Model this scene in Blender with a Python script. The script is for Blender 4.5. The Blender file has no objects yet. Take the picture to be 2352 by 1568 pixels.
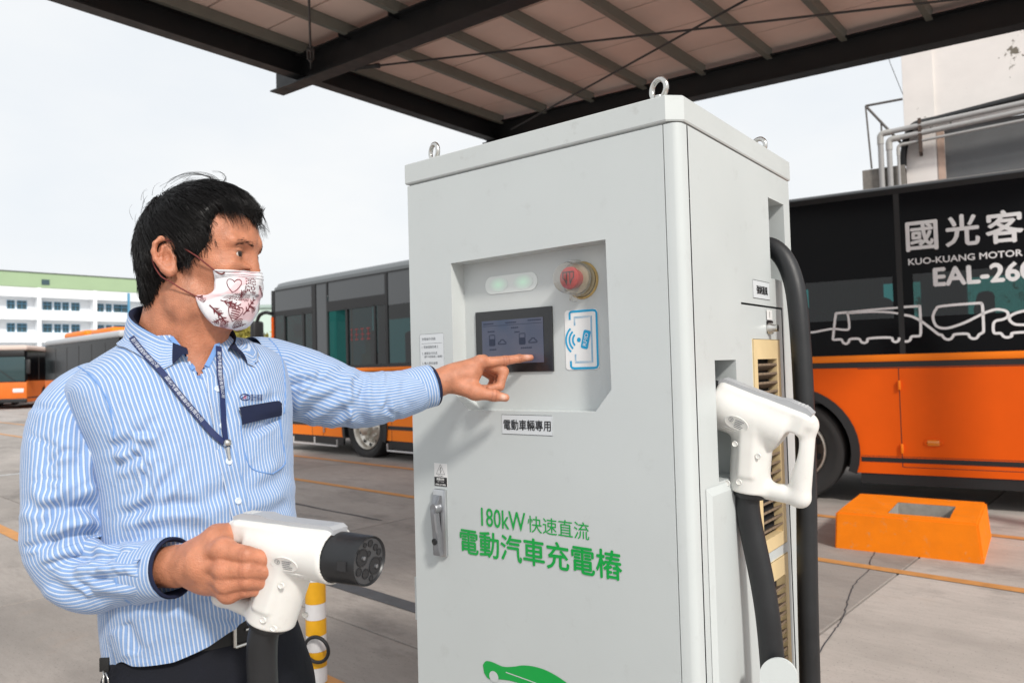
import bpy, bmesh, math, random
import numpy as np
from mathutils import Vector, Matrix, noise as mnoise

# ------------------------------------------------------------------ camera, sky, sun
SC = bpy.context.scene
COL = SC.collection
random.seed(7); RNG = np.random.default_rng(7)

FPX, CX, CY, EYE = 1700.0, 1176.0, 784.0, 1.4        # lens in units of a 2352 px wide frame
RHO, TH = math.atan(.027), math.atan(58/FPX)
cF = np.array([0, math.cos(TH), math.sin(TH)])
_R0 = np.array([1., 0, 0]); _U0 = np.cross(_R0, cF)
cR = math.cos(RHO)*_R0 - math.sin(RHO)*_U0
cU = math.cos(RHO)*_U0 + math.sin(RHO)*_R0
cO = np.array([0, 0, EYE])
def W(px, py, d): return cO + (cF + cR*(px-CX)/FPX - cU*(py-CY)/FPX)*d
def G(px, py, z=0.):
    r = cF + cR*(px-CX)/FPX - cU*(py-CY)/FPX
    return cO + r*((z-EYE)/r[2])
def PJ(p):
    q = np.asarray(p, float)-cO; d = q@cF
    return CX+FPX*(q@cR)/d, CY-FPX*(q@cU)/d

cam = bpy.data.cameras.new('camera'); cam_o = bpy.data.objects.new('camera', cam); COL.objects.link(cam_o)
cam.sensor_width = 36; cam.lens = 36*FPX/2352; cam.clip_start = .05; cam.clip_end = 2000
M = Matrix((( *cR,), (*cU,), (*(-cF),))).transposed().to_4x4(); M.translation = Vector(cO)
cam_o.matrix_world = M
cam.dof.use_dof = True; cam.dof.focus_distance = 1.45; cam.dof.aperture_fstop = 7.0
SC.camera = cam_o

SUN_TO = Vector((.36, -.74, .66)).normalized()
wd = bpy.data.worlds.new('World'); SC.world = wd; wd.use_nodes = True
nt = wd.node_tree; nt.nodes.clear()
def N(t, ty, **k):
    n = t.nodes.new(ty)
    for a, b in k.items():
        if a in n.inputs and not hasattr(n, a): n.inputs[a].default_value = b
        else: setattr(n, a, b)
    return n
sky = N(nt, 'ShaderNodeTexSky'); sky.sky_type = 'NISHITA'; sky.sun_disc = False
sky.sun_elevation = math.asin(SUN_TO.z); sky.sun_rotation = math.atan2(SUN_TO.x, SUN_TO.y)
sky.air_density = 1.0; sky.dust_density = 3.0
mul = N(nt, 'ShaderNodeMix', data_type='RGBA', blend_type='MULTIPLY'); mul.inputs[0].default_value = 1
mul.inputs[7].default_value = (.10, .10, .10, 1)
nt.links.new(sky.outputs[0], mul.inputs[6])
tc = N(nt, 'ShaderNodeTexCoord'); mp = N(nt, 'ShaderNodeMapping'); mp.inputs['Scale'].default_value = (1.2, 1.2, 2.6)
nt.links.new(tc.outputs['Generated'], mp.inputs[0])
cn = N(nt, 'ShaderNodeTexNoise'); cn.inputs['Scale'].default_value = 1.7; cn.inputs['Detail'].default_value = 5; cn.inputs['Roughness'].default_value = .55
nt.links.new(mp.outputs[0], cn.inputs['Vector'])
cr = N(nt, 'ShaderNodeValToRGB'); e = cr.color_ramp.elements
e[0].position = .32; e[0].color = (.86, .905, .95, 1); e[1].position = .68; e[1].color = (.98, .99, .99, 1)
nt.links.new(cn.outputs[0], cr.inputs[0])
mx = N(nt, 'ShaderNodeMix', data_type='RGBA'); mx.inputs[0].default_value = .93
nt.links.new(mul.outputs[2], mx.inputs[6]); nt.links.new(cr.outputs[0], mx.inputs[7])
bg = N(nt, 'ShaderNodeBackground'); bg.inputs[1].default_value = 1.03
nt.links.new(mx.outputs[2], bg.inputs[0])
wo = N(nt, 'ShaderNodeOutputWorld'); nt.links.new(bg.outputs[0], wo.inputs[0])

sl = bpy.data.lights.new('sun', 'SUN'); sl.energy = 3.1; sl.angle = math.radians(7); sl.color = (1, .955, .89)
so = bpy.data.objects.new('sun', sl); COL.objects.link(so)
so.rotation_euler = SUN_TO.to_track_quat('Z', 'Y').to_euler(); so.location = (3, -6, 9)
SC.view_settings.view_transform = 'Standard'; SC.view_settings.look = 'None'
SC.view_settings.exposure = 0.0; SC.view_settings.gamma = 1.0; SC.view_settings.use_curve_mapping = False
SC.cycles.max_bounces = 8; SC.cycles.transparent_max_bounces = 16

# ------------------------------------------------------------------ mesh helpers
class MB:
    def __init__(s): s.v = []; s.f = []; s.m = []; s.uv = None
    def add(s, vs, fs, mi=0):
        o = len(s.v); s.v += [tuple(map(float, p)) for p in vs]
        s.f += [tuple(i+o for i in f) for f in fs]; s.m += [mi]*len(fs); return s
    def box(s, x0, x1, y0, y1, z0, z1, mi=0, bev=0., seg=2):
        if x0 > x1: x0, x1 = x1, x0
        if y0 > y1: y0, y1 = y1, y0
        if z0 > z1: z0, z1 = z1, z0
        if bev <= 0:
            vs = [(x, y, z) for z in (z0, z1) for y in (y0, y1) for x in (x0, x1)]
            return s.add(vs, [(0,2,3,1),(4,5,7,6),(0,1,5,4),(2,6,7,3),(0,4,6,2),(1,3,7,5)], mi)
        bm = bmesh.new(); bmesh.ops.create_cube(bm, size=1)
        for v in bm.verts: v.co = Vector(((x0+x1)/2+v.co.x*(x1-x0), (y0+y1)/2+v.co.y*(y1-y0), (z0+z1)/2+v.co.z*(z1-z0)))
        bmesh.ops.bevel(bm, geom=list(bm.edges), offset=bev, segments=seg, profile=.5, affect='EDGES')
        return s.bm(bm, mi)
    def bm(s, bm, mi=0):
        bm.verts.ensure_lookup_table(); bm.verts.index_update()
        s.add([v.co for v in bm.verts], [[v.index for v in f.verts] for f in bm.faces], mi); bm.free(); return s
    def prism(s, poly, fn, d0, d1, mi=0):
        n = len(poly); vs = [fn(a, b, d0) for a, b in poly]+[fn(a, b, d1) for a, b in poly]
        fs = [tuple(range(n-1, -1, -1)), tuple(range(n, 2*n))]+[(i, (i+1) % n, n+(i+1) % n, n+i) for i in range(n)]
        return s.add(vs, fs, mi)
    def cyl(s, a, b, r0, r1=None, n=24, cap=True, mi=0):
        r1 = r0 if r1 is None else r1
        return s.tube([a, b], [r0, r1], n, cap, mi)
    def tube(s, pts, rs, n=12, cap=True, mi=0, closed=False):
        P = [Vector(p) for p in pts]; m = len(P)
        if not hasattr(rs, '__len__'): rs = [rs]*m
        T = []
        for i in range(m):
            if closed: t = P[(i+1) % m]-P[i-1]
            else: t = P[min(i+1, m-1)]-P[max(i-1, 0)]
            T.append(t.normalized())
        u = T[0].orthogonal().normalized(); vs = []
        for i in range(m):
            u = (u-T[i]*u.dot(T[i])).normalized(); w = T[i].cross(u)
            for k in range(n):
                a = 2*math.pi*k/n; vs.append(P[i]+(u*math.cos(a)+w*math.sin(a))*rs[i])
        fs = []
        for i in range(m if closed else m-1):
            j = (i+1) % m
            for k in range(n): fs.append((i*n+k, i*n+(k+1) % n, j*n+(k+1) % n, j*n+k))
        if cap and not closed: fs += [tuple(range(n-1, -1, -1)), tuple(range((m-1)*n, m*n))]
        return s.add(vs, fs, mi)
    def lathe(s, prof, o, ax, n=32, mi=0):
        """prof: (distance along axis, radius)"""
        o = Vector(o); ax = Vector(ax).normalized(); u = ax.orthogonal().normalized(); w = ax.cross(u)
        vs = [o+ax*h+(u*math.cos(2*math.pi*k/n)+w*math.sin(2*math.pi*k/n))*max(r, 1e-5) for h, r in prof for k in range(n)]
        fs = [(i*n+k, i*n+(k+1) % n, (i+1)*n+(k+1) % n, (i+1)*n+k) for i in range(len(prof)-1) for k in range(n)]
        return s.add(vs, fs, mi)
    def torus(s, c, ax, R, r, n=28, m=10, mi=0):
        c = Vector(c); ax = Vector(ax).normalized(); u = ax.orthogonal().normalized(); w = ax.cross(u)
        return s.tube([c+(u*math.cos(2*math.pi*k/n)+w*math.sin(2*math.pi*k/n))*R for k in range(n)], r, m, closed=True, mi=mi)
    def plate(s, x0, x1, z0, z1, holes, fn, mi=0):
        """flat sheet with rectangular holes (x0,x1,z0,z1)"""
        xs = sorted({x0, x1, *[h[0] for h in holes], *[h[1] for h in holes]}); zs = sorted({z0, z1, *[h[2] for h in holes], *[h[3] for h in holes]})
        idx = {}; vs = []; fs = []
        def vi(x, z):
            if (x, z) not in idx: idx[(x, z)] = len(vs); vs.append(fn(x, z))
            return idx[(x, z)]
        for i in range(len(xs)-1):
            for j in range(len(zs)-1):
                mx_, mz = (xs[i]+xs[i+1])/2, (zs[j]+zs[j+1])/2
                if any(h[0] < mx_ < h[1] and h[2] < mz < h[3] for h in holes): continue
                fs.append((vi(xs[i], zs[j]), vi(xs[i+1], zs[j]), vi(xs[i+1], zs[j+1]), vi(xs[i], zs[j+1])))
        return s.add(vs, fs, mi)
    def mesh(s, name, mats, smooth=None):
        me = bpy.data.meshes.new(name); me.from_pydata(s.v, [], s.f)
        for m_ in (mats if isinstance(mats, (list, tuple)) else [mats]): me.materials.append(m_)
        if any(s.m): me.polygons.foreach_set('material_index', s.m)
        if s.uv is not None:
            l = me.uv_layers.new(name='UVMap'); l.data.foreach_set('uv', np.asarray(s.uv, np.float32).ravel())
        if smooth is not None:
            me.polygons.foreach_set('use_smooth', [True]*len(me.polygons))
            if smooth < 180: me.set_sharp_from_angle(angle=math.radians(smooth))
        me.update(); return me

def link(name, me, parent=None):
    o = bpy.data.objects.new(name, me); COL.objects.link(o)
    if parent is not None: o.parent = parent
    return o
def part(th, name, mb, mats, smooth=35, label=None):
    o = link(name, mb.mesh(name, mats, smooth), th)
    if label: o['label'] = label
    return o
def tag(o, label, cat, group=None):
    o['label'] = label; o['category'] = cat
    if group: o['group'] = group
    return o
def thing(name, label, cat, loc=(0, 0, 0), rz=0., group=None):
    o = bpy.data.objects.new(name, None); COL.objects.link(o); o.empty_display_size = .1
    o.location = Vector(loc); o.rotation_euler = (0, 0, rz)
    return tag(o, label, cat, group)
def copy_part(o, parent, **tr):
    c = o.copy(); COL.objects.link(c); c.parent = parent
    for k, v in tr.items(): setattr(c, k, v)
    return c

_tc = {}
def glyphs(body, bold=0., res=3):
    key = (body, bold)
    if key in _tc: return _tc[key]
    cu = bpy.data.curves.new('t', 'FONT'); cu.body = body; cu.size = 1; cu.resolution_u = res; cu.offset = bold; cu.fill_mode = 'FRONT'
    ob = bpy.data.objects.new('t', cu); COL.objects.link(ob)
    me = bpy.data.meshes.new_from_object(ob.evaluated_get(bpy.context.evaluated_depsgraph_get()))
    v = np.array([p.co[:2] for p in me.vertices]).reshape(-1, 2); f = [tuple(p.vertices) for p in me.polygons]
    bpy.data.objects.remove(ob); bpy.data.curves.remove(cu); bpy.data.meshes.remove(me)
    _tc[key] = (v, f); return v, f
def text(mb, body, x0, x1, z0, z1, fn, bold=0., mi=0, rot=0.):
    """lettering fitted into a box of a surface; fn maps (x, z) to 3D"""
    v, f = glyphs(body)
    lo, hi = v.min(0), v.max(0); q = (v-lo)/(hi-lo)
    nb = bold*(z1-z0)*1.1; sh = [(0, 0)] if not bold else [(-nb, 0), (nb, 0), (0, nb), (0, -nb)]
    o_, a_, b_ = (Vector(fn(x0, z0)), Vector(fn(x1, z0)), Vector(fn(x0, z1))); nv = (a_-o_).cross(b_-o_).normalized()
    for k, (sx, sz) in enumerate(sh):
        mb.add([Vector(fn(x0+(x1-x0)*a+sx, z0+(z1-z0)*b+sz))+nv*(k*.00012) for a, b in q], f, mi)
    return mb
def stroke(mb, pts, w, fn, mi=0, closed=False):
    """flat ribbon of width w along 2D points"""
    P = [np.array(p, float) for p in pts]; n = len(P); L, R = [], []
    for i in range(n):
        a = P[(i-1) % n] if closed or i > 0 else P[i]; b = P[(i+1) % n] if closed or i < n-1 else P[i]
        t = b-a; t /= (np.linalg.norm(t)+1e-9); m_ = np.array([-t[1], t[0]])*w/2
        L.append(P[i]+m_); R.append(P[i]-m_)
    vs = [fn(*p) for p in L]+[fn(*p) for p in R]
    fs = [(n+i, n+(i+1) % n, (i+1) % n, i) for i in range(n if closed else n-1)]
    return mb.add(vs, fs, mi)
def smoothline(pts, k=6, closed=False):
    P = [np.array(p, float) for p in pts]; n = len(P); out = []
    for i in range(n if closed else n-1):
        p0, p1, p2, p3 = (P[(i-1) % n], P[i], P[(i+1) % n], P[(i+2) % n]) if closed else (P[max(i-1, 0)], P[i], P[i+1], P[min(i+2, n-1)])
        for j in range(k):
            t = j/k; out.append(.5*((2*p1)+(-p0+p2)*t+(2*p0-5*p1+4*p2-p3)*t*t+(-p0+3*p1-3*p2+p3)*t**3))
    if not closed: out.append(P[-1])
    return out
def arc(cx, cy, r, a0, a1, n=16):
    return [(cx+r*math.cos(math.radians(a0+(a1-a0)*i/n)), cy+r*math.sin(math.radians(a0+(a1-a0)*i/n))) for i in range(n+1)]
def rrect(x0, x1, z0, z1, r, n=6):
    return arc(x1-r, z1-r, r, 0, 90, n)+arc(x0+r, z1-r, r, 90, 180, n)+arc(x0+r, z0+r, r, 180, 270, n)+arc(x1-r, z0+r, r, 270, 360, n)

# ------------------------------------------------------------------ materials
def mat(name, col, rough=.5, metal=0., var=.0, vscale=8., bump=0., bscale=60., coat=0., spec=.5, dirt=None, dscale=3., damt=.0, emis=None, estr=0., sss=0., coord='Object'):
    m = bpy.data.materials.new(name); m.use_nodes = True; t = m.node_tree; b = t.nodes['Principled BSDF']
    b.inputs['Base Color'].default_value = (*col, 1); b.inputs['Roughness'].default_value = rough; b.inputs['Metallic'].default_value = metal
    b.inputs['Coat Weight'].default_value = coat; b.inputs['Coat Roughness'].default_value = .08; b.inputs['Specular IOR Level'].default_value = spec
    if sss: b.inputs['Subsurface Weight'].default_value = sss; b.inputs['Subsurface Radius'].default_value = (.9, .35, .2); b.inputs['Subsurface Scale'].default_value = .006
    if emis: b.inputs['Emission Color'].default_value = (*emis, 1); b.inputs['Emission Strength'].default_value = estr
    c = N(t, 'ShaderNodeTexCoord'); src = None
    if var > 0:
        n = N(t, 'ShaderNodeTexNoise'); n.inputs['Scale'].default_value = vscale; n.inputs['Detail'].default_value = 6; n.inputs['Roughness'].default_value = .6
        t.links.new(c.outputs[coord], n.inputs['Vector'])
        r = N(t, 'ShaderNodeMapRange'); r.inputs[3].default_value = 1-var; r.inputs[4].default_value = 1+var; r.inputs[1].default_value = .25; r.inputs[2].default_value = .75
        t.links.new(n.outputs[0], r.inputs[0])
        x = N(t, 'ShaderNodeMix', data_type='RGBA', blend_type='MULTIPLY'); x.inputs[0].default_value = 1; x.inputs[6].default_value = (*col, 1)
        t.links.new(r.outputs[0], x.inputs[7]); src = x.outputs[2]
        r2 = N(t, 'ShaderNodeMapRange'); r2.inputs[1].default_value = .3; r2.inputs[2].default_value = .7; r2.inputs[3].default_value = max(rough-.06, .02); r2.inputs[4].default_value = min(rough+.1, 1)
        t.links.new(n.outputs[0], r2.inputs[0]); t.links.new(r2.outputs[0], b.inputs['Roughness'])
    if dirt:
        n = N(t, 'ShaderNodeTexNoise'); n.inputs['Scale'].default_value = dscale; n.inputs['Detail'].default_value = 10; n.inputs['Roughness'].default_value = .72
        t.links.new(c.outputs[coord], n.inputs['Vector'])
        r = N(t, 'ShaderNodeMapRange'); r.inputs[1].default_value = .58; r.inputs[2].default_value = .72; r.inputs[4].default_value = damt
        t.links.new(n.outputs[0], r.inputs[0])
        x = N(t, 'ShaderNodeMix', data_type='RGBA'); x.inputs[7].default_value = (*dirt, 1); t.links.new(r.outputs[0], x.inputs[0])
        if src: t.links.new(src, x.inputs[6])
        else: x.inputs[6].default_value = (*col, 1)
        src = x.outputs[2]
    if src: t.links.new(src, b.inputs['Base Color'])
    if bump > 0:
        n = N(t, 'ShaderNodeTexNoise'); n.inputs['Scale'].default_value = bscale; n.inputs['Detail'].default_value = 4
        t.links.new(c.outputs[coord], n.inputs['Vector'])
        bp = N(t, 'ShaderNodeBump'); bp.inputs['Strength'].default_value = bump; bp.inputs['Distance'].default_value = .002
        t.links.new(n.outputs[0], bp.inputs['Height']); t.links.new(bp.outputs[0], b.inputs['Normal'])
    return m
def glass(name, tint, rough=.02, opac=.0, refl=1.0):
    """thin tinted pane: straight-through tint under a mirror coat"""
    m = bpy.data.materials.new(name); m.use_nodes = True; t = m.node_tree; t.nodes.clear()
    o = N(t, 'ShaderNodeOutputMaterial'); tr = N(t, 'ShaderNodeBsdfTransparent'); tr.inputs[0].default_value = (*tint, 1)
    gl = N(t, 'ShaderNodeBsdfGlossy'); gl.inputs['Roughness'].default_value = rough; gl.inputs[0].default_value = (refl, refl, refl, 1)
    fr = N(t, 'ShaderNodeFresnel'); fr.inputs[0].default_value = 1.5
    x = N(t, 'ShaderNodeMixShader'); t.links.new(fr.outputs[0], x.inputs[0]); t.links.new(tr.outputs[0], x.inputs[1]); t.links.new(gl.outputs[0], x.inputs[2])
    t.links.new(x.outputs[0], o.inputs[0]); return m

m_cab = mat('cabinet paint', (.55, .584, .582), .42, var=.035, vscale=2.2, bump=.10, bscale=420, dirt=(.40, .41, .40), dscale=17, damt=.30)
m_cabin = mat('pocket paint', (.555, .584, .578), .45, var=.03, vscale=5, bump=.08, bscale=420, dirt=(.44, .44, .42), dscale=14, damt=.22)
m_lid = mat('lid paint', (.545, .576, .572), .42, var=.04, vscale=3, bump=.08, bscale=420, dirt=(.36, .36, .34), dscale=22, damt=.45)
m_dark = mat('dark gap', (.02, .02, .022), .8)
m_blackplastic = mat('black plastic', (.012, .013, .015), .38, var=.15, vscale=30)
m_rubber = mat('black rubber', (.013, .014, .016), .46, var=.25, vscale=14, bump=.12, bscale=300)
m_steel = mat('zinc steel', (.62, .61, .58), .26, 1., var=.12, vscale=30)
m_alu = mat('satin alloy', (.58, .59, .60), .34, 1., var=.06, vscale=20)
m_darkalu = mat('grey lever', (.30, .31, .33), .38, .8, var=.06, vscale=25)
m_whiteplastic = mat('white plastic', (.74, .73, .70), .34, var=.04, vscale=22, dirt=(.55, .52, .47), dscale=26, damt=.35, sss=.05)
m_leverplastic = mat('grey lever plastic', (.40, .41, .43), .4, var=.05, vscale=30, dirt=(.2, .2, .2), dscale=60, damt=.5)
m_green = mat('green vinyl', (.005, .36, .06), .4)
m_ink = mat('black print', (.012, .012, .014), .5)
m_greyink = mat('grey print', (.16, .17, .19), .5)
m_label = mat('label sticker', (.66, .69, .71), .35)
m_white = mat('white sticker', (.80, .80, .79), .35)
m_blue = mat('blue print', (.005, .34, .62), .4)
m_bezel = mat('screen bezel', (.008, .009, .011), .3, coat=.5)
m_yellow = mat('yellow louvre plastic', (.70, .54, .30), .5, var=.06, vscale=20)
m_filter = mat('dusty filter slat', (.19, .135, .09), .9, var=.4, vscale=160, bump=.6, bscale=500)
m_whiteprint = mat('white vinyl', (.78, .78, .80), .45)
m_tan = mat('old sealant', (.52, .36, .14), .6, var=.3, vscale=80)
# ------------------------------------------------------------------ ground
A42 = math.radians(-42.5)
ga = np.array([math.cos(A42), math.sin(A42)]); gb = np.array([-ga[1], ga[0]])
def gp(u, v, z=0.): return (ga[0]*u+gb[0]*v, ga[1]*u+gb[1]*v, z)

def concrete():
    m = bpy.data.materials.new('worn concrete'); m.use_nodes = True; t = m.node_tree; b = t.nodes['Principled BSDF']
    b.inputs['Roughness'].default_value = .82; b.inputs['Specular IOR Level'].default_value = .35
    geo = N(t, 'ShaderNodeNewGeometry')
    rot = N(t, 'ShaderNodeMapping'); rot.inputs['Rotation'].default_value = (0, 0, -A42)
    t.links.new(geo.outputs['Position'], rot.inputs[0])
    def noise(scale, stretch=(1, 1, 1), det=8, rough=.62, off=0):
        mp_ = N(t, 'ShaderNodeMapping'); mp_.inputs['Scale'].default_value = stretch; mp_.inputs['Location'].default_value = (off, off, 0)
        t.links.new(rot.outputs[0], mp_.inputs[0]); n = N(t, 'ShaderNodeTexNoise'); n.inputs['Scale'].default_value = scale; n.inputs['Detail'].default_value = det; n.inputs['Roughness'].default_value = rough
        t.links.new(mp_.outputs[0], n.inputs['Vector']); return n.outputs[0]
    def ramp(src, a, b_, lo, hi):
        r = N(t, 'ShaderNodeMapRange'); r.inputs[1].default_value = a; r.inputs[2].default_value = b_; r.inputs[3].default_value = lo; r.inputs[4].default_value = hi
        t.links.new(src, r.inputs[0]); return r.outputs[0]
    def mixc(fac, a, b_, bt='MIX'):
        x = N(t, 'ShaderNodeMix', data_type='RGBA', blend_type=bt)
        for k, s_ in ((0, fac), (6, a), (7, b_)):
            if isinstance(s_, (tuple, float, int)): x.inputs[k].default_value = s_
            else: t.links.new(s_, x.inputs[k])
        return x.outputs[2]
    base = mixc(ramp(noise(.55, det=5), .35, .68, 0, 1), (.36, .338, .32, 1), (.52, .485, .46, 1))
    base = mixc(ramp(noise(3.0, (.34, 1, 1), off=3), .50, .78, 0, .6), base, (.25, .233, .22, 1))        # brushed streaks along the lanes
    base = mixc(ramp(noise(34, (.22, 1, 1), det=7, off=9), .42, .68, 0, .36), base, (.32, .298, .28, 1))   # broom texture
    base = mixc(ramp(noise(1.3, (.6, 1, 1), det=12, rough=.72, off=17), .54, .74, 0, .75), base, (.105, .10, .096, 1))   # oil and tyre stains
    base = mixc(ramp(noise(75, det=3, off=5), .60, .72, 0, .6), base, (.10, .095, .09, 1))                # specks
    base = mixc(ramp(noise(2.4, det=6, off=31), .6, .8, 0, .35), base, (.46, .36, .29, 1))                # rust wash
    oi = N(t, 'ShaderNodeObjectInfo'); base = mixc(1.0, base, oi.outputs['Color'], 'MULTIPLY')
    t.links.new(base, b.inputs['Base Color'])
    bp = N(t, 'ShaderNodeBump'); bp.inputs['Strength'].default_value = .5; bp.inputs['Distance'].default_value = .004
    t.links.new(noise(70, (.3, 1, 1), det=6), bp.inputs['Height']); t.links.new(bp.outputs[0], b.inputs['Normal'])
    return m
m_conc = concrete()
m_paint = mat('worn orange line paint', (.56, .26, .08), .7, var=.18, vscale=9, dirt=(.30, .22, .15), dscale=7, damt=.75, bump=.3, bscale=120)
m_paintw = mat('worn white line paint', (.55, .56, .57), .7, var=.2, vscale=9, dirt=(.3, .29, .28), dscale=6, damt=.7)
m_tar = mat('tar strip', (.055, .058, .066), .7, var=.3, vscale=12, dirt=(.13, .13, .13), dscale=9, damt=.5)

gr = link('ground', MB().add([(-700, -700, -.014), (700, -700, -.014), (700, 700, -.014), (-700, 700, -.014)], [(0, 1, 2, 3)]).mesh('ground', m_conc))
gr['kind'] = 'structure'; gr['label'] = 'worn grey concrete bus yard floor with slab joints'
SL, GAPJ = 4.05, .013
U0j = float(np.dot((-1.377, 6.638), ga)); V0j = float(np.dot((-1.115, 4.331), gb))
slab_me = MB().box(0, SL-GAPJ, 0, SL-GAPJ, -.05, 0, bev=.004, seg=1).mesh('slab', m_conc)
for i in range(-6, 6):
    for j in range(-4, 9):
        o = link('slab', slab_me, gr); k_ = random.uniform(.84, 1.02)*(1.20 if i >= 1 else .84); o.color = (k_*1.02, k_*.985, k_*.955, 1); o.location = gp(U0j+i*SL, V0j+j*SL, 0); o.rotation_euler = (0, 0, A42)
def gstrip(name, u0, u1, v, w, m, z=.004, wob=.006):
    n = max(2, int((u1-u0)/.25)); mb = MB(); L, R = [], []
    for k in range(n+1):
        u = u0+(u1-u0)*k/n
        L.append(gp(u, v+w/2+wob*(mnoise.noise((u*2.1, v, 0))), z)); R.append(gp(u, v-w/2+wob*(mnoise.noise((u*2.1, v, 9))), z))
    mb.add(L+R, [(n+1+k, n+2+k, k+1, k) for k in range(n)])
    return part(gr, name, mb, m, None)
gstrip('painted_line', -32, 9, 6.73, .10, m_paint)
gstrip('painted_line', -24, 9, 5.26, .10, m_paint)
gstrip('painted_line', -18, 6, 1.90, .11, m_paint)
gstrip('tar_strip', -6, -2.6, 2.83, .12, m_tar)
gstrip('tar_strip', -9.2, -5.62, 4.28, .025, m_tar, wob=.03)
mbw = MB(); q = [(-13.05, 2.2), (-12.95, 2.2), (-12.95, 6.6), (-13.05, 6.6)]
mbw.add([gp(u, v, .0042) for u, v in q], [(0, 1, 2, 3)]); part(gr, 'painted_line', mbw, m_paintw, None)
# crack with a sealed band on the right
ck = smoothline([(2.62, 5.45), (2.41, 5.12), (2.33, 4.95), (2.10, 4.66), (1.93, 4.38), (1.75, 4.05), (1.62, 3.86), (1.38, 3.5), (1.2, 3.1)], 8)
ck = [(p[0]+.007*mnoise.noise((k*.9, 0, 0)), p[1]+.007*mnoise.noise((0, k*.9, 3))) for k, p in enumerate(ck)]
part(gr, 'crack', stroke(MB(), ck, .006, lambda x, y: (x, y, .0035)), m_tar, None)

# ------------------------------------------------------------------ charging cabinet
CABW, CABD, CABH = .715, .63, 1.9
cabL = Vector((-.245, 1.792, 0)); CABR = math.radians(-37.9)
cab = thing('charging_cabinet', 'tall pale grey electric vehicle charging cabinet with touch screen and green lettering', 'charger', cabL, CABR)
def FP(u, z, out=0.): return (u, -out, z)              # front surface
def SP(v, z, out=0.): return (CABW+out, v, z)          # right side surface
PK = [(.137, 1.643), (.137, 1.345), (.181, 1.304), (.515, 1.305), (.554, 1.35), (.551, 1.646)]   # screen pocket outline, counter-clockwise from top left
PDEP = .045
d = MB()
zb, zt, uR = .10, 1.8455, .681
d.add([FP(0, zb), FP(.137, zb), FP(.137, zt), FP(0, zt)], [(0, 1, 2, 3)])
d.add([FP(.554, zb), FP(uR, zb), FP(uR, zt), FP(.554, zt)], [(0, 1, 2, 3)])
d.add([FP(.137, 1.643), FP(.551, 1.646), FP(.554, 1.646), FP(.554, zt), FP(.137, zt)], [(0, 1, 2, 3, 4)])
d.add([FP(.137, zb), FP(.554, zb), FP(.554, 1.35), FP(.515, 1.305), FP(.181, 1.304), FP(.137, 1.345)], [(0, 1, 2, 3, 4, 5)])
d.add([FP(.554, 1.35), FP(.554, 1.646), FP(.551, 1.646)], [(0, 1, 2)])
for a, b in (((0, zb), (0, zt)), ((0, zt), (uR, zt)), ((uR, zt), (uR, zb))):   # folded sheet edges
    d.add([FP(*a), FP(*b), FP(*b, -.02), FP(*a, -.02)], [(0, 1, 2, 3)])
part(cab, 'front_door', d, m_cab, None)
d = MB(); n = len(PK)
for i in range(n): d.add([FP(*PK[i]), FP(*PK[(i+1) % n]), FP(*PK[(i+1) % n], -PDEP), FP(*PK[i], -PDEP)], [(0, 3, 2, 1)])
d.add([FP(*p, -PDEP) for p in PK], [tuple(range(n))])
part(cab, 'screen_pocket', d, m_cabin, None)
# rounded corner post, other walls
d = MB(); prof = [(uR+.002, .0005)]+[(CABW-.022+.0215*math.sin(a), .022-.0215*math.cos(a)) for a in np.linspace(.3, 1.25, 7)]+[(CABW-.0005, .033), (CABW-.012, .0335), (CABW-.012, .0365)]
prof = [(uR+.001, .012)]+prof
d.add([(x, y, zz) for zz in (zb, zt) for x, y in prof], [(i, i+1, len(prof)+i+1, len(prof)+i) for i in range(len(prof)-1)])
part(cab, 'corner_post', d, m_cab, 40)
SLOT = (.473, .585, 1.59, 1.781); REC = (.125, .236, 1.165, 1.402); PAN = (.277, .545, .30, 1.524)
d = MB(); d.plate(.0365, CABD, zb, zt, [SLOT, REC, PAN], lambda v, z: SP(v, z, 0))
for (a, b, c, e_), dep in ((SLOT, .16), (REC, .13)):
    for (p, q_) in (((a, c), (b, c)), ((b, c), (b, e_)), ((b, e_), (a, e_)), ((a, e_), (a, c))):
        d.add([SP(*p), SP(*q_), SP(*q_, -dep), SP(*p, -dep)], [(0, 3, 2, 1)])
    d.add([SP(a, c, -dep), SP(b, c, -dep), SP(b, e_, -dep), SP(a, e_, -dep)], [(0, 1, 2, 3)])
d.add([SP(PAN[0], PAN[2], -.04), SP(PAN[1], PAN[2], -.04), SP(PAN[1], PAN[3], -.04), SP(PAN[0], PAN[3], -.04)], [(0, 1, 2, 3)])
part(cab, 'side_panel', d, m_cab, None)
d = MB(); d.box(.012, CABW-.012, CABD-.002, CABD, zb, zt); d.box(.0, .012, .03, CABD, zb, zt); part(cab, 'rear_wall', d, m_cab, None)
part(cab, 'plinth', MB().box(.01, CABW-.01, .012, CABD-.01, 0, zb-.001), m_dark, None)
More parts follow.
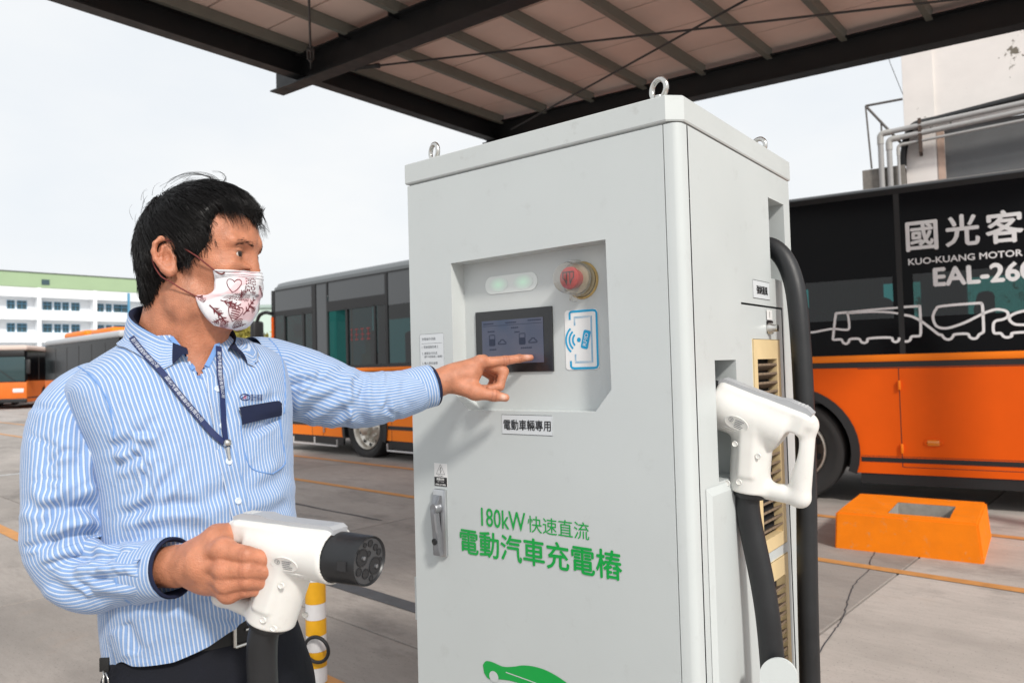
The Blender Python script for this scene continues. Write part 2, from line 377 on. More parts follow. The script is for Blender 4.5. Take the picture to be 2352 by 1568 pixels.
# lid
d = MB(); o_ = .004; c_ = .026; x0, x1, y0, y1 = -o_, CABW+o_-.003, -o_, CABD+.012
def lidring(inset, z): return [(x0+inset, y0+inset, z), (x1-c_-inset*.4, y0+inset, z), (x1-inset, y0+c_+inset*.4, z), (x1-inset, y1-inset, z), (x0+inset, y1-inset, z)]
rings = [lidring(.008, 1.8475), lidring(.0015, 1.850), lidring(0, 1.853), lidring(0, 1.897), lidring(.004, 1.9)]
vs = [p for r_ in rings for p in r_]; fs = [(i*5+k, i*5+(k+1) % 5, (i+1)*5+(k+1) % 5, (i+1)*5+k) for i in range(4) for k in range(5)]+[(20, 21, 22, 23, 24), (4, 3, 2, 1, 0)]
part(cab, 'lid', d.add(vs, fs), m_lid, None)
for (u, v) in ((.045, .05), (CABW-.06, .045), (CABW-.05, CABD-.06), (.05, CABD-.06)):
    d = MB().torus((u, v, 1.932), (.35, 1, 0), .0195, .0056); d.lathe([(0, .019), (.004, .019), (.012, .011), (.018, .010)], (u, v, 1.9), (0, 0, 1), 20)
    part(cab, 'lifting_eye', d, m_steel, 60)
# screen
PF = lambda u, z, o=.001: (u, PDEP-o, z)
scr = part(cab, 'touch_screen', MB().box(.172, .3885, PDEP-.004, PDEP+.01, 1.388, 1.528, bev=.0008, seg=1), m_bezel, None)
def lcd():
    m = bpy.data.materials.new('lit display'); m.use_nodes = True; t = m.node_tree; b = t.nodes['Principled BSDF']
    b.inputs['Roughness'].default_value = .16; b.inputs['Base Color'].default_value = (.02, .025, .035, 1); b.inputs['Emission Strength'].default_value = .36
    c = N(t, 'ShaderNodeTexCoord'); g = N(t, 'ShaderNodeTexNoise'); g.inputs['Scale'].default_value = 9; g.inputs['Detail'].default_value = 2; t.links.new(c.outputs['Object'], g.inputs[0])
    x = N(t, 'ShaderNodeMix', data_type='RGBA'); x.inputs[6].default_value = (.075, .115, .22, 1); x.inputs[7].default_value = (.22, .20, .27, 1)
    r = N(t, 'ShaderNodeMapRange'); r.inputs[1].default_value = .3; r.inputs[2].default_value = .7; t.links.new(g.outputs[0], r.inputs[0]); t.links.new(r.outputs[0], x.inputs[0])
    t.links.new(x.outputs[2], b.inputs['Emission Color']); return m
part(scr, 'display', MB().add([(.192, PDEP-.0047, 1.408), (.3655, PDEP-.0047, 1.408), (.3655, PDEP-.0047, 1.506), (.192, PDEP-.0047, 1.506)], [(0, 1, 2, 3)]), lcd(), None)
d = MB(); sfn = lambda u, z: (u, PDEP-.0052, z)
for uo in (.214, .300):
    stroke(d, rrect(uo, uo+.016, 1.449, 1.473, .002, 2), .0018, sfn, closed=True)
    d.box(uo+.001, uo+.015, PDEP-.0053, PDEP-.0050, 1.45, 1.464)
    stroke(d, smoothline([(uo+.026, 1.452), (uo+.027, 1.456), (uo+.031, 1.457), (uo+.034, 1.461), (uo+.041, 1.461), (uo+.044, 1.457), (uo+.047, 1.456), (uo+.047, 1.452), (uo+.026, 1.452)], 3), .0022, sfn)
stroke(d, [(.194, 1.494), (.363, 1.494)], .0009, sfn)
for a, b, z in ((.197, .225, 1.499), (.262, .292, 1.499), (.325, .36, 1.501), (.278, .294, 1.487), (.287, .302, 1.477), (.214, .232, 1.440), (.304, .335, 1.441), (.21, .228, 1.481)):
    for k in np.arange(a, b, .0052): stroke(d, [(k, z), (k+.0036, z)], .0032, sfn)
part(scr, 'screen_print', d, mat('display marks', (.012, .02, .05), .3), None)
# status window with two green lights
iw = part(cab, 'status_window', MB().prism(rrect(.203, .351, 1.567, 1.607, .0195, 8), lambda a, b, o: (a, PDEP-o, b), .0, .0015), mat('frosted window', (.74, .78, .76), .35), None)
def led():
    m = bpy.data.materials.new('green glow'); m.use_nodes = True; t = m.node_tree; b = t.nodes['Principled BSDF']
    b.inputs['Base Color'].default_value = (.72, .78, .75, 1); b.inputs['Roughness'].default_value = .35
    c = N(t, 'ShaderNodeTexCoord'); g = N(t, 'ShaderNodeTexGradient', gradient_type='SPHERICAL'); mp_ = N(t, 'ShaderNodeMapping'); mp_.inputs['Scale'].default_value = (1/.026, 1, 1/.017)
    t.links.new(c.outputs['Object'], mp_.inputs[0]); t.links.new(mp_.outputs[0], g.inputs[0])
    mu = N(t, 'ShaderNodeMath', operation='MULTIPLY'); mu.inputs[1].default_value = .20; t.links.new(g.outputs['Fac'], mu.inputs[0])
    b.inputs['Emission Color'].default_value = (.12, .95, .35, 1); t.links.new(mu.outputs[0], b.inputs['Emission Strength']); return m
m_led = led()
for uo in (.242, .312):
    o = part(iw, 'status_light', MB().prism([(.028*math.cos(a), .0165*math.sin(a)) for a in np.linspace(0, 2*math.pi, 24, False)], lambda a, b, q: (a, -q, b), 0, .0004), m_led, None)
    o.location = (uo, PDEP-.0017, 1.587)
# emergency stop under a clear flip cover
BC = (.463, 1.578)
es = part(cab, 'emergency_stop', MB().lathe([(0, .036), (.004, .036), (.006, .031), (.020, .031), (.022, .022), (.022, 0)], (BC[0], PDEP, BC[1]), (0, -1, 0), 32), mat('yellowed base', (.40, .34, .22), .45, var=.2, vscale=60), 40)
part(es, 'sealant_ring', MB().lathe([(0, .0395), (.002, .0385), (.004, .036), (.0, .034)], (BC[0]+.003, PDEP-.0005, BC[1]-.002), (0, -1, 0), 28), m_tan, 40)
part(es, 'red_button', MB().lathe([(.02, .019), (.032, .021), (.040, .0235), (.046, .0225), (.048, .020), (.048, 0)], (BC[0], PDEP, BC[1]), (0, -1, 0), 28), mat('red button', (.40, .022, .02), .4), 40)
d = MB(); bf = lambda u, z: (BC[0]+u, PDEP-.0487, BC[1]+z)
for s_ in (-1, 1):
    stroke(d, [(s_*.004, -.010), (s_*.004, .012), (s_*.013, .012), (s_*.013, .000), (s_*.008, -.004), (s_*.004, -.014)], .0022, bf)
stroke(d, [(-.013, .012), (.013, .012)], .002, bf)
part(es, 'button_print', d, m_ink, None)
m_clear = bpy.data.materials.new('clear cover'); m_clear.use_nodes = True; _t = m_clear.node_tree; _t.nodes.clear()
_o = N(_t, 'ShaderNodeOutputMaterial'); _a = N(_t, 'ShaderNodeBsdfTransparent'); _a.inputs[0].default_value = (.93, .92, .9, 1); _g = N(_t, 'ShaderNodeBsdfGlossy'); _g.inputs['Roughness'].default_value = .12; _l = N(_t, 'ShaderNodeLayerWeight'); _l.inputs[0].default_value = .22
_d = N(_t, 'ShaderNodeBsdfDiffuse'); _d.inputs[0].default_value = (.7, .69, .66, 1); _m0 = N(_t, 'ShaderNodeMixShader'); _m0.inputs[0].default_value = .07
_t.links.new(_a.outputs[0], _m0.inputs[1]); _t.links.new(_d.outputs[0], _m0.inputs[2])
_m = N(_t, 'ShaderNodeMixShader'); _t.links.new(_l.outputs['Facing'], _m.inputs[0]); _t.links.new(_m0.outputs[0], _m.inputs[1]); _t.links.new(_g.outputs[0], _m.inputs[2]); _t.links.new(_m.outputs[0], _o.inputs[0])
d = MB().lathe([(.010, .0335), (.030, .0335), (.052, .0325), (.060, .030), (.062, .026), (.062, 0)], (BC[0], PDEP, BC[1]), (0, -1, 0), 36)
d.lathe([(.014, .0348), (.020, .0352), (.022, .0338)], (BC[0], PDEP, BC[1]), (0, -1, 0), 36)
d.box(BC[0]-.006, BC[0]+.006, PDEP-.040, PDEP-.022, BC[1]-.048, BC[1]-.031, bev=.003)
d.box(BC[0]-.010, BC[0]+.010, PDEP-.030, PDEP-.012, BC[1]+.031, BC[1]+.039, bev=.003)
part(es, 'clear_cover', d, m_clear, 40)
# RFID sticker: white card with blue print
RU0, RU1, RZ0, RZ1 = .4195, .5015, 1.390, 1.5155
rf = part(cab, 'rfid_sticker', MB().prism(rrect(RU0, RU1, RZ0, RZ1, .008), lambda a, b, o: (a, PDEP-o, b), .0, .0012), m_white, None)
d = MB(); rfn = lambda u, z: (RU0+u*(RU1-RU0), PDEP-.0017, RZ0+z*(RZ1-RZ0))
def rs(pts, w): stroke(d, [(RU0+a*(RU1-RU0), RZ0+b*(RZ1-RZ0)) for a, b in pts], w, lambda u, z: (u, PDEP-.0017, z))
rs([(.16, .84), (.16, .95), (.19, .97), (.25, .975)]+[(.86, .975), (.93, .965), (.965, .93)]+[(.965, .07), (.93, .035), (.86, .025)]+[(.25, .025), (.19, .035), (.16, .06), (.16, .15)], .0048)
for k, w in ((0, .0008), (.018, .0006), (.034, .0006)): rs([(.29+k, .74), (.29+k, .885-k*.7), (.82-k, .885-k*.7), (.82-k, .115+k*.7), (.29+k, .115+k*.7), (.29+k, .26)], w)
for r_ in (.014, .0225, .031): stroke(d, arc(RU0+.0335, RZ0+.0625, r_, 128, 232, 14), .0042, lambda u, z: (u, PDEP-.0017, z))
d.add([(RU0+.0345+.0048*math.cos(a), PDEP-.0018, RZ0+.0625+.0048*math.sin(a)) for a in np.linspace(0, 2*math.pi, 18, False)], [tuple(range(18))])
tg = math.radians(-14); tgc = (RU0+.0515, RZ0+.0625)
tf = lambda a, b, o=.0018: (tgc[0]+a*math.cos(tg)-b*math.sin(tg), PDEP-o, tgc[1]+a*math.sin(tg)+b*math.cos(tg))
d.add([tf(a, b) for a, b in rrect(-.0088, .0088, -.0195, .0195, .004)], [tuple(range(28))])
part(rf, 'rfid_symbol', d, m_blue, None)
d = MB(); text(d, 'RFID', -.0135, .0135, -.0042, .0042, lambda a, b: tf(-b, a, .0024)); part(rf, 'rfid_lettering', d, m_white, None)
# front lettering
d = MB().prism([(.277, 1.255), (.411, 1.255), (.411, 1.2965), (.277, 1.2965)], lambda a, b, o: FP(a, b, o), 0, .0006); lb = part(cab, 'name_plate', d, m_label, None)
d = MB(); stroke(d, [(.277, 1.255), (.411, 1.255), (.411, 1.2965), (.277, 1.2965)], .0008, lambda u, z: FP(u, z, .0009), closed=True)
text(d, '電動車輛專用', .282, .407, 1.264, 1.286, lambda u, z: FP(u, z, .001), bold=.012); part(lb, 'lettering', d, m_ink, None)
d = MB(); text(d, '180kW', .211, .334, 1.049, 1.089, lambda u, z: FP(u, z, .001), bold=.008); text(d, '快速直流', .340, .493, 1.050, 1.085, lambda u, z: FP(u, z, .001)); part(cab, 'green_lettering', d, m_green, None)
d = MB(); text(d, '電動汽車充電樁', .146, .565, .981, 1.037, lambda u, z: FP(u, z, .001), bold=.016); part(cab, 'green_lettering', d, m_green, None)
# green car emblem (its roof shows at the foot of the picture)
d = MB(); gfn = lambda u, z: FP(u, z, .001)
car = smoothline([(.205, .742), (.214, .752), (.232, .754), (.262, .751), (.290, .757), (.318, .766), (.350, .770), (.385, .768), (.425, .757), (.452, .742)], 5)
low = smoothline([(.452, .742), (.440, .728), (.40, .722), (.30, .726), (.255, .722), (.222, .715), (.208, .725)], 5)[1:]
d.add([gfn(*p) for p in car+low], [tuple(range(len(car+low)))])
part(cab, 'car_emblem', d, m_green, None)
d = MB()
for c_, rx, rz in (((.236, .7235), .013, .012),):
    d.add([FP(c_[0]+rx*math.cos(a), c_[1]+rz*math.sin(a), .0014) for a in np.linspace(0, 2*math.pi, 20, False)], [tuple(range(20))])
stroke(d, smoothline([(.27, .741), (.33, .738), (.38, .735), (.41, .738), (.44, .741)], 5), .0022, lambda u, z: FP(u, z, .0014))
part(cab, 'emblem_highlight', d, m_cab, None)
# warning sticker
d = MB().prism([(.069, 1.126), (.110, 1.126), (.110, 1.1795), (.069, 1.1795)], lambda a, b, o: FP(a, b, o), 0, .0006); ws = part(cab, 'warning_sticker', d, m_white, None)
d = MB(); wf = lambda u, z: FP(u, z, .001)
d.add([wf(.0695, 1.1265), wf(.1095, 1.1265), wf(.1095, 1.1475), wf(.0695, 1.1475)], [(0, 1, 2, 3)])
stroke(d, [(.076, 1.1545), (.103, 1.1545), (.0895, 1.177)], .0014, wf, closed=True); stroke(d, [(.091, 1.1715), (.088, 1.164), (.0915, 1.1635), (.0885, 1.1565)], .0016, wf)
text(d, 'Danger', .081, .098, 1.1487, 1.1522, wf); part(ws, 'warning_print', d, m_ink, None)
d = MB(); wf2 = lambda u, z: FP(u, z, .0014); text(d, '高壓危險', .077, .101, 1.1400, 1.1458, wf2, .02); text(d, 'High Voltage', .079, .100, 1.1355, 1.1385, wf2); text(d, '非專業人員不得開啟', .073, .106, 1.1285, 1.1322, wf2, .01); part(ws, 'warning_lettering', d, m_white, None)
# instruction sheet
d = MB(); sh = rrect(.031, .109, 1.36, 1.483, .004); ins = part(cab, 'instruction_sheet', MB().prism(sh, lambda a, b, o: FP(a, b, o), 0, .0005), m_label, None)
stroke(d, sh, .0006, lambda u, z: FP(u, z, .0008), closed=True); stroke(d, [(.037, 1.4605), (.104, 1.4605)], .0006, lambda u, z: FP(u, z, .0008))
for s_, a, b, z in (('充電操作流程:', .038, .084, 1.468), ('1. 取槍插槍到車上', .038, .092, 1.449), ('2. 選擇支付方式', .038, .088, 1.434), ('(刷卡或掃描二維碼)', .045, .104, 1.4255), ('3. 輸入預充金額', .038, .088, 1.4105), ('4. 啟動充電', .038, .076, 1.395), ('5. 等待充電', .038, .076, 1.380)):
    text(d, s_, a, b, z, z+.0065, lambda u, z: FP(u, z, .0009))
part(ins, 'lettering', d, m_greyink, None)
# swing handle
hd = part(cab, 'door_handle', MB().box(.070, .109, -.010, 0, .966, 1.121, bev=.004), m_alu, 40)
d = MB(); hp = [(.087, -.014, 1.107), (.086, -.020, 1.090), (.085, -.024, 1.07), (.086, -.024, 1.05), (.088, -.022, 1.02), (.089, -.021, .985), (.089, -.019, .971)]
hp = smoothline(hp, 5)
for k in range(len(hp)-1):
    pass
L4 = []
for k, p in enumerate(hp):
    t_ = k/(len(hp)-1); w_ = .0115-.003*math.sin(t_*math.pi); 
    L4 += [(p[0]-w_, p[1]+.012, p[2]), (p[0]-w_, p[1], p[2]), (p[0]-w_*.6, p[1]-.003, p[2]), (p[0]+w_*.6, p[1]-.003, p[2]), (p[0]+w_, p[1], p[2]), (p[0]+w_, p[1]+.012, p[2])]
m6 = len(hp); d.add(L4, [(6*k+j, 6*k+j+1, 6*k+j+7, 6*k+j+6) for k in range(m6-1) for j in range(5)]+[(0, 1, 2, 3, 4, 5), tuple(range(6*m6-1, 6*m6-7, -1))])
part(hd, 'lever', d, m_darkalu, 40)
part(hd, 'pivot', MB().lathe([(0, .0125), (.012, .0125), (.016, .010), (.016, 0)], (.087, -.010, 1.078), (0, -1, 0), 24), m_darkalu, 40)
part(hd, 'keyhole', MB().lathe([(0, .0075), (.0268, .0075), (.0272, .0055), (.0262, .005), (.0262, 0)], (.0885, 0, 1.003), (0, -1, 0), 20), m_blackplastic, 40)
part(cab, 'hinge', MB().cyl((-.006, .012, .80), (-.006, .012, .90), .008, n=14), m_cab, 40)
# side panel fittings
d = MB(); sp3 = PAN
vent_holes = [(.337, .513, .972, 1.447), (.337, .513, .42, .948)]
d.plate(PAN[0]+.004, PAN[1]-.003, PAN[2]+.003, PAN[3]-.004, vent_holes, lambda v, z: SP(v, z, -.0015))
sp_ = part(cab, 'filter_door', d, m_cab, None)
slat_me = MB().add([SP(0, 0, -.020), SP(.128, 0, -.020), SP(.128, .012, .001), SP(0, .012, .001), SP(0, .017, .0), SP(.128, .017, .0), SP(.128, .006, -.022), SP(0, .006, -.022)],
                   [(0, 1, 2, 3), (3, 2, 5, 4), (4, 5, 6, 7), (0, 3, 4, 7), (1, 6, 5, 2)]).mesh('slat', m_filter)
for (a, b, c, e_) in vent_holes:
    d = MB(); d.plate(a+.001, b-.001, c+.001, e_-.001, [(a+.024, b-.024, c+.03, e_-.045)], lambda v, z: SP(v, z, .001))
    for (p, q_) in (((a+.024, c+.03), (b-.024, c+.03)), ((b-.024, c+.03), (b-.024, e_-.045)), ((b-.024, e_-.045), (a+.024, e_-.045)), ((a+.024, e_-.045), (a+.024, c+.03))):
        d.add([SP(*p, .001), SP(*q_, .001), SP(*q_, -.02), SP(*p, -.02)], [(0, 3, 2, 1)])
    for (p, q_) in (((a, c), (b, c)), ((b, c), (b, e_)), ((b, e_), (a, e_)), ((a, e_), (a, c))): d.add([SP(*p, .001), SP(*q_, .001), SP(*q_, -.02), SP(*p, -.02)], [(0, 3, 2, 1)])
    vt = part(cab, 'vent', d, m_yellow, None)
    part(vt, 'filter_pad', MB().add([SP(a+.02, c+.02, -.0235), SP(b-.02, c+.02, -.0235), SP(b-.02, e_-.03, -.0235), SP(a+.02, e_-.03, -.0235)], [(0, 1, 2, 3)]), m_dark, None)
    z = c+.034
    while z < e_-.064:
        o = link('slat', slat_me, vt); o.location = (0, a+.024, z); z += .0205
part(cab, 'door_lock', MB().lathe([(0, .013), (.006, .0125), (.012, .0085), (.022, .008), (.022, 0)], SP(.444, 1.472, -.001), (1, 0, 0), 20), m_steel, 40)
d = MB(); d.add([SP(.432, 1.461, .0006), SP(.474, 1.461, .0006), SP(.474, 1.490, .0006), SP(.432, 1.490, .0006)], [(0, 1, 2, 3)])
d.add([SP(.432, 1.515, .0006), SP(.432, 1.492, .0006), SP(.470, 1.492, .0006), SP(.470, 1.515, .0006)], [(0, 1, 2, 3)], 1)
[stroke(d, [(.456, zz_), (.471, zz_)], .0035, lambda v, z: SP(v, z, .001), mi=1) for zz_ in (1.467, 1.475, 1.483)]; stroke(d, [(.451, 1.497), (.451, 1.511)], .002, lambda v, z: SP(v, z, .001))
part(cab, 'lock_sticker', d, [m_ink, m_white], None)
d = MB().add([SP(.350, 1.538, .0006), SP(.457, 1.538, .0006), SP(.457, 1.578, .0006), SP(.350, 1.578, .0006)], [(0, 1, 2, 3)]); lb = part(cab, 'vent_plate', d, m_label, None)
d = MB(); text(d, '強制通風', .372, .442, 1.548, 1.567, lambda v, z: SP(v, z, .0011), .02); stroke(d, [(.350, 1.538), (.457, 1.538), (.457, 1.578), (.350, 1.578)], .0009, lambda v, z: SP(v, z, .001), closed=True); part(lb, 'lettering', d, m_ink, None)
# holster housing under the recess and the pale cable tongue
d = MB(); d.add([SP(.06, .14, .001), SP(.262, .14, .001), SP(.262, 1.16, .001), SP(.06, 1.16, .001), SP(.075, .14, .008), SP(.225, .14, .008), SP(.20, 1.145, .007), SP(.075, 1.145, .007)], [(4, 5, 6, 7), (0, 4, 7, 3), (1, 2, 6, 5), (3, 7, 6, 2)])
part(cab, 'holster_housing', d, m_cab, None)
d = MB().prism(arc(0, .0, .034, 0, 180, 16)+[(-.034, -.20), (.034, -.20)], lambda a, b, o: (CABW+.088+a*.9, .165+a*.42+o, .80+b), -.003, .003)
d.box(CABW, CABW+.10, .160, .185, .60, .62)
part(cab, 'cable_bracket', d, m_cab, None)
# ------------------------------------------------------------------ buses
m_orange = mat('orange bus paint', (.80, .108, .004), .45, var=.04, vscale=3, spec=.15)
m_orange2 = mat('bright orange bus paint', (.95, .22, .008), .4, var=.05, vscale=3, spec=.25)
m_busblack = mat('black film glass', (.004, .004, .005), .12, spec=.10)
m_busgrey = mat('grey film glass', (.05, .055, .06), .09, spec=.8)
m_roofgrey = mat('grey bus roof', (.10, .11, .115), .4, coat=.3)
m_roofblack = mat('black bus roof', (.008, .008, .009), .35)
m_blacktrim = mat('black trim', (.012, .012, .013), .5)
m_tyre = mat('tyre rubber', (.022, .021, .021), .75, var=.25, vscale=10, dirt=(.07, .06, .05), dscale=4, damt=.6)
m_rim = mat('bus wheel rim', (.62, .58, .52), .32, .9, var=.2, vscale=12)
m_rimdark = mat('dusty brown wheel', (.10, .075, .06), .6, .4, var=.4, vscale=10)
m_tealglass = glass('teal tinted glass', (.03, .20, .20))
m_darkglass = glass('dark teal glass', (.025, .11, .115))
m_interior = mat('dark bus interior', (.02, .022, .024), .8)
m_seat = mat('seat cloth', (.03, .05, .09), .8)
m_curtain = mat('pale curtain', (.35, .42, .42), .8, sss=.0)
m_amber = mat('amber lens', (.75, .22, .02), .2, coat=.5)
m_red = mat('red marking', (.22, .02, .02), .5)
m_lamp = mat('headlamp lens', (.75, .78, .8), .1, coat=1.)
m_wire = mat('white painted rail', (.6, .6, .6), .4)

def wheel(th, x, z, r, rim, y=0.02, dark=False, w=.28):
    t = part(th, 'wheel', MB().lathe([(0, rim*1.03), (-.035, r*.80), (-.045, r*.86), (-.03, r*.965), (.0, r*.995), (.05, r), (w-.05, r), (w, r*.97), (w, rim)], (x, y, z), (0, 1, 0), 48), m_tyre, 40)
    m_ = m_rimdark if dark else m_rim
    d = MB().lathe([(-.012, rim*1.03), (-.022, rim*.99), (.0, rim*.93), (.06, rim*.88), (.09, rim*.70), (.065, rim*.52), (.03, rim*.42), (.02, rim*.36), (-.06, rim*.33), (-.075, rim*.26), (-.075, 0)], (x, y, z), (0, 1, 0), 40)
    rm = part(t, 'rim', d, [m_ if not dark else m_rimdark], 40)
    if dark: part(t, 'rim_ring', MB().lathe([(-.010, rim*1.05), (-.03, rim*1.03), (-.032, rim*.985), (-.01, rim*.96)], (x, y, z), (0, 1, 0), 40), m_rim, 40)
    nut = MB().lathe([(.09, .020), (-.005, .018), (-.012, .012), (-.012, 0)], (0, 0, 0), (0, 1, 0), 10).mesh('wheel_nut', m_steel, 40); hol = MB().lathe([(.0, .032), (.0, 0)], (0, 0, 0), (0, 1, 0), 12).mesh('vent_hole', m_dark, None)
    for k in range(10):
        a = 2*math.pi*k/10; link('wheel_nut', nut, t).location = (x+rim*.56*math.cos(a), y+.01, z+rim*.56*math.sin(a))
        a += math.pi/10; link('vent_hole', hol, t).location = (x+rim*.80*math.cos(a), y+.061, z+rim*.80*math.sin(a))
    return t

def busbody(th, L, wheels, H, Wd, archr, paint, zs, roofm, botm=.21):
    """hollow bus body in its own frame: x along the side, y into the bus, z up; zs = (skirt bottom, lower edge, belt bottom, belt top, glass top)"""
    z0, z1, z2, z3, z4 = zs
    # flank with wheel cut-outs
    out = [(0, z1)]
    for wx, wz in sorted(wheels):
        dz = z1-wz; dx = math.sqrt(max(archr**2-dz**2, 0))
        a0 = math.degrees(math.atan2(dz, -dx)); a0 = a0 if a0 > 0 else a0+360; a1 = math.degrees(math.atan2(dz, dx))
        out += arc(wx, wz, archr, a0, a1, 22)
    out += [(L, z1), (L, z2), (0, z2)]
    d = MB().prism(out, lambda a, b, o: (a, o, b), 0, .02); part(th, 'flank', d, paint, 30)
    d = MB().prism([(a, b) for a, b in out], lambda a, b, o: (a, o, b), Wd-.02, Wd); part(th, 'far_flank', d, paint, 30)
    # skirt
    d = MB(); xs = [0.]
    for wx, wz in sorted(wheels): xs += [wx-archr, wx+archr]
    xs.append(L)
    for k in range(0, len(xs), 2): part(th, 'skirt', MB().box(xs[k], xs[k+1], .012, .05, z0, z1+.02), m_blacktrim, None)
    for wx, wz in wheels:
        d = MB(); o1 = arc(wx, wz, archr+.002, 200, -20, 26); o2 = arc(wx, wz, archr-.075, 200, -20, 26)
        vs = [(a, -.022, b) for a, b in o1]+[(a, -.028, b) for a, b in o2]+[(a, .03, b) for a, b in o1]+[(a, .30, b) for a, b in o2]; n_ = len(o1)
        fs = [(i, n_+i, n_+i+1, i+1) for i in range(n_-1)]+[(i, i+1, 2*n_+i+1, 2*n_+i) for i in range(n_-1)]+[(n_+i, 3*n_+i, 3*n_+i+1, n_+i+1) for i in range(n_-1)]
        part(th, 'wheel_arch', d.add(vs, fs), m_blacktrim, 40)
    # chassis, floor, inner linings
    d = MB(); d.box(.1, L-.1, .36, Wd-.36, .30, .95); part(th, 'chassis', d, m_dark, None)
    part(th, 'cabin_floor', MB().box(.02, L-.02, .021, Wd-.021, .955, z2-.25), m_interior, None)
    # roof with rounded shoulders
    pr = [(0, z4), (.004, z4+.05), (.03, H-.13), (.09, H-.05), (.22, H-.008), (.5, H+.01), (Wd-.5, H+.01), (Wd-.22, H-.008), (Wd-.09, H-.05), (Wd-.03, H-.13), (Wd-.004, z4+.05), (Wd, z4)]
    d = MB(); secs = [(0., .10, .10), (.05, .03, .03), (.16, 0, 0), (L-.16, 0, 0), (L-.05, .03, .03), (L, .10, .10)]
    vs = []
    for x, ins, dz in secs:
        for y, z in pr:
            vs.append((x, y+(ins if y < Wd/2 else -ins)*.6, z-(dz if z > z4+.2 else 0)))
    n_ = len(pr); fs = [(i*n_+k, i*n_+k+1, (i+1)*n_+k+1, (i+1)*n_+k) for i in range(len(secs)-1) for k in range(n_-1)]+[tuple(range(n_)), tuple(range((len(secs)-1)*n_+n_-1, (len(secs)-1)*n_-1, -1))]
    part(th, 'roof', d.add(vs, fs), roofm, 50)
    part(th, 'ceiling', MB().box(.05, L-.05, .03, Wd-.03, z4-.03, z4+.0), m_interior, None)

# ---- near bus on the right
RB = Vector((2.844, 7.406, 0)); RBL = 2.05      # its left end stands 2.05 m before the reference point
ra = math.radians(-31.2); rdir = Vector((math.cos(ra), math.sin(ra), 0))
rb = thing('bus', 'orange bus with black windows and white bus line drawing parked beyond the charging cabinet', 'bus', RB-rdir*RBL, ra)
X = lambda s_: s_+RBL
RL = 10.4; BWD = 2.45
busbody(rb, RL, [(X(-.08), .5), (X(5.6), .5)], 3.06, BWD, .62, m_orange, (.20, .30, 1.30, 1.42, 2.93), m_roofblack)
for k in (X(-.08), X(5.6)): wheel(rb, k, .5, .50, .30, y=.05, dark=True)
part(rb, 'belt_rail', MB().box(0, RL, -.012, .02, 1.352, 1.42, bev=.012), m_orange2, 40)
part(rb, 'belt_stripe', MB().box(0, RL, -.004, .02, 1.30, 1.352), m_blacktrim, None)
d = MB()
for a, b in ((0, X(-.71)), (X(.55), X(4.96)), (X(6.24), RL)): part(rb, 'side_stripe', MB().box(a, b, -.003, .001, .408, .452), m_blacktrim, None)
d = MB()
for a, b, c, e_ in ((X(.55), X(4.96), 1.288, 1.2935), (0, X(-.1), 1.288, 1.2935), (X(.55), X(4.9), .462, .466), (X(.90), X(3.4), .366, .371), (X(3.4), X(3.405), .37, 1.29)): part(rb, 'panel_seam', MB().box(a, b, -.0016, .001, c, e_), m_dark, None)
part(rb, 'panel_seam', MB().box(X(.895), X(.901), -.0016, .001, .37, 1.29), m_dark, None)
for zc in (1.13, .54): part(rb, 'hinge', MB().box(X(.888), X(.912), -.03, 0, zc-.045, zc+.045, bev=.008), m_orange2, 40)
lm = part(rb, 'marker_lamp', MB().lathe([(0, .08), (.012, .075), (.016, .055), (.012, .05), (.012, 0)], (0, 0, 0), (0, -1, 0), 28), m_orange, 40); lm.location = (X(1.155), 0, .60); lm.scale = (1, 1, .45)
part(lm, 'lens', MB().box(-.05, .05, -.024, -.006, -.06, .06, bev=.01), m_amber, 40)
# glazing: black film above, clear teal bands below
panes = [(0.02, X(-.66)), (X(-.63), X(.915)), (X(.965), X(2.5)), (X(2.54), X(4.1)), (X(4.14), X(5.6)), (X(5.64), RL-.02)]
clear = {1: [(X(.03), X(.88), 1.76, 2.15)], 2: [(X(1.05), X(2.42), 1.76, 2.16)], 0: [(.2, X(-.75), 1.76, 2.15)], 3: [(X(2.6), X(4.0), 1.76, 2.15)], 4: [(X(4.25), X(5.5), 1.76, 2.15)]}
for i, (a, b) in enumerate(panes):
    pn = part(rb, 'window', MB().plate(a, b, 1.425, 2.925, clear.get(i, []), lambda x, z: (x, 0, z)), m_busblack, None)
    for (c, d_, e_, f_) in clear.get(i, []):
        part(pn, 'pane', MB().add([(c, .001, e_), (d_, .001, e_), (d_, .001, f_), (c, .001, f_)], [(0, 1, 2, 3)]), m_tealglass, None)
part(rb, 'window_post', MB().box(0, RL, .008, .014, 1.42, 1.75).box(0, RL, .008, .014, 2.18, 2.94).box(X(.905), X(.975), .006, .03, 1.42, 2.94), m_blacktrim, None)
d = MB(); far = [(0, RL, 1.3, 1.60), (0, RL, 2.3, 2.94)]
for a, b, c, e_ in far: d.box(a, b, BWD-.03, BWD-.001, c, e_)
for k in np.arange(0, RL, 1.55): d.box(k, k+.16, BWD-.03, BWD-.002, 1.6, 2.3)
part(rb, 'far_wall', d, m_blacktrim, None)
part(rb, 'far_window', MB().add([(0, BWD-.015, 1.6), (RL, BWD-.015, 1.6), (RL, BWD-.015, 2.3), (0, BWD-.015, 2.3)], [(0, 1, 2, 3)]), glass('far bus glass', (.45, .62, .60)), None)
d = MB()
for (a, b) in ((X(-.25), X(.62)), (X(-1.6), X(-.7)), (X(1.02), X(1.5)), (X(2.6), X(3.2))):
    n_ = 30; d = MB()
    vs = [(a+(b-a)*k/n_, BWD-.10+.03*math.sin(k*1.9), z) for z in (1.5, 2.35) for k in range(n_+1)]; part(rb, 'curtain', d.add(vs, [(k, k+1, n_+2+k, n_+1+k) for k in range(n_)]), m_curtain, 60)
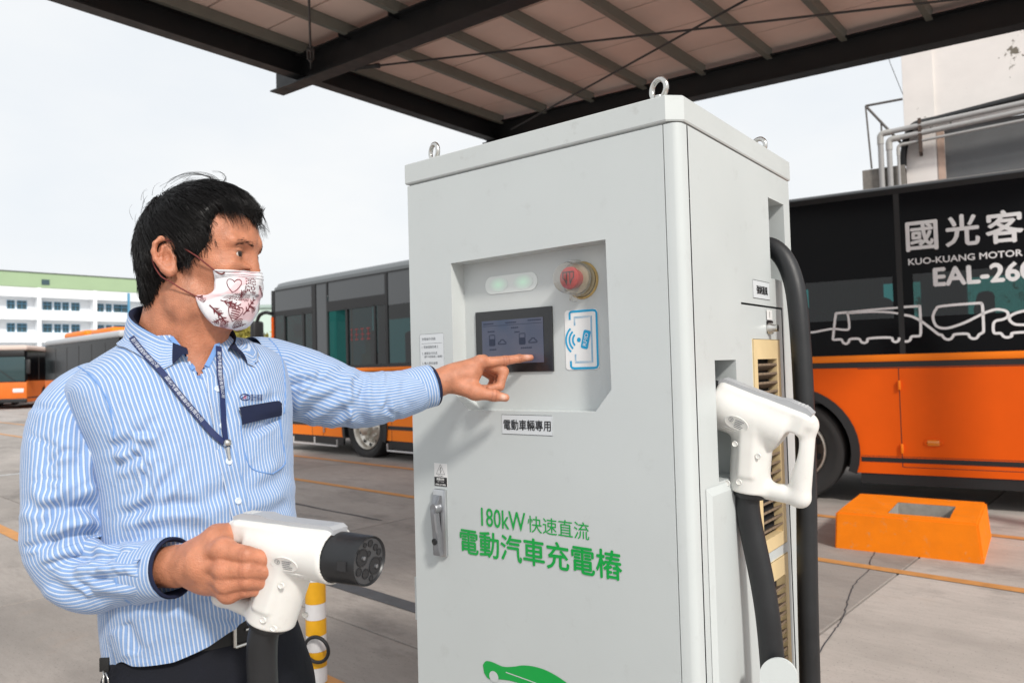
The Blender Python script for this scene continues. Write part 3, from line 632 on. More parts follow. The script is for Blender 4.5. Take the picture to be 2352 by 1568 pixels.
for k in range(9):
    for yy in (.25, 1.45):
        x = X(-1.3)+k*.85
        part(rb, 'seat', MB().box(x, x+.42, yy, yy+.8, 1.0, 1.45, bev=.04).box(x+.30, x+.44, yy, yy+.38, 1.4, 1.98, bev=.05).box(x+.30, x+.44, yy+.42, yy+.8, 1.4, 1.98, bev=.05), m_seat, 50)
# ends
for x, nm in ((0.0, 'end_wall'), (RL, 'end_wall')):
    part(rb, nm, MB().box(x, x+.02 if x == 0 else x-.02, .02, BWD-.02, .3, 2.93), m_orange, None)
# white drawing and lettering on the glass
d = MB(); bf = lambda s_, z: (X(s_), -.003, z)
def ln(pts, w=.022, k=6, closed=False): stroke(d, smoothline(pts, k, closed), w*1.35, bf)
ln([(.10, 1.665), (.16, 1.66), (.24, 1.672), (.34, 1.685), (.44, 1.672), (.485, 1.675), (.492, 1.72), (.486, 1.80), (.475, 1.835)], .015)
d.box(X(.045), X(.10), -.004, -.0025, 1.625, 1.72); d.box(X(.10), X(.125), -.004, -.0025, 1.645, 1.70)
ln([(.47, 1.838), (.39, 1.834), (.375, 1.82), (.345, 1.62), (.342, 1.585), (.355, 1.578)], .017, 4)
ln([(.355, 1.578), (.415, 1.578), (.43, 1.55), (.455, 1.535), (.48, 1.55), (.495, 1.578), (.57, 1.578), (.59, 1.55), (.615, 1.537), (.645, 1.55), (.66, 1.578), (.84, 1.578), (.86, 1.548), (.885, 1.535), (.91, 1.548), (.915, 1.575)], .017, 4)
ln([(.47, 1.838), (.70, 1.850), (.915, 1.855)], .014); ln([(.47, 1.830), (.70, 1.83), (.85, 1.815), (.915, 1.80)], .014)
ln([(.965, 1.858), (1.08, 1.858), (1.096, 1.848), (1.096, 1.66), (1.092, 1.60), (1.08, 1.582), (1.02, 1.58), (1.005, 1.55), (.985, 1.537), (.96, 1.537)], .017, 4)
ln([(.965, 1.785), (1.03, 1.765), (1.10, 1.72), (1.17, 1.655), (1.235, 1.592), (1.26, 1.585), (1.275, 1.56), (1.30, 1.542), (1.33, 1.545), (1.35, 1.57), (1.365, 1.585), (1.46, 1.585), (1.475, 1.558), (1.50, 1.54), (1.53, 1.545), (1.55, 1.575), (1.575, 1.59), (1.585, 1.62), (1.585, 1.82), (1.575, 1.845), (1.55, 1.855), (1.27, 1.846), (1.225, 1.82), (1.20, 1.765), (1.203, 1.71), (1.225, 1.665), (1.27, 1.645), (1.33, 1.648), (1.44, 1.685), (1.53, 1.73), (1.60, 1.765), (1.68, 1.79), (1.74, 1.78), (1.77, 1.755), (1.765, 1.72), (1.73, 1.70), (1.68, 1.69), (1.66, 1.66), (1.658, 1.60), (1.67, 1.58), (1.71, 1.578), (1.73, 1.55), (1.755, 1.54), (1.79, 1.55), (1.805, 1.578), (2.0, 1.578), (2.3, 1.578)], .017, 4)
ln([(2.1, 1.78), (1.93, 1.77), (1.83, 1.75), (1.78, 1.715), (1.795, 1.67), (1.86, 1.645), (2.1, 1.645)], .017, 5)
part(rb, 'line_drawing', d, m_whiteprint, None)
d = MB()
text(d, '國', 1.012, 1.262, 2.375, 2.64, bf, .022); text(d, '光', 1.33, 1.585, 2.385, 2.66, bf, .022); text(d, '客', 1.64, 1.91, 2.375, 2.655, bf, .022); text(d, '運', 1.97, 2.24, 2.375, 2.655, bf, .022)
text(d, 'KUO-KUANG MOTOR TRANSPORT', 1.02, 2.42, 2.245, 2.302, bf, .03)
text(d, 'EAL-260', 1.22, 1.98, 2.035, 2.195, bf, .045)
part(rb, 'white_lettering', d, m_whiteprint, None)

# ---- bus on the left behind the man
la = math.radians(-42.3); LB = Vector((-4.5, 13.92, 0))
lb_ = thing('bus', 'orange bus with grey tinted windows and one slid open, behind the outstretched arm', 'bus', LB, la)
LL = 6.6; lw = [(2.80, .47), (5.45, .47)]
busbody(lb_, LL, lw, 3.13, BWD, .60, m_orange2, (.17, .30, 1.32, 1.45, 2.95), m_roofgrey)
for wx, wz in lw: wheel(lb_, wx, .47, .50, .34, y=.05)
part(lb_, 'belt_rail', MB().box(0, LL, -.012, .02, 1.385, 1.45, bev=.012), m_orange2, 40)
part(lb_, 'belt_stripe', MB().box(0, LL, -.004, .02, 1.32, 1.385), m_blacktrim, None)
d = MB()
for a, b in ((0, 2.19), (3.41, 4.84), (6.06, LL)): part(lb_, 'side_stripe', MB().box(a, b, -.003, .001, .47, .53), m_blacktrim, None)
d = MB()
for x in (1.28, 1.62, 3.50, 4.4): part(lb_, 'panel_seam', MB().box(x, x+.008, -.0016, .001, .30, 1.32), m_dark, None)
for a, b in ((.75, 2.1), (3.45, 4.75)):
    d = MB().tube([(a, -.05, .26), (a, -.05, .15), (b, -.05, .15), (b, -.05, .26)], .014, 8)
    d.cyl((a+(b-a)*.5, -.05, .28), (a+(b-a)*.5, -.05, .15), .012, n=8); part(lb_, 'guard_rail', d, m_wire, 40)
part(lb_, 'handle', MB().box(1.66, 1.69, -.03, 0, .36, .62, bev=.008), m_alu, 40)
# dark frame sheet and windows
fr_holes = [(.06, 1.33, 2.55, 2.93), (.06, 1.33, 1.5, 2.47), (1.45, 1.78, 1.5, 2.93), (1.82, 3.40, 2.60, 2.93), (1.82, 3.40, 1.50, 2.46), (3.46, 4.95, 1.5, 2.93), (5.0, 6.5, 1.5, 2.93)]
part(lb_, 'window_frame', MB().plate(0, LL, 1.45, 2.95, fr_holes, lambda x, z: (x, 0, z)).plate(0, LL, 1.45, 2.95, fr_holes, lambda x, z: (x, .03, z)), m_blacktrim, None)
def pane(a, b, c, e_, m_, y=.012, nm='window'): return part(lb_, nm, MB().add([(a, y, c), (b, y, c), (b, y, e_), (a, y, e_)], [(0, 1, 2, 3)]), m_, None)
pane(.06, 1.33, 2.55, 2.93, m_busgrey); pane(.06, .40, 1.5, 2.47, m_darkglass); pane(.44, 1.02, 1.5, 2.47, m_darkglass, .02); pane(1.08, 1.33, 1.5, 2.47, m_darkglass)
pane(1.45, 1.78, 1.5, 2.93, m_busgrey); pane(1.82, 3.40, 2.60, 2.93, m_busgrey)
w_ = pane(2.39, 3.10, 1.5, 2.46, m_darkglass, .02)
for k, (a, b) in enumerate(((2.45, 2.50), (2.56, 2.66), (2.72, 2.82), (2.88, 2.98))):
    d = MB()
    for zz in (2.08, 1.99, 1.91): d.box(a+.01*(zz*50 % 1), b, .016, .018, zz, zz+.014)
    d.box((a+b)/2-.005, (a+b)/2+.005, .0158, .0185, 1.9, 2.1)
    part(w_, 'red_marking', d, m_red, None)
pane(3.15, 3.40, 1.5, 2.46, m_darkglass); pane(3.46, 4.95, 2.42, 2.93, m_busgrey); pane(3.46, 4.95, 1.5, 2.42, m_darkglass); pane(5.0, 6.5, 1.5, 2.93, m_darkglass)
d = MB()
for a, b, c, e_ in ((.40, .44, 1.5, 2.47), (1.02, 1.08, 1.5, 2.47), (2.34, 2.39, 1.5, 2.46), (3.10, 3.15, 1.5, 2.46), (1.82, 3.4, 2.43, 2.47), (.42, 1.33, 2.44, 2.48)): d.box(a, b, -.004, .028, c, e_)
part(lb_, 'window_sash', d, m_blacktrim, None)
part(lb_, 'far_wall', MB().plate(0, LL, 1.3, 2.95, [(.3, 1.4, 1.55, 2.45), (1.5, 3.0, 1.55, 2.45), (3.1, 4.6, 1.55, 2.45), (4.7, 6.3, 1.55, 2.45)], lambda x, z: (x, BWD-.01, z)), m_blacktrim, None)
part(lb_, 'far_window', MB().add([(0, BWD-.02, 1.5), (LL, BWD-.02, 1.5), (LL, BWD-.02, 2.5), (0, BWD-.02, 2.5)], [(0, 1, 2, 3)]), glass('far bus glass', (.30, .45, .44)), None)
for k in range(4):
    x = 3.3+k*.8
    for yy in (.2, 1.4): part(lb_, 'seat', MB().box(x, x+.42, yy, yy+.8, 1.0, 1.45, bev=.04).box(x+.30, x+.44, yy, yy+.8, 1.4, 2.0, bev=.05), m_seat, 50)
part(lb_, 'fare_box', MB().box(2.0, 2.28, .55, .8, 1.0, 1.70, bev=.02).box(2.05, 2.2, .6, .72, 1.7, 2.1, bev=.02), mat('fare box', (.45, .30, .16), .5), 40)
part(lb_, 'ticket_screen', MB().box(2.06, 2.22, .5, .56, 1.92, 2.12, bev=.01), mat('pale casing', (.5, .5, .5), .5), 40)
part(lb_, 'hand_pole', MB().cyl((1.95, .4, 1.0), (1.95, .4, 2.9), .018, n=10).cyl((2.6, 1.2, 1.0), (2.6, 1.2, 2.9), .018, n=10), m_amber, 40)
# front end: curved corner, windscreen, mirror
part(lb_, 'front_wall', MB().box(-.02, .0, .10, BWD-.1, .3, 1.4), m_orange2, None)
part(lb_, 'windscreen', MB().add([(-.06, .10, 1.4), (-.06, BWD-.1, 1.4), (-.02, BWD-.1, 2.9), (-.02, .10, 2.9)], [(0, 1, 2, 3)]), m_darkglass, None)
part(lb_, 'corner_post', MB().tube([(-.03, .05, .3), (-.03, .05, 1.5), (-.01, .05, 2.95)], .055, 12), m_blacktrim, 40)
part(lb_, 'corner_stripe', MB().box(-.03, .03, -.012, .02, 1.45, 2.45), m_orange, None)
part(lb_, 'rear_wall', MB().box(LL-.02, LL, .02, BWD-.02, .3, 2.95), m_orange2, None)
mr = part(lb_, 'mirror', MB().tube(smoothline([(.0, -.02, 2.52), (-.15, -.06, 2.55), (-.3, -.10, 2.50), (-.38, -.12, 2.35)], 4), .035, 10), m_blacktrim, 50)
part(mr, 'mirror_head', MB().box(-.47, -.33, -.22, .02, 1.85, 2.40, bev=.05, seg=3), m_blacktrim, 50)

# ---- far row of buses at the left
m_farorange = mat('far orange paint', (.70, .16, .02), .45, var=.08, vscale=2, spec=.3)
def farbus(px, py_roof, ang, nm_label, L=10.5, front=True, lift=0., paint=m_farorange, ac=False, depth=None, roofc=(.48, .50, .52)):
    d_ = depth; base = W(px, 800, d_); base[2] = 0
    t = thing('bus', nm_label, 'bus', base, ang, 'buses parked in a row across the yard')
    Wb = 2.45
    wh = [(2.4, .5), (L-3., .5)]
    out = [(0, .32)]
    for wx, wz in wh: out += [(wx-.6, .32)]+arc(wx, wz, .6, 197, -17, 12)
    out += [(L, .32), (L, 1.35), (0, 1.35)]
    part(t, 'flank', MB().prism(out, lambda a, b, o: (a, o, b), 0, .02), paint, 30)
    part(t, 'body', MB().box(.02, L-.02, .3, Wb-.01, .35, 1.35), paint, None)
    part(t, 'glass_band', MB().box(.05, L-.03, .004, Wb-.004, 1.352, 2.85), m_busblack, None)
    d = MB()
    for x in np.arange(1.5, L-.5, 1.5): part(t, 'window_post', MB().box(x, x+.06, -.002, .004, 1.40, 2.72), m_blacktrim, None)
    part(t, 'roof', MB().box(-.02, L, -.01, Wb+.01, 2.852, 3.12, bev=.10, seg=3), mat('far bus roof', roofc, .4), 50)
    part(t, 'side_stripe', MB().box(0, L, -.004, .0, .50, .56), m_blacktrim, None)
    for wx, wz in wh:
        w_ = part(t, 'wheel', MB().lathe([(0, 0), (0, .3), (-.02, .48), (.0, .5), (.26, .5), (.26, 0)], (wx, .06, wz), (0, 1, 0), 24), m_tyre, 40)
        part(w_, 'rim', MB().lathe([(-.025, 0), (-.025, .15), (.0, .28), (-.02, .3)], (wx, .06, wz), (0, 1, 0), 20), m_rim, 40)
    if front:
        part(t, 'front', MB().box(-.06, .02, .0, Wb, .35, 1.30, bev=.04), paint, 40)
        part(t, 'windscreen', MB().box(-.05, .04, .08, Wb-.08, 1.32, 2.55, bev=.03), m_darkfront, 40)
        part(t, 'destination_board', MB().box(-.06, .04, .1, Wb-.1, 2.56, 2.86, bev=.03), m_blacktrim, 40)
        part(t, 'bumper', MB().box(-.10, 0, -.01, Wb+.01, .30, .50, bev=.03), m_blacktrim, 40)
        for yy in (.12, Wb-.62):
            part(t, 'headlamp', MB().box(-.08, 0, yy, yy+.5, .78, 1.0, bev=.05), m_lamp, 40)
        part(t, 'wiper', MB().cyl((-.07, .5, 1.35), (-.07, 1.2, 1.95), .015, n=6).cyl((-.07, 1.5, 1.35), (-.07, 2.1, 1.95), .015, n=6), m_blacktrim, None)
        for yy in (-.15, Wb+.15): part(t, 'mirror', MB().box(-.35, -.22, yy-.1, yy+.1, 1.7, 2.4, bev=.05), m_blacktrim, 40)
    if ac:
        part(t, 'roof_unit', MB().box(1.2, 4.0, .4, Wb-.4, 3.10, 3.40, bev=.14, seg=3), m_orange2, 50)
        part(t, 'roof_unit', MB().box(4.6, 7.0, .4, Wb-.4, 3.10, 3.36, bev=.12, seg=3), m_orange2, 50)
    return t
m_darkfront = mat('windscreen', (.02, .05, .055), .08, spec=.8)
farbus(-22, 0, math.radians(112), 'orange bus front beside the red railed bus door at the edge of the yard', depth=38, L=9, roofc=(.62, .50, .44))
farbus(62, 0, math.radians(104), 'orange bus front with dark windscreen standing against the long black windowed bus', depth=36.5, L=9, roofc=(.62, .50, .44))
farbus(103, 0, math.radians(-43), 'long bus with black window band and pale roof behind the shoulder', depth=33, L=9, front=False, ac=True)
farbus(40, 0, math.radians(20), 'orange bus with two orange roof units behind the other far buses', depth=46, L=11, front=False, ac=True)
farbus(196, 0, math.radians(-38), 'pale roofed bus with orange roof units at the far end of the row', depth=40, L=11, front=False, ac=True)

# ------------------------------------------------------------------ concrete block in front of the near bus
m_block = mat('orange painted concrete', (.88, .22, .004), .7, var=.08, vscale=6, dirt=(.50, .30, .14), dscale=14, damt=.75, spec=.2, bump=.3, bscale=90)
m_rawconc = mat('bare concrete', (.33, .31, .28), .85, var=.15, vscale=20, bump=.3, bscale=80)
bl0 = Vector((2.345, 5.528, 0)); bk = thing('concrete_block', 'orange painted concrete block with a square hole in its top', 'block', bl0, math.radians(-35.5))
bw, bd_, bh = .935, .93, .262
d = MB(); tin = .022
bot = [(0, 0), (bw, 0), (bw, bd_), (0, bd_)]; top = [(.012, tin), (bw-tin, tin), (bw-tin, bd_-tin), (.012, bd_-tin)]
hole = [(.345, .145), (.735, .145), (.735, .62), (.345, .62)]
d.add([(x, y, 0) for x, y in bot]+[(x, y, bh) for x, y in top]+[(x, y, bh) for x, y in hole]+[(x, y, .06) for x, y in hole],
      [(0, 1, 5, 4), (1, 2, 6, 5), (2, 3, 7, 6), (3, 0, 4, 7), (4, 5, 9, 8), (5, 6, 10, 9), (6, 7, 11, 10), (7, 4, 8, 11)])
me = d.mesh('block_body', m_block, None)
bm = bmesh.new(); bm.from_mesh(me); ed = [e_ for e_ in bm.edges if all(v.index < 8 for v in e_.verts) and not all(v.index < 4 for v in e_.verts)]
bmesh.ops.bevel(bm, geom=ed, offset=.012, segments=2, affect='EDGES'); bmesh.ops.subdivide_edges(bm, edges=list(bm.edges), cuts=3, use_grid_fill=True)
for v in bm.verts: v.co += Vector(mnoise.noise_vector(v.co*9))*.003 if v.co.z > .01 else Vector()
bm.to_mesh(me); bm.free(); link('block_body', me, bk)
d = MB(); n_ = 4
d.add([(x, y, bh-.002) for x, y in hole]+[(x, y, .06) for x, y in hole], [(4+i, 4+(i+1) % 4, (i+1) % 4, i) for i in range(4)]+[(4, 5, 6, 7)]); part(bk, 'hole_lining', d, m_rawconc, None)

# ------------------------------------------------------------------ delineator post behind the man
bp_ = W(727, 1500, 2.85); post = thing('delineator_post', 'yellow and white banded delineator post on the yard floor behind the man', 'bollard', (bp_[0], bp_[1], 0))
m_py = mat('yellow reflective band', (.80, .40, .01), .4, var=.06, vscale=40, bump=.15, bscale=90); m_pw = mat('white reflective band', (.72, .70, .70), .4, var=.05, vscale=40)
zz = [0.03, .215, .275, .335, .395, .455, .515, .60, .72]; pr_ = .039
for k in range(len(zz)-1): part(post, 'band', MB().lathe([(zz[k], pr_), (zz[k+1]-.0005, pr_)], (0, 0, 0), (0, 0, 1), 28), m_pw if k % 2 else m_py, 60)
part(post, 'cap', MB().lathe([(.7195, pr_), (.735, .034), (.742, .02), (.744, 0)], (0, 0, 0), (0, 0, 1), 28), m_py, 60)
part(post, 'foot', MB().lathe([(0, .10), (.012, .10), (.03, .05), (.031, pr_)], (0, 0, 0), (0, 0, 1), 28), m_rubber, 60)
lc = W(727, 1491, 2.79); o = link('rubber_loop', MB().torus((0, 0, 0), (.25, 1, .1), .049, .0068).mesh('rubber_loop', m_rubber, 60)); o.location = lc
tag(o, 'black rubber hose loop hanging on the banded delineator post', 'hose loop')

# ------------------------------------------------------------------ canopy
m_beam = mat('black steel beam', (.008, .009, .011), .5, var=.2, vscale=6)
m_purlin = mat('grey steel purlin', (.17, .175, .155), .5, var=.1, vscale=8)
m_panel = mat('pinkish roof sheet', (.78, .61, .545), .6, var=.09, vscale=1.6)
m_cable = mat('steel rod', (.05, .05, .052), .5, .4)
K0 = Vector((-.133, 9.107, 4.2)); kd = Vector((-.647, -.763, 0)); kn = Vector((.763, -.647, -.0508))
ca_ang = math.atan2(kn.y, kn.x)
can = thing('canopy', 'black steel canopy with grey purlins and pinkish roof sheets over the bus bay', 'canopy', (K0.x, K0.y, 0), ca_ang)
# local frame: x = along far beam (falling 5 %), y = out of the picture plane away -> -y comes toward the left beam's free end
SLP = -.0508
def KP(s_, t_, h): return (s_, -t_, 4.2+h+SLP*s_)      # s along far beam, t towards the free end of the left beam, h above beam soffit
KL, KT = 6.7, 5.6
def ibeam(s0, t0, s1, t1, h0, h1, w, fl=.012):
    """I section between two plan points"""
    a = Vector((s0, t0)); b = Vector((s1, t1)); t_ = (b-a).normalized(); n_ = Vector((-t_.y, t_.x)); d = MB()
    def slab(w_, za, zb_):
        vs = []
        for p in (a, b):
            for sd_ in (-1, 1):
                for z in (za, zb_): q_ = p+n_*w_/2*sd_; vs.append(KP(q_.x, q_.y, z))
        d.add(vs, [(0, 1, 3, 2), (4, 6, 7, 5), (0, 4, 5, 1), (2, 3, 7, 6), (0, 2, 6, 4), (1, 5, 7, 3)])
    slab(w, h0, h0+fl); slab(w, h1-fl, h1); slab(.008, h0+fl, h1-fl); return d
part(can, 'eave_beam', ibeam(0, -.15, 0, KT, 0, .22, .14), m_beam, None)
part(can, 'cross_beam', ibeam(-.16, 0, KL, 0, -.02, .22, .15), m_beam, None)
part(can, 'cross_beam', ibeam(-.42, 2.80, KL, 2.80, -.06, .20, .15), m_beam, None)
part(can, 'cross_beam', ibeam(-.16, 5.55, KL, 5.55, -.02, .22, .15), m_beam, None)
part(can, 'eave_beam', ibeam(KL, -.15, KL, KT, 0, .22, .14), m_beam, None)
pur = []
for k in range(0, 14):
    s_ = .13+k*.665
    if s_ > KL-.2: break
    d = MB()
    vs = []
    for t_ in (.02, KT-.05):
        for (ds, h) in ((-.025, .19), (.025, .19), (.025, .285), (-.025, .285)): vs.append(KP(s_+ds, t_, h))
    d.add(vs, [(0, 1, 5, 4), (1, 2, 6, 5), (2, 3, 7, 6), (3, 0, 4, 7), (0, 3, 2, 1), (4, 5, 6, 7)])
    pu = part(can, 'purlin', d, m_purlin, None)
    d = MB(); c_ = KP(s_-.045, 2.72, .19); d.box(c_[0]-.006, c_[0]+.006, c_[1]-.20, c_[1]+.02, c_[2]-.02, c_[2]+.10); part(pu, 'cleat', d, m_beam, None)
t_ = -.12; k = 0
while t_ < KT:
    t2 = min(t_+.56, KT+.1); d = MB(); vs = []
    for s_ in (-.06, KL+.1):
        for (tt, h) in ((t_+.010, .287), (t2-.010, .287), (t2-.010, .33), (t_+.010, .33)): vs.append(KP(s_, tt, h))
    d.add(vs, [(0, 1, 5, 4), (1, 2, 6, 5), (2, 3, 7, 6), (3, 0, 4, 7), (0, 3, 2, 1), (4, 5, 6, 7)])
    part(can, 'roof_sheet', d, m_panel, None); t_ = t2; k += 1
part(can, 'roof_backing', MB().add([KP(-.05, -.1, .325), KP(KL, -.1, .325), KP(KL, KT, .325), KP(-.05, KT, .325)], [(0, 1, 2, 3)]), mat('dark seam', (.04, .033, .03), .8), None)
# bracing rods with turnbuckles, in the bay between the two beams
for a, b in (((.35, 2.70), (6.3, .12)), ((6.4, 2.7), (.35, .12)), ((.25, 2.86), (4.0, 5.5))):
    pa, pb = Vector(KP(*a, .02)), Vector(KP(*b, .06)); rd = part(can, 'tie_rod', MB().cyl(pa, pb, .0095, n=8), m_cable, 40)
    t_ = (pb-pa).normalized(); c_ = pa+t_*.35; u = t_.cross(Vector((0, 0, 1))).normalized()
    d = MB()
    for sg in (-1, 1): d.cyl(c_-t_*.12+u*.025*sg, c_+t_*.12+u*.025*sg, .009, n=8)
    d.cyl(c_-t_*.14, c_-t_*.10, .024, n=8); d.cyl(c_+t_*.10, c_+t_*.14, .024, n=8); part(rd, 'turnbuckle', d, m_cable, 40)
# posts: one hidden behind the charging cabinet, others out of frame
for (s_, t_) in ((.75, .0), (KL-.3, 0.)):
    x, y, z = KP(s_, t_, -.02); part(can, 'post', MB().box(x-.10, x+.10, y-.10, y+.10, 0, z, bev=.01), m_beam, None)

# ------------------------------------------------------------------ white building behind the near bus
m_render = mat('peeling white render', (.78, .74, .71), .85, var=.05, vscale=2.5, dirt=(.16, .14, .12), dscale=4.2, damt=0., bump=.25, bscale=40)
_t = m_render.node_tree; _b = _t.nodes['Principled BSDF']
_c = N(_t, 'ShaderNodeTexCoord'); _v = N(_t, 'ShaderNodeTexNoise'); _v.inputs['Scale'].default_value = 1.15; _v.inputs['Detail'].default_value = 1.5; _n = N(_t, 'ShaderNodeTexNoise'); _n.inputs['Scale'].default_value = 7; _n.inputs['Detail'].default_value = 9; _n.inputs['Roughness'].default_value = .7
_t.links.new(_c.outputs['Object'], _v.inputs[0]); _t.links.new(_c.outputs['Object'], _n.inputs[0])
_m = N(_t, 'ShaderNodeMath', operation='MULTIPLY'); _t.links.new(_v.outputs[0], _m.inputs[0]); _t.links.new(_n.outputs[0], _m.inputs[1])
_r = N(_t, 'ShaderNodeMapRange'); _r.inputs[1].default_value = .352; _r.inputs[2].default_value = .375; _t.links.new(_m.outputs[0], _r.inputs[0])
_x = N(_t, 'ShaderNodeMix', data_type='RGBA'); _x.inputs[7].default_value = (.17, .15, .12, 1); _src = _b.inputs['Base Color'].links[0].from_socket; _t.links.new(_src, _x.inputs[6]); _t.links.new(_r.outputs[0], _x.inputs[0]); _t.links.new(_x.outputs[2], _b.inputs['Base Color'])
wa = math.radians(-31.2); wbld = thing('rendered_building', 'peeling white rendered building with pipes and a grey shutter rising behind the near bus', 'building', (6, 12, 0), wa)
Q = lambda s_, z, o=0.: (s_, -o, z)
d = MB().plate(.455, 11, 0, 9.5, [(1.0, 6.5, 2.6, 4.97)], lambda s_, z: Q(s_, z)); d.add([Q(.455, 0), Q(.455, 9.5), Q(.455, 9.5, -7), Q(.455, 0, -7)], [(0, 1, 2, 3)]); d.add([Q(.455, 9.5), Q(11, 9.5), Q(11, 9.5, -7), Q(.455, 9.5, -7)], [(0, 1, 2, 3)])
d.add([Q(11, 0), Q(11, 9.5), Q(11, 9.5, -7), Q(11, 0, -7)], [(3, 2, 1, 0)])
part(wbld, 'wall', d, m_render, None)
part(wbld, 'pilaster', MB().box(.46, .885, -.05, 0.01, 0, 9.4), m_render, None)
part(wbld, 'shutter', MB().box(1.0, 6.5, .05, .10, 2.6, 4.97), mat('grey shutter', (.12, .125, .13), .6, var=.1, vscale=3), None)
part(wbld, 'door_post', MB().box(.90, .998, -.03, .06, 0, 4.97), mat('stained pink render', (.50, .36, .29), .85, var=.2, vscale=8, dirt=(.25, .12, .06), dscale=5, damt=.8), None)
part(wbld, 'ledge', MB().box(-.16, .45, -.25, 2.5, 3.2, 4.41), mat('mossy ledge', (.20, .185, .165), .9, var=.35, vscale=6), None)
for (s0, zt_, zr, r_, zb_) in ((.125, 4.945, 5.05, .042, 4.0), (.245, 4.83, 4.94, .042, 4.0), (.37, 4.72, 4.81, .022, 4.0)):
    d = MB().tube([Q(s0, zb_, .30), Q(s0, zt_-.06, .30)]+[Q(s0+.06*(1-math.cos(a)), zt_-.06+.06*math.sin(a), .30) for a in np.linspace(.3, 1.57, 5)]+[Q(7, zt_+(zr-zt_)*(7-s0)/1.91, .30)], r_, 12)
    pp = part(wbld, 'pipe', d, mat('grey pvc pipe', (.36, .355, .35), .45, var=.08, vscale=6), 50)
    part(pp, 'elbow', MB().tube([Q(s0, zt_-.17, .30), Q(s0, zt_-.06, .30)]+[Q(s0+.06*(1-math.cos(a)), zt_-.06+.06*math.sin(a), .30) for a in np.linspace(.3, 1.57, 5)]+[Q(s0+.16, zt_+.002, .30)], r_*1.18, 12), mat('pipe elbow', (.40, .39, .37), .5), 50)
part(wbld, 'pipe_bracket', MB().box(.655, .70, -.34, -.0, 4.55, 5.08), mat('rusty bracket', (.07, .045, .035), .8), None)
d = MB().tube(smoothline([Q(.42, 4.42, .12), Q(.44, 4.65, .14), Q(.50, 4.9, .14), Q(.62, 5.05, .12), Q(.9, 5.09, .08), Q(1.6, 5.16, .08), Q(3, 5.30, .08), Q(7, 5.7, .08)], 6), .05, 10)
part(wbld, 'cable_bundle', d, m_rubber, 50)
d = MB(); r1, r2, r3 = Q(-.07, 5.45, .25), Q(.46, 5.45, .25), Q(-.02, 4.42, .25)
d.cyl(r1, r2, .02, n=8).cyl(r1, r3, .014, n=8).cyl(r1, Q(.45, 4.72, .15), .02, n=8).cyl(Q(.14, 5.18, .2), Q(.14, 4.9, .2), .014, n=8)
part(wbld, 'railing', d, mat('old railing', (.13, .12, .115), .6, .3), 40)
part(wbld, 'overhead_wire', MB().tube([Q(.22, 6.9, .2), Q(.30, 6.1, .2), Q(.455, 5.6, .0)], .005, 6), m_cable, 40)

# ------------------------------------------------------------------ long school-like block far left
m_fw = mat('white facade', (.84, .86, .88), .7, var=.04, vscale=.4); m_fg = mat('green parapet', (.34, .46, .28), .7, var=.05, vscale=.3)
m_fwin = mat('far window', (.045, .085, .10), .15, spec=.6); m_fframe = mat('blue window frame', (.10, .30, .48), .5); m_fsoff = mat('recess wall', (.82, .84, .87), .8)
fb = thing('school_building', 'long white gallery building with green parapet and blue framed windows across the yard', 'building', (-68.16, 114.52, 0), math.radians(47))
BX0, BX1 = -16, 24
Q2 = lambda s_, z, o=0.: (s_, -o, z)
part(fb, 'parapet', MB().box(BX0, BX1, -.6, 8, 15.2, 17.35), m_fg, None)
part(fb, 'roof_edge', MB().box(BX0-.1, BX1+.1, -.7, 8.1, 17.352, 17.5), mat('roof edge', (.10, .12, .10), .7), None)
part(fb, 'wall', MB().box(BX0, BX1, 1.2, 8, 0, 15.2), m_fsoff, None)
for z0, z1 in ((13.75, 15.198), (10.35, 11.85), (6.95, 8.45), (3.5, 5.0)): part(fb, 'gallery_front', MB().box(BX0, BX1, -.5, 1.3, z0, z1), m_fw, None)
for s_ in (-12.2, -4.5, 3.18, 10.9, 18.6): part(fb, 'column', MB().box(s_-.25, s_+.25, -.62, 1.3, 0, 15.19), m_fw, None)
wmes = {}
def fwin(s0, s1, z0, z1):
    w_ = part(fb, 'window', MB().plate(s0-.07, s1+.07, z0-.07, z1+.07, [(s0, s1, z0, z1)], lambda s_, z: Q2(s_, z, -1.12)).box(s0, s1, 1.10, 1.16, z0+(z1-z0)*.62, z0+(z1-z0)*.62+.10).box((s0+s1)/2-.03, (s0+s1)/2+.03, 1.10, 1.16, z0, z1), m_fframe, None)
    part(w_, 'pane', MB().add([Q2(s0, z0, -1.17), Q2(s1, z0, -1.17), Q2(s1, z1, -1.17), Q2(s0, z1, -1.17)], [(0, 1, 2, 3)]), m_fwin, None)
bay = [(-8.2, -7.3), (-6.93, -5.76), (-3.55, -2.43), (-2.02, -1.22), (-.91, -.11), (.34, 1.42), (3.84, 4.94), (5.33, 6.08), (6.5, 8.8), (11.6, 12.8), (13.2, 14.0), (14.4, 15.2), (-10.5, -9.4)]
for zo in (12.02, 8.6, 5.2):
    for a, b in bay: fwin(a, b, zo, zo+1.2)
part(fb, 'roof_vent', MB().box(-4.2, -3.15, -.68, -.58, 15.65, 16.45), m_fwin, None)
part(fb, 'drain_pipe', MB().box(7.95, 8.25, -.9, -.55, 0, 15), m_fframe, None)
# pale green shed and tree seen between the man's mask and the left bus
pg = W(596, 745, 88); pg[2] = 0
sh_ = thing('green_shed', 'pale green flat roofed building far behind the bus mirror', 'building', pg, math.radians(4))
part(sh_, 'wall', MB().box(-9, 9, 0, 8, 0, 9.2), mat('pale green wall', (.52, .64, .57), .7, var=.05, vscale=.3), None)
part(sh_, 'roof', MB().box(-9.3, 9.3, -.3, 8.3, 9.2, 9.55), mat('shed roof', (.36, .45, .42), .7), None)
for k in (-3., -.7, 1.6, 4): part(sh_, 'window', MB().box(k, k+.9, -.05, .05, 5.6, 7.2), m_fwin, None)

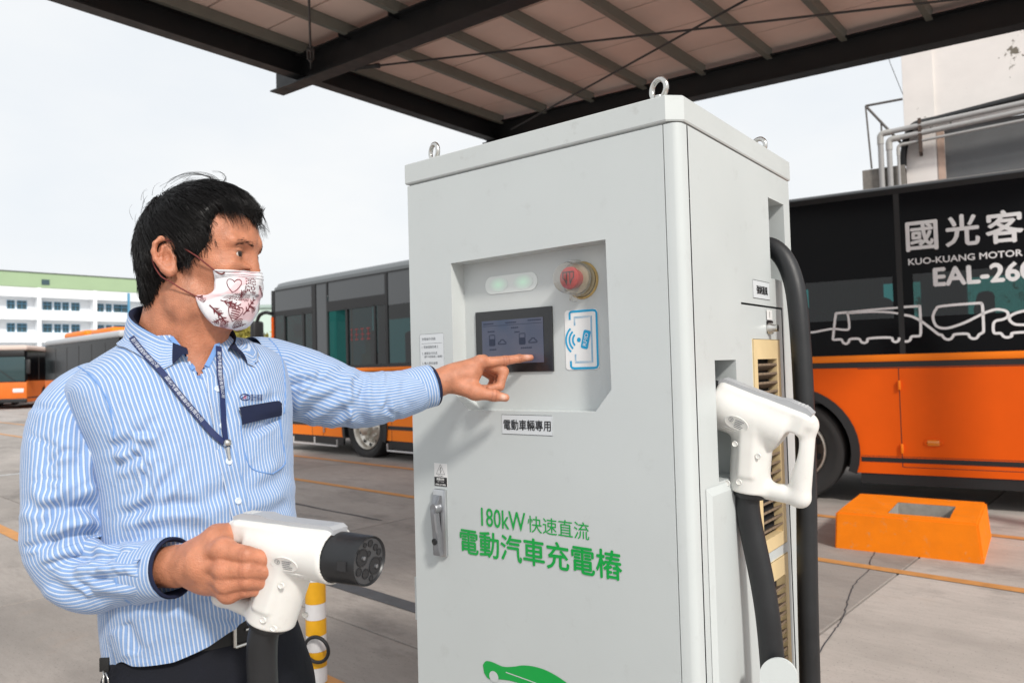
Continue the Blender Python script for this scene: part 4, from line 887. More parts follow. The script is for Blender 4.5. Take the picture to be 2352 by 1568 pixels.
m_leaf = mat('yellow green leaves', (.33, .29, .05), .7, var=.45, vscale=1.2); m_bark = mat('bark', (.10, .075, .05), .9)
def tree(px, depth, h, cr_, label, seed, n=1500):
    r = np.random.default_rng(seed); b = W(px, 840, depth); b[2] = 0
    t = thing('tree', label, 'tree', b)
    d = MB(); d.tube([(0, 0, 0), (.05, .02, h*.3), (-.04, .05, h*.62)], [.18, .14, .07], 10)
    for k in range(6):
        a = k*1.1; d.tube([(0, 0, h*(.28+.05*k)), (cr_*.4*math.cos(a), cr_*.4*math.sin(a), h*(.5+.05*k)), (cr_*.7*math.cos(a), cr_*.7*math.sin(a), h*(.62+.05*k))], [.07, .05, .02], 6)
    part(t, 'trunk', d, m_bark, 50)
    cl = [(r.normal(size=3)*np.array([.5, .5, .33])*cr_+np.array([0, 0, h*.68])) for _ in range(26)]; vs, fs = [], []
    for k in range(n):
        c = cl[k % 26]; p = c+r.normal(size=3)*cr_*.17; s_ = .16+.12*r.random()
        u = r.normal(size=3); u /= np.linalg.norm(u); w_ = np.cross(u, r.normal(size=3)); w_ /= np.linalg.norm(w_)
        o = len(vs); vs += [p-u*s_, p+w_*s_*.5, p+u*s_, p-w_*s_*.5]; fs.append((o, o+1, o+2, o+3))
    part(t, 'crown', MB().add(vs, fs), m_leaf, None)
tree(536, 52, 5.6, 1.9, 'yellow green leafy tree beside the bus mirror below the pale green building', 3, 2600)
tree(572, 56, 5.0, 1.8, 'smaller yellow green tree between the leafy tree and the bus mirror', 5, 2200)
tree(470, 58, 5.2, 1.9, 'yellow green tree behind the man and left of the other trees', 8, 1500)
# ------------------------------------------------------------------ implicit surface mesher for organic shapes
class SDF:
    def __init__(s): s.p = []
    def cap(s, a, b, r0, r1=None, k=.01, op='u'):
        a, b = np.asarray(a, float), np.asarray(b, float); r1 = r0 if r1 is None else r1; ab = b-a; L2 = ab@ab+1e-12
        def f(P):
            t = np.clip((P-a)@ab/L2, 0, 1); return np.linalg.norm(P-a-t[:, None]*ab, axis=1)-(r0+(r1-r0)*t)
        s.p.append((f, op, k, (a+b)/2, np.linalg.norm(ab)/2+max(r0, r1))); return s
    def chain(s, pts, rs, k=.01, op='u'):
        for i in range(len(pts)-1): s.cap(pts[i], pts[i+1], rs[i], rs[i+1], k, op)
        return s
    def ell(s, c, r, k=.01, R=None, op='u'):
        c, r = np.asarray(c, float), np.asarray(r, float); R = np.eye(3) if R is None else R
        def f(P):
            q = (P-c)@R; k0 = np.linalg.norm(q/r, axis=1); k1 = np.linalg.norm(q/(r*r), axis=1)+1e-9
            return k0*(k0-1)/k1
        s.p.append((f, op, k, c, r.max())); return s
    def box(s, c, h, rr, k=.005, R=None, op='u'):
        c, h = np.asarray(c, float), np.asarray(h, float); R = np.eye(3) if R is None else R
        def f(P):
            q = np.abs((P-c)@R)-h+rr; return np.linalg.norm(np.maximum(q, 0), axis=1)+np.minimum(q.max(1), 0)-rr
        s.p.append((f, op, k, c, np.linalg.norm(h))); return s
    def cyl(s, a, b, r, rr=.002, k=.005, op='u', r1=None):
        a, b = np.asarray(a, float), np.asarray(b, float); L = np.linalg.norm(b-a); ax = (b-a)/L; r1 = r if r1 is None else r1
        def f(P):
            h = (P-a)@ax; rad = np.linalg.norm(P-a-h[:, None]*ax, axis=1); rt = r+(r1-r)*np.clip(h/L, 0, 1)
            q = np.stack([rad-rt+rr, np.abs(h-L/2)-L/2+rr], 1); return np.linalg.norm(np.maximum(q, 0), axis=1)+np.minimum(q.max(1), 0)-rr
        s.p.append((f, op, k, (a+b)/2, math.hypot(L/2, max(r, r1)))); return s
    def eval(s, P, prims=None):
        d = np.full(len(P), 1e3)
        for f, op, k, c, r in (s.p if prims is None else prims):
            e_ = f(P)
            if op == 'u':
                h = np.clip(.5+.5*(d-e_)/k, 0, 1); d = d*(1-h)+e_*h-k*h*(1-h)
            else:
                h = np.clip(.5-.5*(d+e_)/k, 0, 1); d = d*(1-h)-e_*h+k*h*(1-h)
        return d
    def mesh(s, vox, nb=24):
        us = [p for p in s.p if p[1] == 'u']
        lo = np.min([p[3]-p[4] for p in us], 0)-4*vox; hi = np.max([p[3]+p[4] for p in us], 0)+4*vox
        S = nb*vox; nB = np.ceil((hi-lo)/S).astype(int); NN = int(nB.max()*nb+4)
        ii = np.stack(np.meshgrid(*[np.arange(n) for n in nB], indexing='ij'), -1).reshape(-1, 3)
        cen = lo+(ii+.5)*S; near = np.full(len(cen), 1e3)
        for p in us: near = np.minimum(near, np.linalg.norm(cen-p[3], axis=1)-p[4])
        ii = ii[near < S*.9]; g = np.arange(nb+1)
        loc = np.stack(np.meshgrid(g, g, g, indexing='ij'), -1).reshape(-1, 3)
        keys, pos, quads = [], [], []
        key = lambda c: c[..., 0]+NN*(c[..., 1]+NN*c[..., 2].astype(np.int64))
        for b in ii:
            c = lo+(b+.5)*S; rel = [p for p in s.p if np.linalg.norm(c-p[3])-p[4] < S*.9+.03+p[2]]
            if not rel: continue
            V = s.eval(lo+(b*nb+loc)*vox, rel).reshape(nb+1, nb+1, nb+1)
            if V.min() > 0 or V.max() < 0: continue
            sg = V < 0; cs = np.zeros((nb, nb, nb), int)
            for dx in (0, 1):
                for dy in (0, 1):
                    for dz in (0, 1): cs += sg[dx:dx+nb, dy:dy+nb, dz:dz+nb]
            cells = np.argwhere((cs > 0) & (cs < 8))
            if not len(cells): continue
            acc = np.zeros((len(cells), 3)); cnt = np.zeros(len(cells))
            C = [np.array(o) for o in ((0, 0, 0), (1, 0, 0), (0, 1, 0), (1, 1, 0), (0, 0, 1), (1, 0, 1), (0, 1, 1), (1, 1, 1))]
            for a, e_ in ((0, 1), (2, 3), (4, 5), (6, 7), (0, 2), (1, 3), (4, 6), (5, 7), (0, 4), (1, 5), (2, 6), (3, 7)):
                pa, pb = cells+C[a], cells+C[e_]; va, vb = V[pa[:, 0], pa[:, 1], pa[:, 2]], V[pb[:, 0], pb[:, 1], pb[:, 2]]
                x = (va < 0) != (vb < 0); t = np.where(x, va/(va-vb+1e-20), 0)
                acc += np.where(x[:, None], pa+(pb-pa)*t[:, None], 0); cnt += x
            keys.append(key(cells+b*nb+1)); pos.append(lo+(b*nb+acc/cnt[:, None])*vox)
            for ax in range(3):
                e_ = np.zeros(3, int); e_[ax] = 1; A = V[:nb, :nb, :nb]; B = V[e_[0]:e_[0]+nb, e_[1]:e_[1]+nb, e_[2]:e_[2]+nb]
                ed = np.argwhere((A < 0) != (B < 0)); fl = A[ed[:, 0], ed[:, 1], ed[:, 2]] < 0
                e1, e2 = np.zeros(3, int), np.zeros(3, int); e1[(ax+1) % 3] = 1; e2[(ax+2) % 3] = 1; gb_ = ed+b*nb+1
                q = np.stack([key(gb_), key(gb_-e1), key(gb_-e1-e2), key(gb_-e2)], 1); q[~fl] = q[~fl][:, ::-1]; quads.append(q)
        keys = np.concatenate(keys); pos = np.concatenate(pos); quads = np.concatenate(quads)
        o = np.argsort(keys); keys, pos = keys[o], pos[o]
        idx = np.clip(np.searchsorted(keys, quads), 0, len(keys)-1); ok = (keys[idx] == quads).all(1)
        return pos, idx[ok][:, ::-1]
def relax(V, F, it=1, w=.5):
    for _ in range(it):
        A = np.zeros_like(V); C = np.zeros(len(V))
        for k in range(4):
            for j in (1, 3): np.add.at(A, F[:, k], V[F[:, (k+j) % 4]]); np.add.at(C, F[:, k], 1)
        V = V*(1-w)+w*A/np.maximum(C, 1)[:, None]
    return V
def raw_mesh(name, V, F, mats, smooth=180, uv=None, mi=None):
    me = bpy.data.meshes.new(name); V = np.asarray(V, np.float32); F = np.asarray(F, np.int32)
    me.vertices.add(len(V)); me.vertices.foreach_set('co', V.ravel())
    me.loops.add(F.size); me.loops.foreach_set('vertex_index', F.ravel())
    me.polygons.add(len(F)); k = F.shape[1]; me.polygons.foreach_set('loop_start', np.arange(0, F.size, k, dtype=np.int32)); me.polygons.foreach_set('loop_total', np.full(len(F), k, np.int32))
    for m_ in (mats if isinstance(mats, (list, tuple)) else [mats]): me.materials.append(m_)
    me.update(calc_edges=True); me.validate()
    if smooth is not None:
        me.polygons.foreach_set('use_smooth', [True]*len(me.polygons))
        if smooth < 180: me.set_sharp_from_angle(angle=math.radians(smooth))
    if mi is not None: me.polygons.foreach_set('material_index', np.asarray(mi, np.int32))
    if uv is not None: me.uv_layers.new(name='UVMap').data.foreach_set('uv', np.asarray(uv, np.float32).ravel())
    return me

# ------------------------------------------------------------------ charging connector ("gun"): x forward to the plug face, z up
GRIP_A, GRIP_B = np.array([-.196, 0, .022]), np.array([-.228, 0, -.098])
def make_gun(label, cable_pts_local, mtx, group):
    t = thing('charging_connector', label, 'connector', (0, 0, 0), 0, group); t.matrix_world = mtx
    s = SDF()
    s.cyl((-.175, 0, .0), (-.046, 0, 0), .036, .006, .004, r1=.0445)             # barrel
    s.box((-.125, 0, .022), (.075, .027, .020), .008, .010)                       # top block under the lever
    s.cap((-.125, 0, .020), (-.200, 0, .024), .021, .017, .012)                   # bar back to the grip
    s.box((-.165, 0, .030), (.045, .0215, .0095), .006, .006)
    s.cap(GRIP_A, GRIP_B, .0180, .0175, .010)                                      # grip
    s.cap(GRIP_B, (-.158, 0, -.112), .0150, .018, .008)                           # lower strut
    s.cyl((-.120, 0, -.015), (-.150, 0, -.125), .0345, .004, .010, r1=.0335)       # cable neck
    s.box((-.128, .0, -.045), (.014, .0365, .055), .006, .006, R=np.array([[.965, 0, -.263], [0, 1, 0], [.263, 0, .965]]).T)
    s.ell((-.186, 0, -.042), (.0185, .060, .050), .006, op='s')                    # finger opening
    s.cyl((-.056, 0, 0), (-.03, 0, 0), .0400, .001, .002, op='s')
    V, F = s.mesh(.0019); V = relax(V, F, 1, .4)
    link('housing', raw_mesh('housing', V, F, m_whiteplastic), t)
    d = MB().lathe([(-.056, 0), (-.056, .0398), (-.012, .0390), (-.003, .0390), (0, .0380), (-.002, .0355), (-.003, .0350), (-.003, 0)], (0, 0, 0), (1, 0, 0), 48)
    pl = part(t, 'plug', d, m_blackplastic, 35)
    part(pl, 'side_slot', MB().box(-.022, -.010, -.0408, -.034, -.008, .007), m_dark, None)
    part(pl, 'plug_face', MB().lathe([(-.0026, .0352), (-.0024, 0)], (0, 0, 0), (1, 0, 0), 40), mat('dark grey plug face', (.05, .052, .056), .5), None)
    for (y, z, r) in ((.0135, -.0095, .0108), (-.0135, .0075, .0108), (.003, .0235, .0044), (.0, .010, .0036), (.014, .016, .0042), (.0215, .008, .0042), (.025, -.0035, .0026), (-.0085, .0235, .003), (-.020, -.010, .0050), (-.006, -.016, .0062), (-.0215, .019-.002, .0028), (.006, -.025, .0038)):
        y, z, r = y*1.14, z*1.14, r*1.14
        w_ = part(pl, 'pin_socket', MB().lathe([(-.0022, r*1.12), (-.0014, r*1.1), (-.0014, r*.98), (-.0022, r*.95)], (0, y, z), (1, 0, 0), 20), m_blackplastic, 40)
        part(w_, 'well', MB().lathe([(-.0019, r*.96), (-.0020, 0)], (0, y, z), (1, 0, 0), 18), m_dark, None)
        if r > .008: part(w_, 'pin', MB().lathe([(-.0020, .0032), (.0006, .003), (.0010, .002), (.0010, 0)], (0, y+.001, z-.001), (1, 0, 0), 14), m_darkalu, 40)
    # lever along the top
    pf = [(-.044, .037), (-.044, .045), (-.050, .050), (-.120, .0495), (-.146, .0505), (-.160, .0545), (-.192, .0525), (-.203, .047), (-.203, .040), (-.150, .0405), (-.135, .0405), (-.060, .0405)]
    part(t, 'lever', MB().prism(pf, lambda a, b, o: (a, o, b), -.0165, .0165), m_leverplastic, 30)
    d = MB()
    for k in range(3): d.box(-.190+k*.006, -.188+k*.006, -.010, .010, .0505, .0545)
    part(t, 'lever_ribs', d, mat('lever rib', (.62, .63, .64), .4), None)
    for sg in (-1, 1):
        part(t, 'screw', MB().lathe([(0, .0048), (.0012, .0046), (.0016, .003), (.0006, .0022), (.0006, 0)], (-.112, sg*.0265, .024), (0, sg, 0), 16), m_steel, 40)
        d = MB(); c_ = (-.100, -.012)
        ov = [(c_[0]+.021*math.cos(a), c_[1]+.0125*math.sin(a)) for a in np.linspace(0, 2*math.pi, 28, False)]
        surf = lambda x, z, o: (x, sg*(math.sqrt(max(.0418**2-z*z, 1e-6))+o), z)
        n_ = len(ov); d.add([surf(*p, -.001) for p in ov]+[surf(c_[0]+(p[0]-c_[0])*.96, c_[1]+(p[1]-c_[1])*.94, .0012) for p in ov]+[surf(c_[0]+(p[0]-c_[0])*.88, c_[1]+(p[1]-c_[1])*.84, .0005) for p in ov],
            [(i, (i+1) % n_, n_+(i+1) % n_, n_+i) for i in range(n_)]+[(n_+i, n_+(i+1) % n_, 2*n_+(i+1) % n_, 2*n_+i) for i in range(n_)]+[tuple(range(2*n_, 3*n_))])
        bd_ = part(t, 'oval_badge', d, m_whiteplastic, 40)
        d = MB(); sf = lambda u, z: surf(c_[0]+(-sg)*u, c_[1]+z, .0009)
        for k in range(5): text(d, 'EV-180-CN', -.004-.001*(k % 2), .014-.002*(k % 3), .0055-.0032*k-.001, .0055-.0032*k+.0008, sf) if False else stroke(d, [(-.003, .0055-.0032*k), (.012-.002*(k % 3), .0055-.0032*k)], .0011, sf)
        stroke(d, arc(-.010, .0035, .0038, 0, 360, 14), .0007, sf); stroke(d, [(-.012, .005), (-.0095, .0035), (-.008, .0055), (-.0105, .0005)], .0007, sf)
        part(bd_, 'badge_print', d, m_greyink, None)
        for z_ in (-.027, -.031, -.035):
            d = MB(); pts = [surf(x, z_, .0003) for x in np.linspace(-.125, -.068, 8)] if z_ < 0 else [surf(x, z_, .0003) for x in np.linspace(-.12, -.062, 8)]
            part(t, 'rib', d.tube(pts, .0011, 6), m_whiteplastic, 60)
        for (x, z) in ((-.108, -.048), (-.135, -.108), (-.150, -.052), (-.118, -.118)):
            part(t, 'housing_screw', MB().lathe([(0, .005), (.0015, .005), (.0022, .0042), (.001, .0035), (.001, 0)], (x, sg*.0335, z), (0, sg, 0), 14), m_whiteplastic, 40)
    part(t, 'cable_gland', MB().lathe([(0, .030), (.012, .029), (.016, .026)], (-.150, 0, -.118), (-.26, 0, -.966), 28), m_blackplastic, 40)
    if cable_pts_local: part(t, 'cable', MB().tube(smoothline(cable_pts_local, 8), .0205, 18), m_rubber, 60)
    return t
def frame_mtx(o, x, up):
    x = Vector(x).normalized(); z = Vector(up); z = (z-x*z.dot(x)).normalized(); y = z.cross(x)
    m_ = Matrix((x, y, z)).transposed().to_4x4(); m_.translation = Vector(o); return m_
# held by the man
GM = frame_mtx(W(850, 1288, .955), (.905, -.425, -.035), (.05, .0, 1)) @ Matrix.Diagonal((1.10, .90, .82, 1))
gi = GM.inverted(); pw = lambda p: tuple(gi @ Vector(p))
c0 = GM @ Vector((-.150, 0, -.118))
cab_pts = [(-.147, 0, -.108), (-.162, 0, -.165)]+[pw(p) for p in (c0+Vector((-.015, .02, -.16)), c0+Vector((-.01, .06, -.40)), c0+Vector((.03, .12, -.62)), c0+Vector((.14, .25, -.70)), c0+Vector((.32, .45, -.712)), c0+Vector((.55, .62, -.712)))]
gun1 = make_gun('white charging connector with black round plug held in the man\'s right fist', cab_pts, GM, 'charging connectors')
# parked in the cabinet side
e1v = Vector((math.cos(CABR), math.sin(CABR), 0)); e2v = Vector((-e1v.y, e1v.x, 0))
cp = lambda u, v, z: cabL+e1v*u+e2v*v+Vector((0, 0, z))
GM2 = frame_mtx(cp(CABW-.078, .180, 1.335), -e1v*.90-e2v*.10+Vector((0, 0, .36)), e1v*.36+Vector((0, 0, .92))) @ Matrix.Diagonal((1.17, 1.05, 1.13, 1))
gi = GM2.inverted()
c0 = GM2 @ Vector((-.150, 0, -.118))
cab_pts = [(-.147, 0, -.108), (-.160, 0, -.160)]+[pw(p) for p in (c0+e1v*.025+Vector((0, 0, -.25)), c0+e1v*.04+Vector((0, 0, -.55)), c0+e1v*.07+Vector((0, 0, -.85)), c0+e1v*.16+Vector((0, 0, -1.02)), c0+e1v*.3+e2v*.15+Vector((0, 0, -1.06)))]
gun2 = make_gun('white charging connector parked in the holster on the cabinet side', cab_pts, GM2, 'charging connectors')
# thick cable leaving the upper slot
kp = [cp(CABW-.15, .525, 1.63), cp(CABW-.06, .525, 1.672), cp(CABW-.005, .52, 1.665), cp(CABW+.035, .51, 1.60), cp(CABW+.052, .50, 1.48), cp(CABW+.058, .49, 1.2), cp(CABW+.050, .485, .8), cp(CABW+.05, .48, .3), cp(CABW+.09, .47, .08), cp(CABW+.35, .40, .024), cp(CABW+.8, .5, .024)]
kp0 = kp[0]; o = link('charging_cable', MB().tube([p-Vector(kp0) for p in [Vector(q) for q in smoothline(kp, 8)]], .0228, 20).mesh('charging_cable', m_rubber, 60)); o.location = kp0
tag(o, 'thick black charging cable hanging from the upper slot of the cabinet side', 'cable')
# ------------------------------------------------------------------ the man
from mathutils.bvhtree import BVHTree
PB = np.array([-.53, 1.21, 0.])
man = thing('person', 'person in a blue striped shirt and floral face mask touching the charger screen', 'person', PB)
def wpart(th, name, mb, mats, smooth=180, base=PB):
    mb.v = [tuple(np.asarray(p)-base) for p in mb.v]; return part(th, name, mb, mats, smooth)

def skinmat():
    m = bpy.data.materials.new('skin'); m.use_nodes = True; t = m.node_tree; b = t.nodes['Principled BSDF']
    b.inputs['Roughness'].default_value = .47; b.inputs['Subsurface Weight'].default_value = .12; b.inputs['Subsurface Radius'].default_value = (1, .35, .18); b.inputs['Subsurface Scale'].default_value = .006
    a = N(t, 'ShaderNodeAttribute', attribute_name='tint'); c = N(t, 'ShaderNodeTexCoord')
    n = N(t, 'ShaderNodeTexNoise'); n.inputs['Scale'].default_value = 55; n.inputs['Detail'].default_value = 5; t.links.new(c.outputs['Object'], n.inputs[0])
    r = N(t, 'ShaderNodeMapRange'); r.inputs[1].default_value = .3; r.inputs[2].default_value = .7; r.inputs[3].default_value = .80; r.inputs[4].default_value = 1.12; t.links.new(n.outputs[0], r.inputs[0])
    x = N(t, 'ShaderNodeMix', data_type='RGBA', blend_type='MULTIPLY'); x.inputs[0].default_value = 1; t.links.new(a.outputs['Color'], x.inputs[6]); t.links.new(r.outputs[0], x.inputs[7]); t.links.new(x.outputs[2], b.inputs['Base Color'])
    n2 = N(t, 'ShaderNodeTexVoronoi'); n2.inputs['Scale'].default_value = 520; t.links.new(c.outputs['Object'], n2.inputs[0])
    n3 = N(t, 'ShaderNodeTexNoise'); n3.inputs['Scale'].default_value = 160; n3.inputs['Detail'].default_value = 4; t.links.new(c.outputs['Object'], n3.inputs[0])
    ad = N(t, 'ShaderNodeMath', operation='ADD'); t.links.new(n2.outputs[0], ad.inputs[0]); t.links.new(n3.outputs[0], ad.inputs[1])
    bp = N(t, 'ShaderNodeBump'); bp.inputs['Strength'].default_value = .4; bp.inputs['Distance'].default_value = .0015; t.links.new(ad.outputs[0], bp.inputs['Height']); t.links.new(bp.outputs[0], b.inputs['Normal'])
    return m
m_skin = skinmat()
SKIN = np.array([.53, .215, .120])

# ---- head frame (f forward, l left, u up)
hf = np.array([math.cos(.06), -math.sin(.06)*1., .02]); hf /= np.linalg.norm(hf); hl = np.cross([0, 0, 1.], hf); hl /= np.linalg.norm(hl); hu = np.cross(hf, hl)
EAR = W(384, 597, 1.150); HO = EAR+hl*.076
HM = np.stack([hf, hl, hu], 1)
def Hd(f, l, u): return HO+HM@np.array([f, l, u])
S = SDF()
def hell(f, l, u, rf, rl, ru, k=.02, op='u'): S.ell(Hd(f, l, u), (rf, rl, ru), k, HM, op)
def hcap(a, b, r0, r1, k=.01, op='u'): S.cap(Hd(*a), Hd(*b), r0, r1, k, op)
hell(.010, 0, .045, .091, .0735, .080)
hell(.048, 0, .040, .060, .060, .058, .03)
hell(.048, 0, -.022, .050, .052, .066, .03)
hell(.036, 0, -.066, .048, .048, .040, .025)
hell(.078, 0, -.086, .020, .024, .018, .022)
for s_ in (-1, 1):
    hell(.072, s_*.037, -.012, .022, .020, .016, .02)
    hcap((.092, s_*.046, .030), (.104, s_*.012, .033), .0085, .0105, .012)
    hell(.012, s_*.054, -.060, .022, .012, .028, .02)          # jaw angle
hcap((.0985, 0, .026), (.104, 0, -.004), .0085, .0085, .010); hcap((.103, 0, -.002), (.1065, 0, -.026), .0085, .0115, .008)
for s_ in (-1, 1):
    hell(.099, s_*.0125, -.030, .011, .0085, .009, .006)
    hell(.106, s_*.033, .0115, .013, .015, .011, .012, 's')      # socket
    hell(.0865, s_*.0325, .0115, .0142, .0150, .0135, .005)      # lids
    hell(.1015, s_*.0335, .0098, .0085, .0128, .0036, .0015, 's')  # eye opening
    hcap((.091, s_*.046, -.006), (.106, s_*.020, -.010), .004, .003, .008)
# ear (near and far)
for s_ in (-1, 1):
    out = lambda f, u, o=0.: (f*.80+.001, s_*(.0715+.004+max(0, .012-f)*.36+o), u*.84+.007)
    hell(-.002, s_*.0765, .007, .0135, .0035, .0225, .008)
    S.chain([Hd(*out(*q)) for q in ((.013, .014), (.012, .023), (.004, .0305), (-.008, .0305), (-.017, .021), (-.020, .006), (-.017, -.008), (-.011, -.018), (-.004, -.027))], [.003, .0036, .0042, .0042, .0042, .0042, .004, .004, .0045], .0025)
    S.chain([Hd(*out(*q)) for q in ((-.004, -.027), (.004, -.0325), (.010, -.028), (.013, -.018))], [.0052, .0062, .0055, .003], .005)
    S.chain([Hd(*out(*q, -.001)) for q in ((.002, .020), (-.006, .014), (-.009, .004), (-.007, -.008), (.0, -.017), (.007, -.019))], [.0026, .0032, .0035, .0033, .0032, .003], .0025)
    S.cap(Hd(*out(.012, -.003, -.001)), Hd(*out(.012, -.012, -.001)), .0040, .0035, .003)
    hell(.0030, s_*.0850, .0045, .0072, .0095, .0105, .002, 's'); hell(-.0078, s_*.0868, .0175, .0028, .005, .009, .001, 's'); hell(.002, s_*.0860, .0245, .006, .005, .0032, .001, 's')
# neck, throat, shoulders and chest (under the shirt)
NB = W(414, 800, 1.245)
S.cap(Hd(-.016, 0, -.035), NB, .056, .058, .025); S.cap(Hd(.012, 0, -.075), NB+np.array([.03, -.02, -.02]), .044, .042, .03)
hcap((.006, -.047, -.072), tuple(HM.T@(NB+np.array([.045, -.045, -.045])-HO)), .010, .009, .018)       # sternomastoid cord
SR, SLf = W(200, 945, 1.17), W(596, 850, 1.37)
CH = W(452, 985, 1.235)
S.cap(NB, CH, .060, .085, .04); S.cap(SR+[.06, .03, -.02], SLf+[-.05, -.03, -.03], .045, .045, .05); S.cap(NB, SR*.5+NB*.5+[0, 0, -.02], .045, .04, .03); S.cap(NB, SLf*.5+NB*.5+[0, 0, -.03], .045, .045, .03)
S.cap(CH, W(465, 1330, 1.22), .095, .10, .05)
ER = W(172, 1285, 1.115); WR = W(408, 1299, 1.045)
S.chain([SR, ER, W(300, 1308, 1.075), WR], [.036, .032, .032, .0265], .02)
EL = W(815, 915, 1.455); WL = W(1004, 880, 1.548)
S.chain([SLf, EL, W(900, 905, 1.505), WL], [.038, .036, .034, .0265], .02)
def Wp(l): return [W(*q) for q in l]
# ---- right hand closed on the grip of the connector
S.chain([WR, W(470, 1290, 1.015)], [.0265, .030], .012)
mc = Wp([(511, 1262, .992), (515, 1306, .985), (521, 1338, .988), (526, 1362, .997)])
for j, p in enumerate(mc): S.cap(W(440, 1281+9*j, 1.032), p, .0165, .0125 if j else .013, .006)
for j, p in enumerate(mc): S.cap(W(448, 1283+8*j, 1.022), p+np.array([-.006, -.008, .002]), .0055, .0050, .006)
S.ell(W(478, 1302, 1.022), (.040, .020, .038), .012)
fr_ = [[(511, 1262, .992), (566, 1274, .978), (603, 1283, .990), (610, 1289, 1.022), (590, 1291, 1.050), (566, 1290, 1.058)],
       [(515, 1306, .985), (566, 1307, .976), (606, 1311, .990), (612, 1316, 1.022), (592, 1317, 1.052), (566, 1316, 1.060)],
       [(521, 1338, .988), (566, 1333, .980), (601, 1334, .993), (607, 1338, 1.024), (588, 1339, 1.052), (564, 1338, 1.060)],
       [(526, 1362, .997), (564, 1354, .988), (593, 1352, .998), (600, 1356, 1.024), (584, 1357, 1.050), (562, 1356, 1.058)]]
frr = [[.0135, .0118, .0112, .0098, .009, .008], [.0135, .0118, .0112, .0098, .009, .008], [.0128, .0112, .0105, .0094, .0088, .0078], [.0118, .0098, .0092, .0082, .0076, .007]]
for j in range(4): S.chain(Wp(fr_[j]), frr[j], .0022)
for j in range(4): S.ell(Wp(fr_[j])[0]+np.array([.0, -.004, 0]), (.0125, .010, .011), .008)
S.chain(Wp([(448, 1270, 1.035), (500, 1234, 1.030), (548, 1219, 1.045), (585, 1222, 1.062)]), [.018, .0165, .0125, .010], .012)
S.cap(W(500, 1240, 1.02), W(520, 1260, 1.0), .012, .012, .015)
# ---- left hand pointing at the screen
nF = np.array([-math.sin(CABR), math.cos(CABR), 0.])          # into the cabinet
def on_screen(px, py, back):
    r = cF+cR*(px-CX)/FPX-cU*(py-CY)/FPX; p0 = np.array(cabL)+nF*(PDEP-.005-back); return cO+r*(((p0-cO)@nF)/(r@nF))
TIP = on_screen(1219, 821, .0072)
S.chain([WL, W(1040, 868, 1.556)], [.0265, .028], .012)
mi_, mm_, mr_, mp_ = Wp([(1103, 833, 1.568), (1110, 829, 1.588), (1110, 834, 1.608), (1100, 842, 1.625)])
for p, r_ in ((mi_, .0145), (mm_, .0145), (mr_, .0138), (mp_, .0125)): S.cap(W(1030, 868, 1.56), p, .019, r_, .014)
S.ell(W(1068, 858, 1.572), (.036, .030, .020), .014)
S.ell(mi_+np.array([0, -.002, .004]), (.0125, .0115, .0115), .008)
PIPi = W(1160, 828, 1.590); DIPi = PIPi*.46+TIP*.54+np.array([0, 0, .001])
S.chain([mi_, PIPi, DIPi, TIP], [.0125, .0104, .0090, .0068], .004)
S.chain(Wp([(1110, 832, 1.588), (1157, 853, 1.592), (1148, 887, 1.583), (1124, 893, 1.575)]), [.0128, .0108, .0096, .0082], .004)
S.chain(Wp([(1110, 836, 1.608), (1150, 860, 1.612), (1138, 892, 1.600), (1112, 892, 1.590)]), [.0124, .0104, .0092, .008], .004)
S.chain(Wp([(1100, 844, 1.625), (1136, 868, 1.626), (1124, 893, 1.614), (1104, 890, 1.604)]), [.0112, .0092, .0082, .0072], .004)
TH_ = Wp([(1046, 884, 1.55), (1092, 902, 1.542), (1134, 908, 1.548), (1161, 913, 1.552)])
S.chain(TH_, [.019, .0138, .0112, .0086], .008); S.cap(W(1080, 870, 1.56), W(1092, 896, 1.548), .012, .011, .02)
V, F = S.mesh(.0020); V = relax(V, F, 1, .35)
# skin tone: ears, knuckles, fingertips warmer; beard shadow and lash line darker; nails paler
col = np.tile(SKIN, (len(V), 1)); L_ = (V-HO)@HM
def blend(mask, c):
    global col
    col = col*(1-mask[:, None])+np.asarray(c)*mask[:, None]
g = lambda P0, r: np.exp(-(np.linalg.norm(V-P0, axis=1)/r)**2)
gl = lambda f, l, u, rf, rl, ru: np.exp(-(((L_-np.array([f, l, u]))/np.array([rf, rl, ru]))**2).sum(1))
blend(.35*gl(-.004, -.085, 0, .02, .012, .032), (.56, .19, .11))
for p in mc: blend(.35*g(p, .014), (.55, .19, .115))
for j in range(4):
    for k in (1, 2): blend(.25*g(Wp(fr_[j])[k], .012), (.55, .18, .11))
for p in (PIPi, mi_, TH_[2], TIP): blend(.35*g(p, .013), (.56, .19, .12))
blend(.40*gl(.03, -.06, -.05, .05, .02, .04), (.36, .165, .10)); blend(.25*gl(.02, -.07, -.02, .012, .02, .03), (.30, .15, .10))
for s_ in (-1, 1):
    blend(.85*gl(.098, s_*.033, .0142, .014, .015, .0015), (.05, .025, .02)); blend(.35*gl(.096, s_*.033, .0046, .012, .013, .0022), (.30, .13, .08)); blend(.3*gl(.092, s_*.036, -.002, .012, .016, .005), (.40, .17, .10))
blend(.8*np.clip(1.2*g(TIP+np.array([-.008, -.008, .003]), .0065), 0, 1), (.72, .42, .33)); blend(.85*np.clip(1.3*g(W(1156, 912, 1.5425), .0058), 0, 1), (.74, .48, .38))
blend(.5*gl(.0, 0, -.13, .06, .06, .03), (.50, .18, .09))
def crease_shade(P0, P1, t, w_=.0014, rad=.012, a=.5):  # shade of skin folds painted as dark bands across the finger joints
    P0, P1 = np.asarray(P0), np.asarray(P1); ax = (P1-P0)/np.linalg.norm(P1-P0); c_ = P0+(P1-P0)*t; blend(a*np.exp(-(((V-c_)@ax)/w_)**2)*(np.linalg.norm(V-c_, axis=1) < rad), (.30, .085, .04))
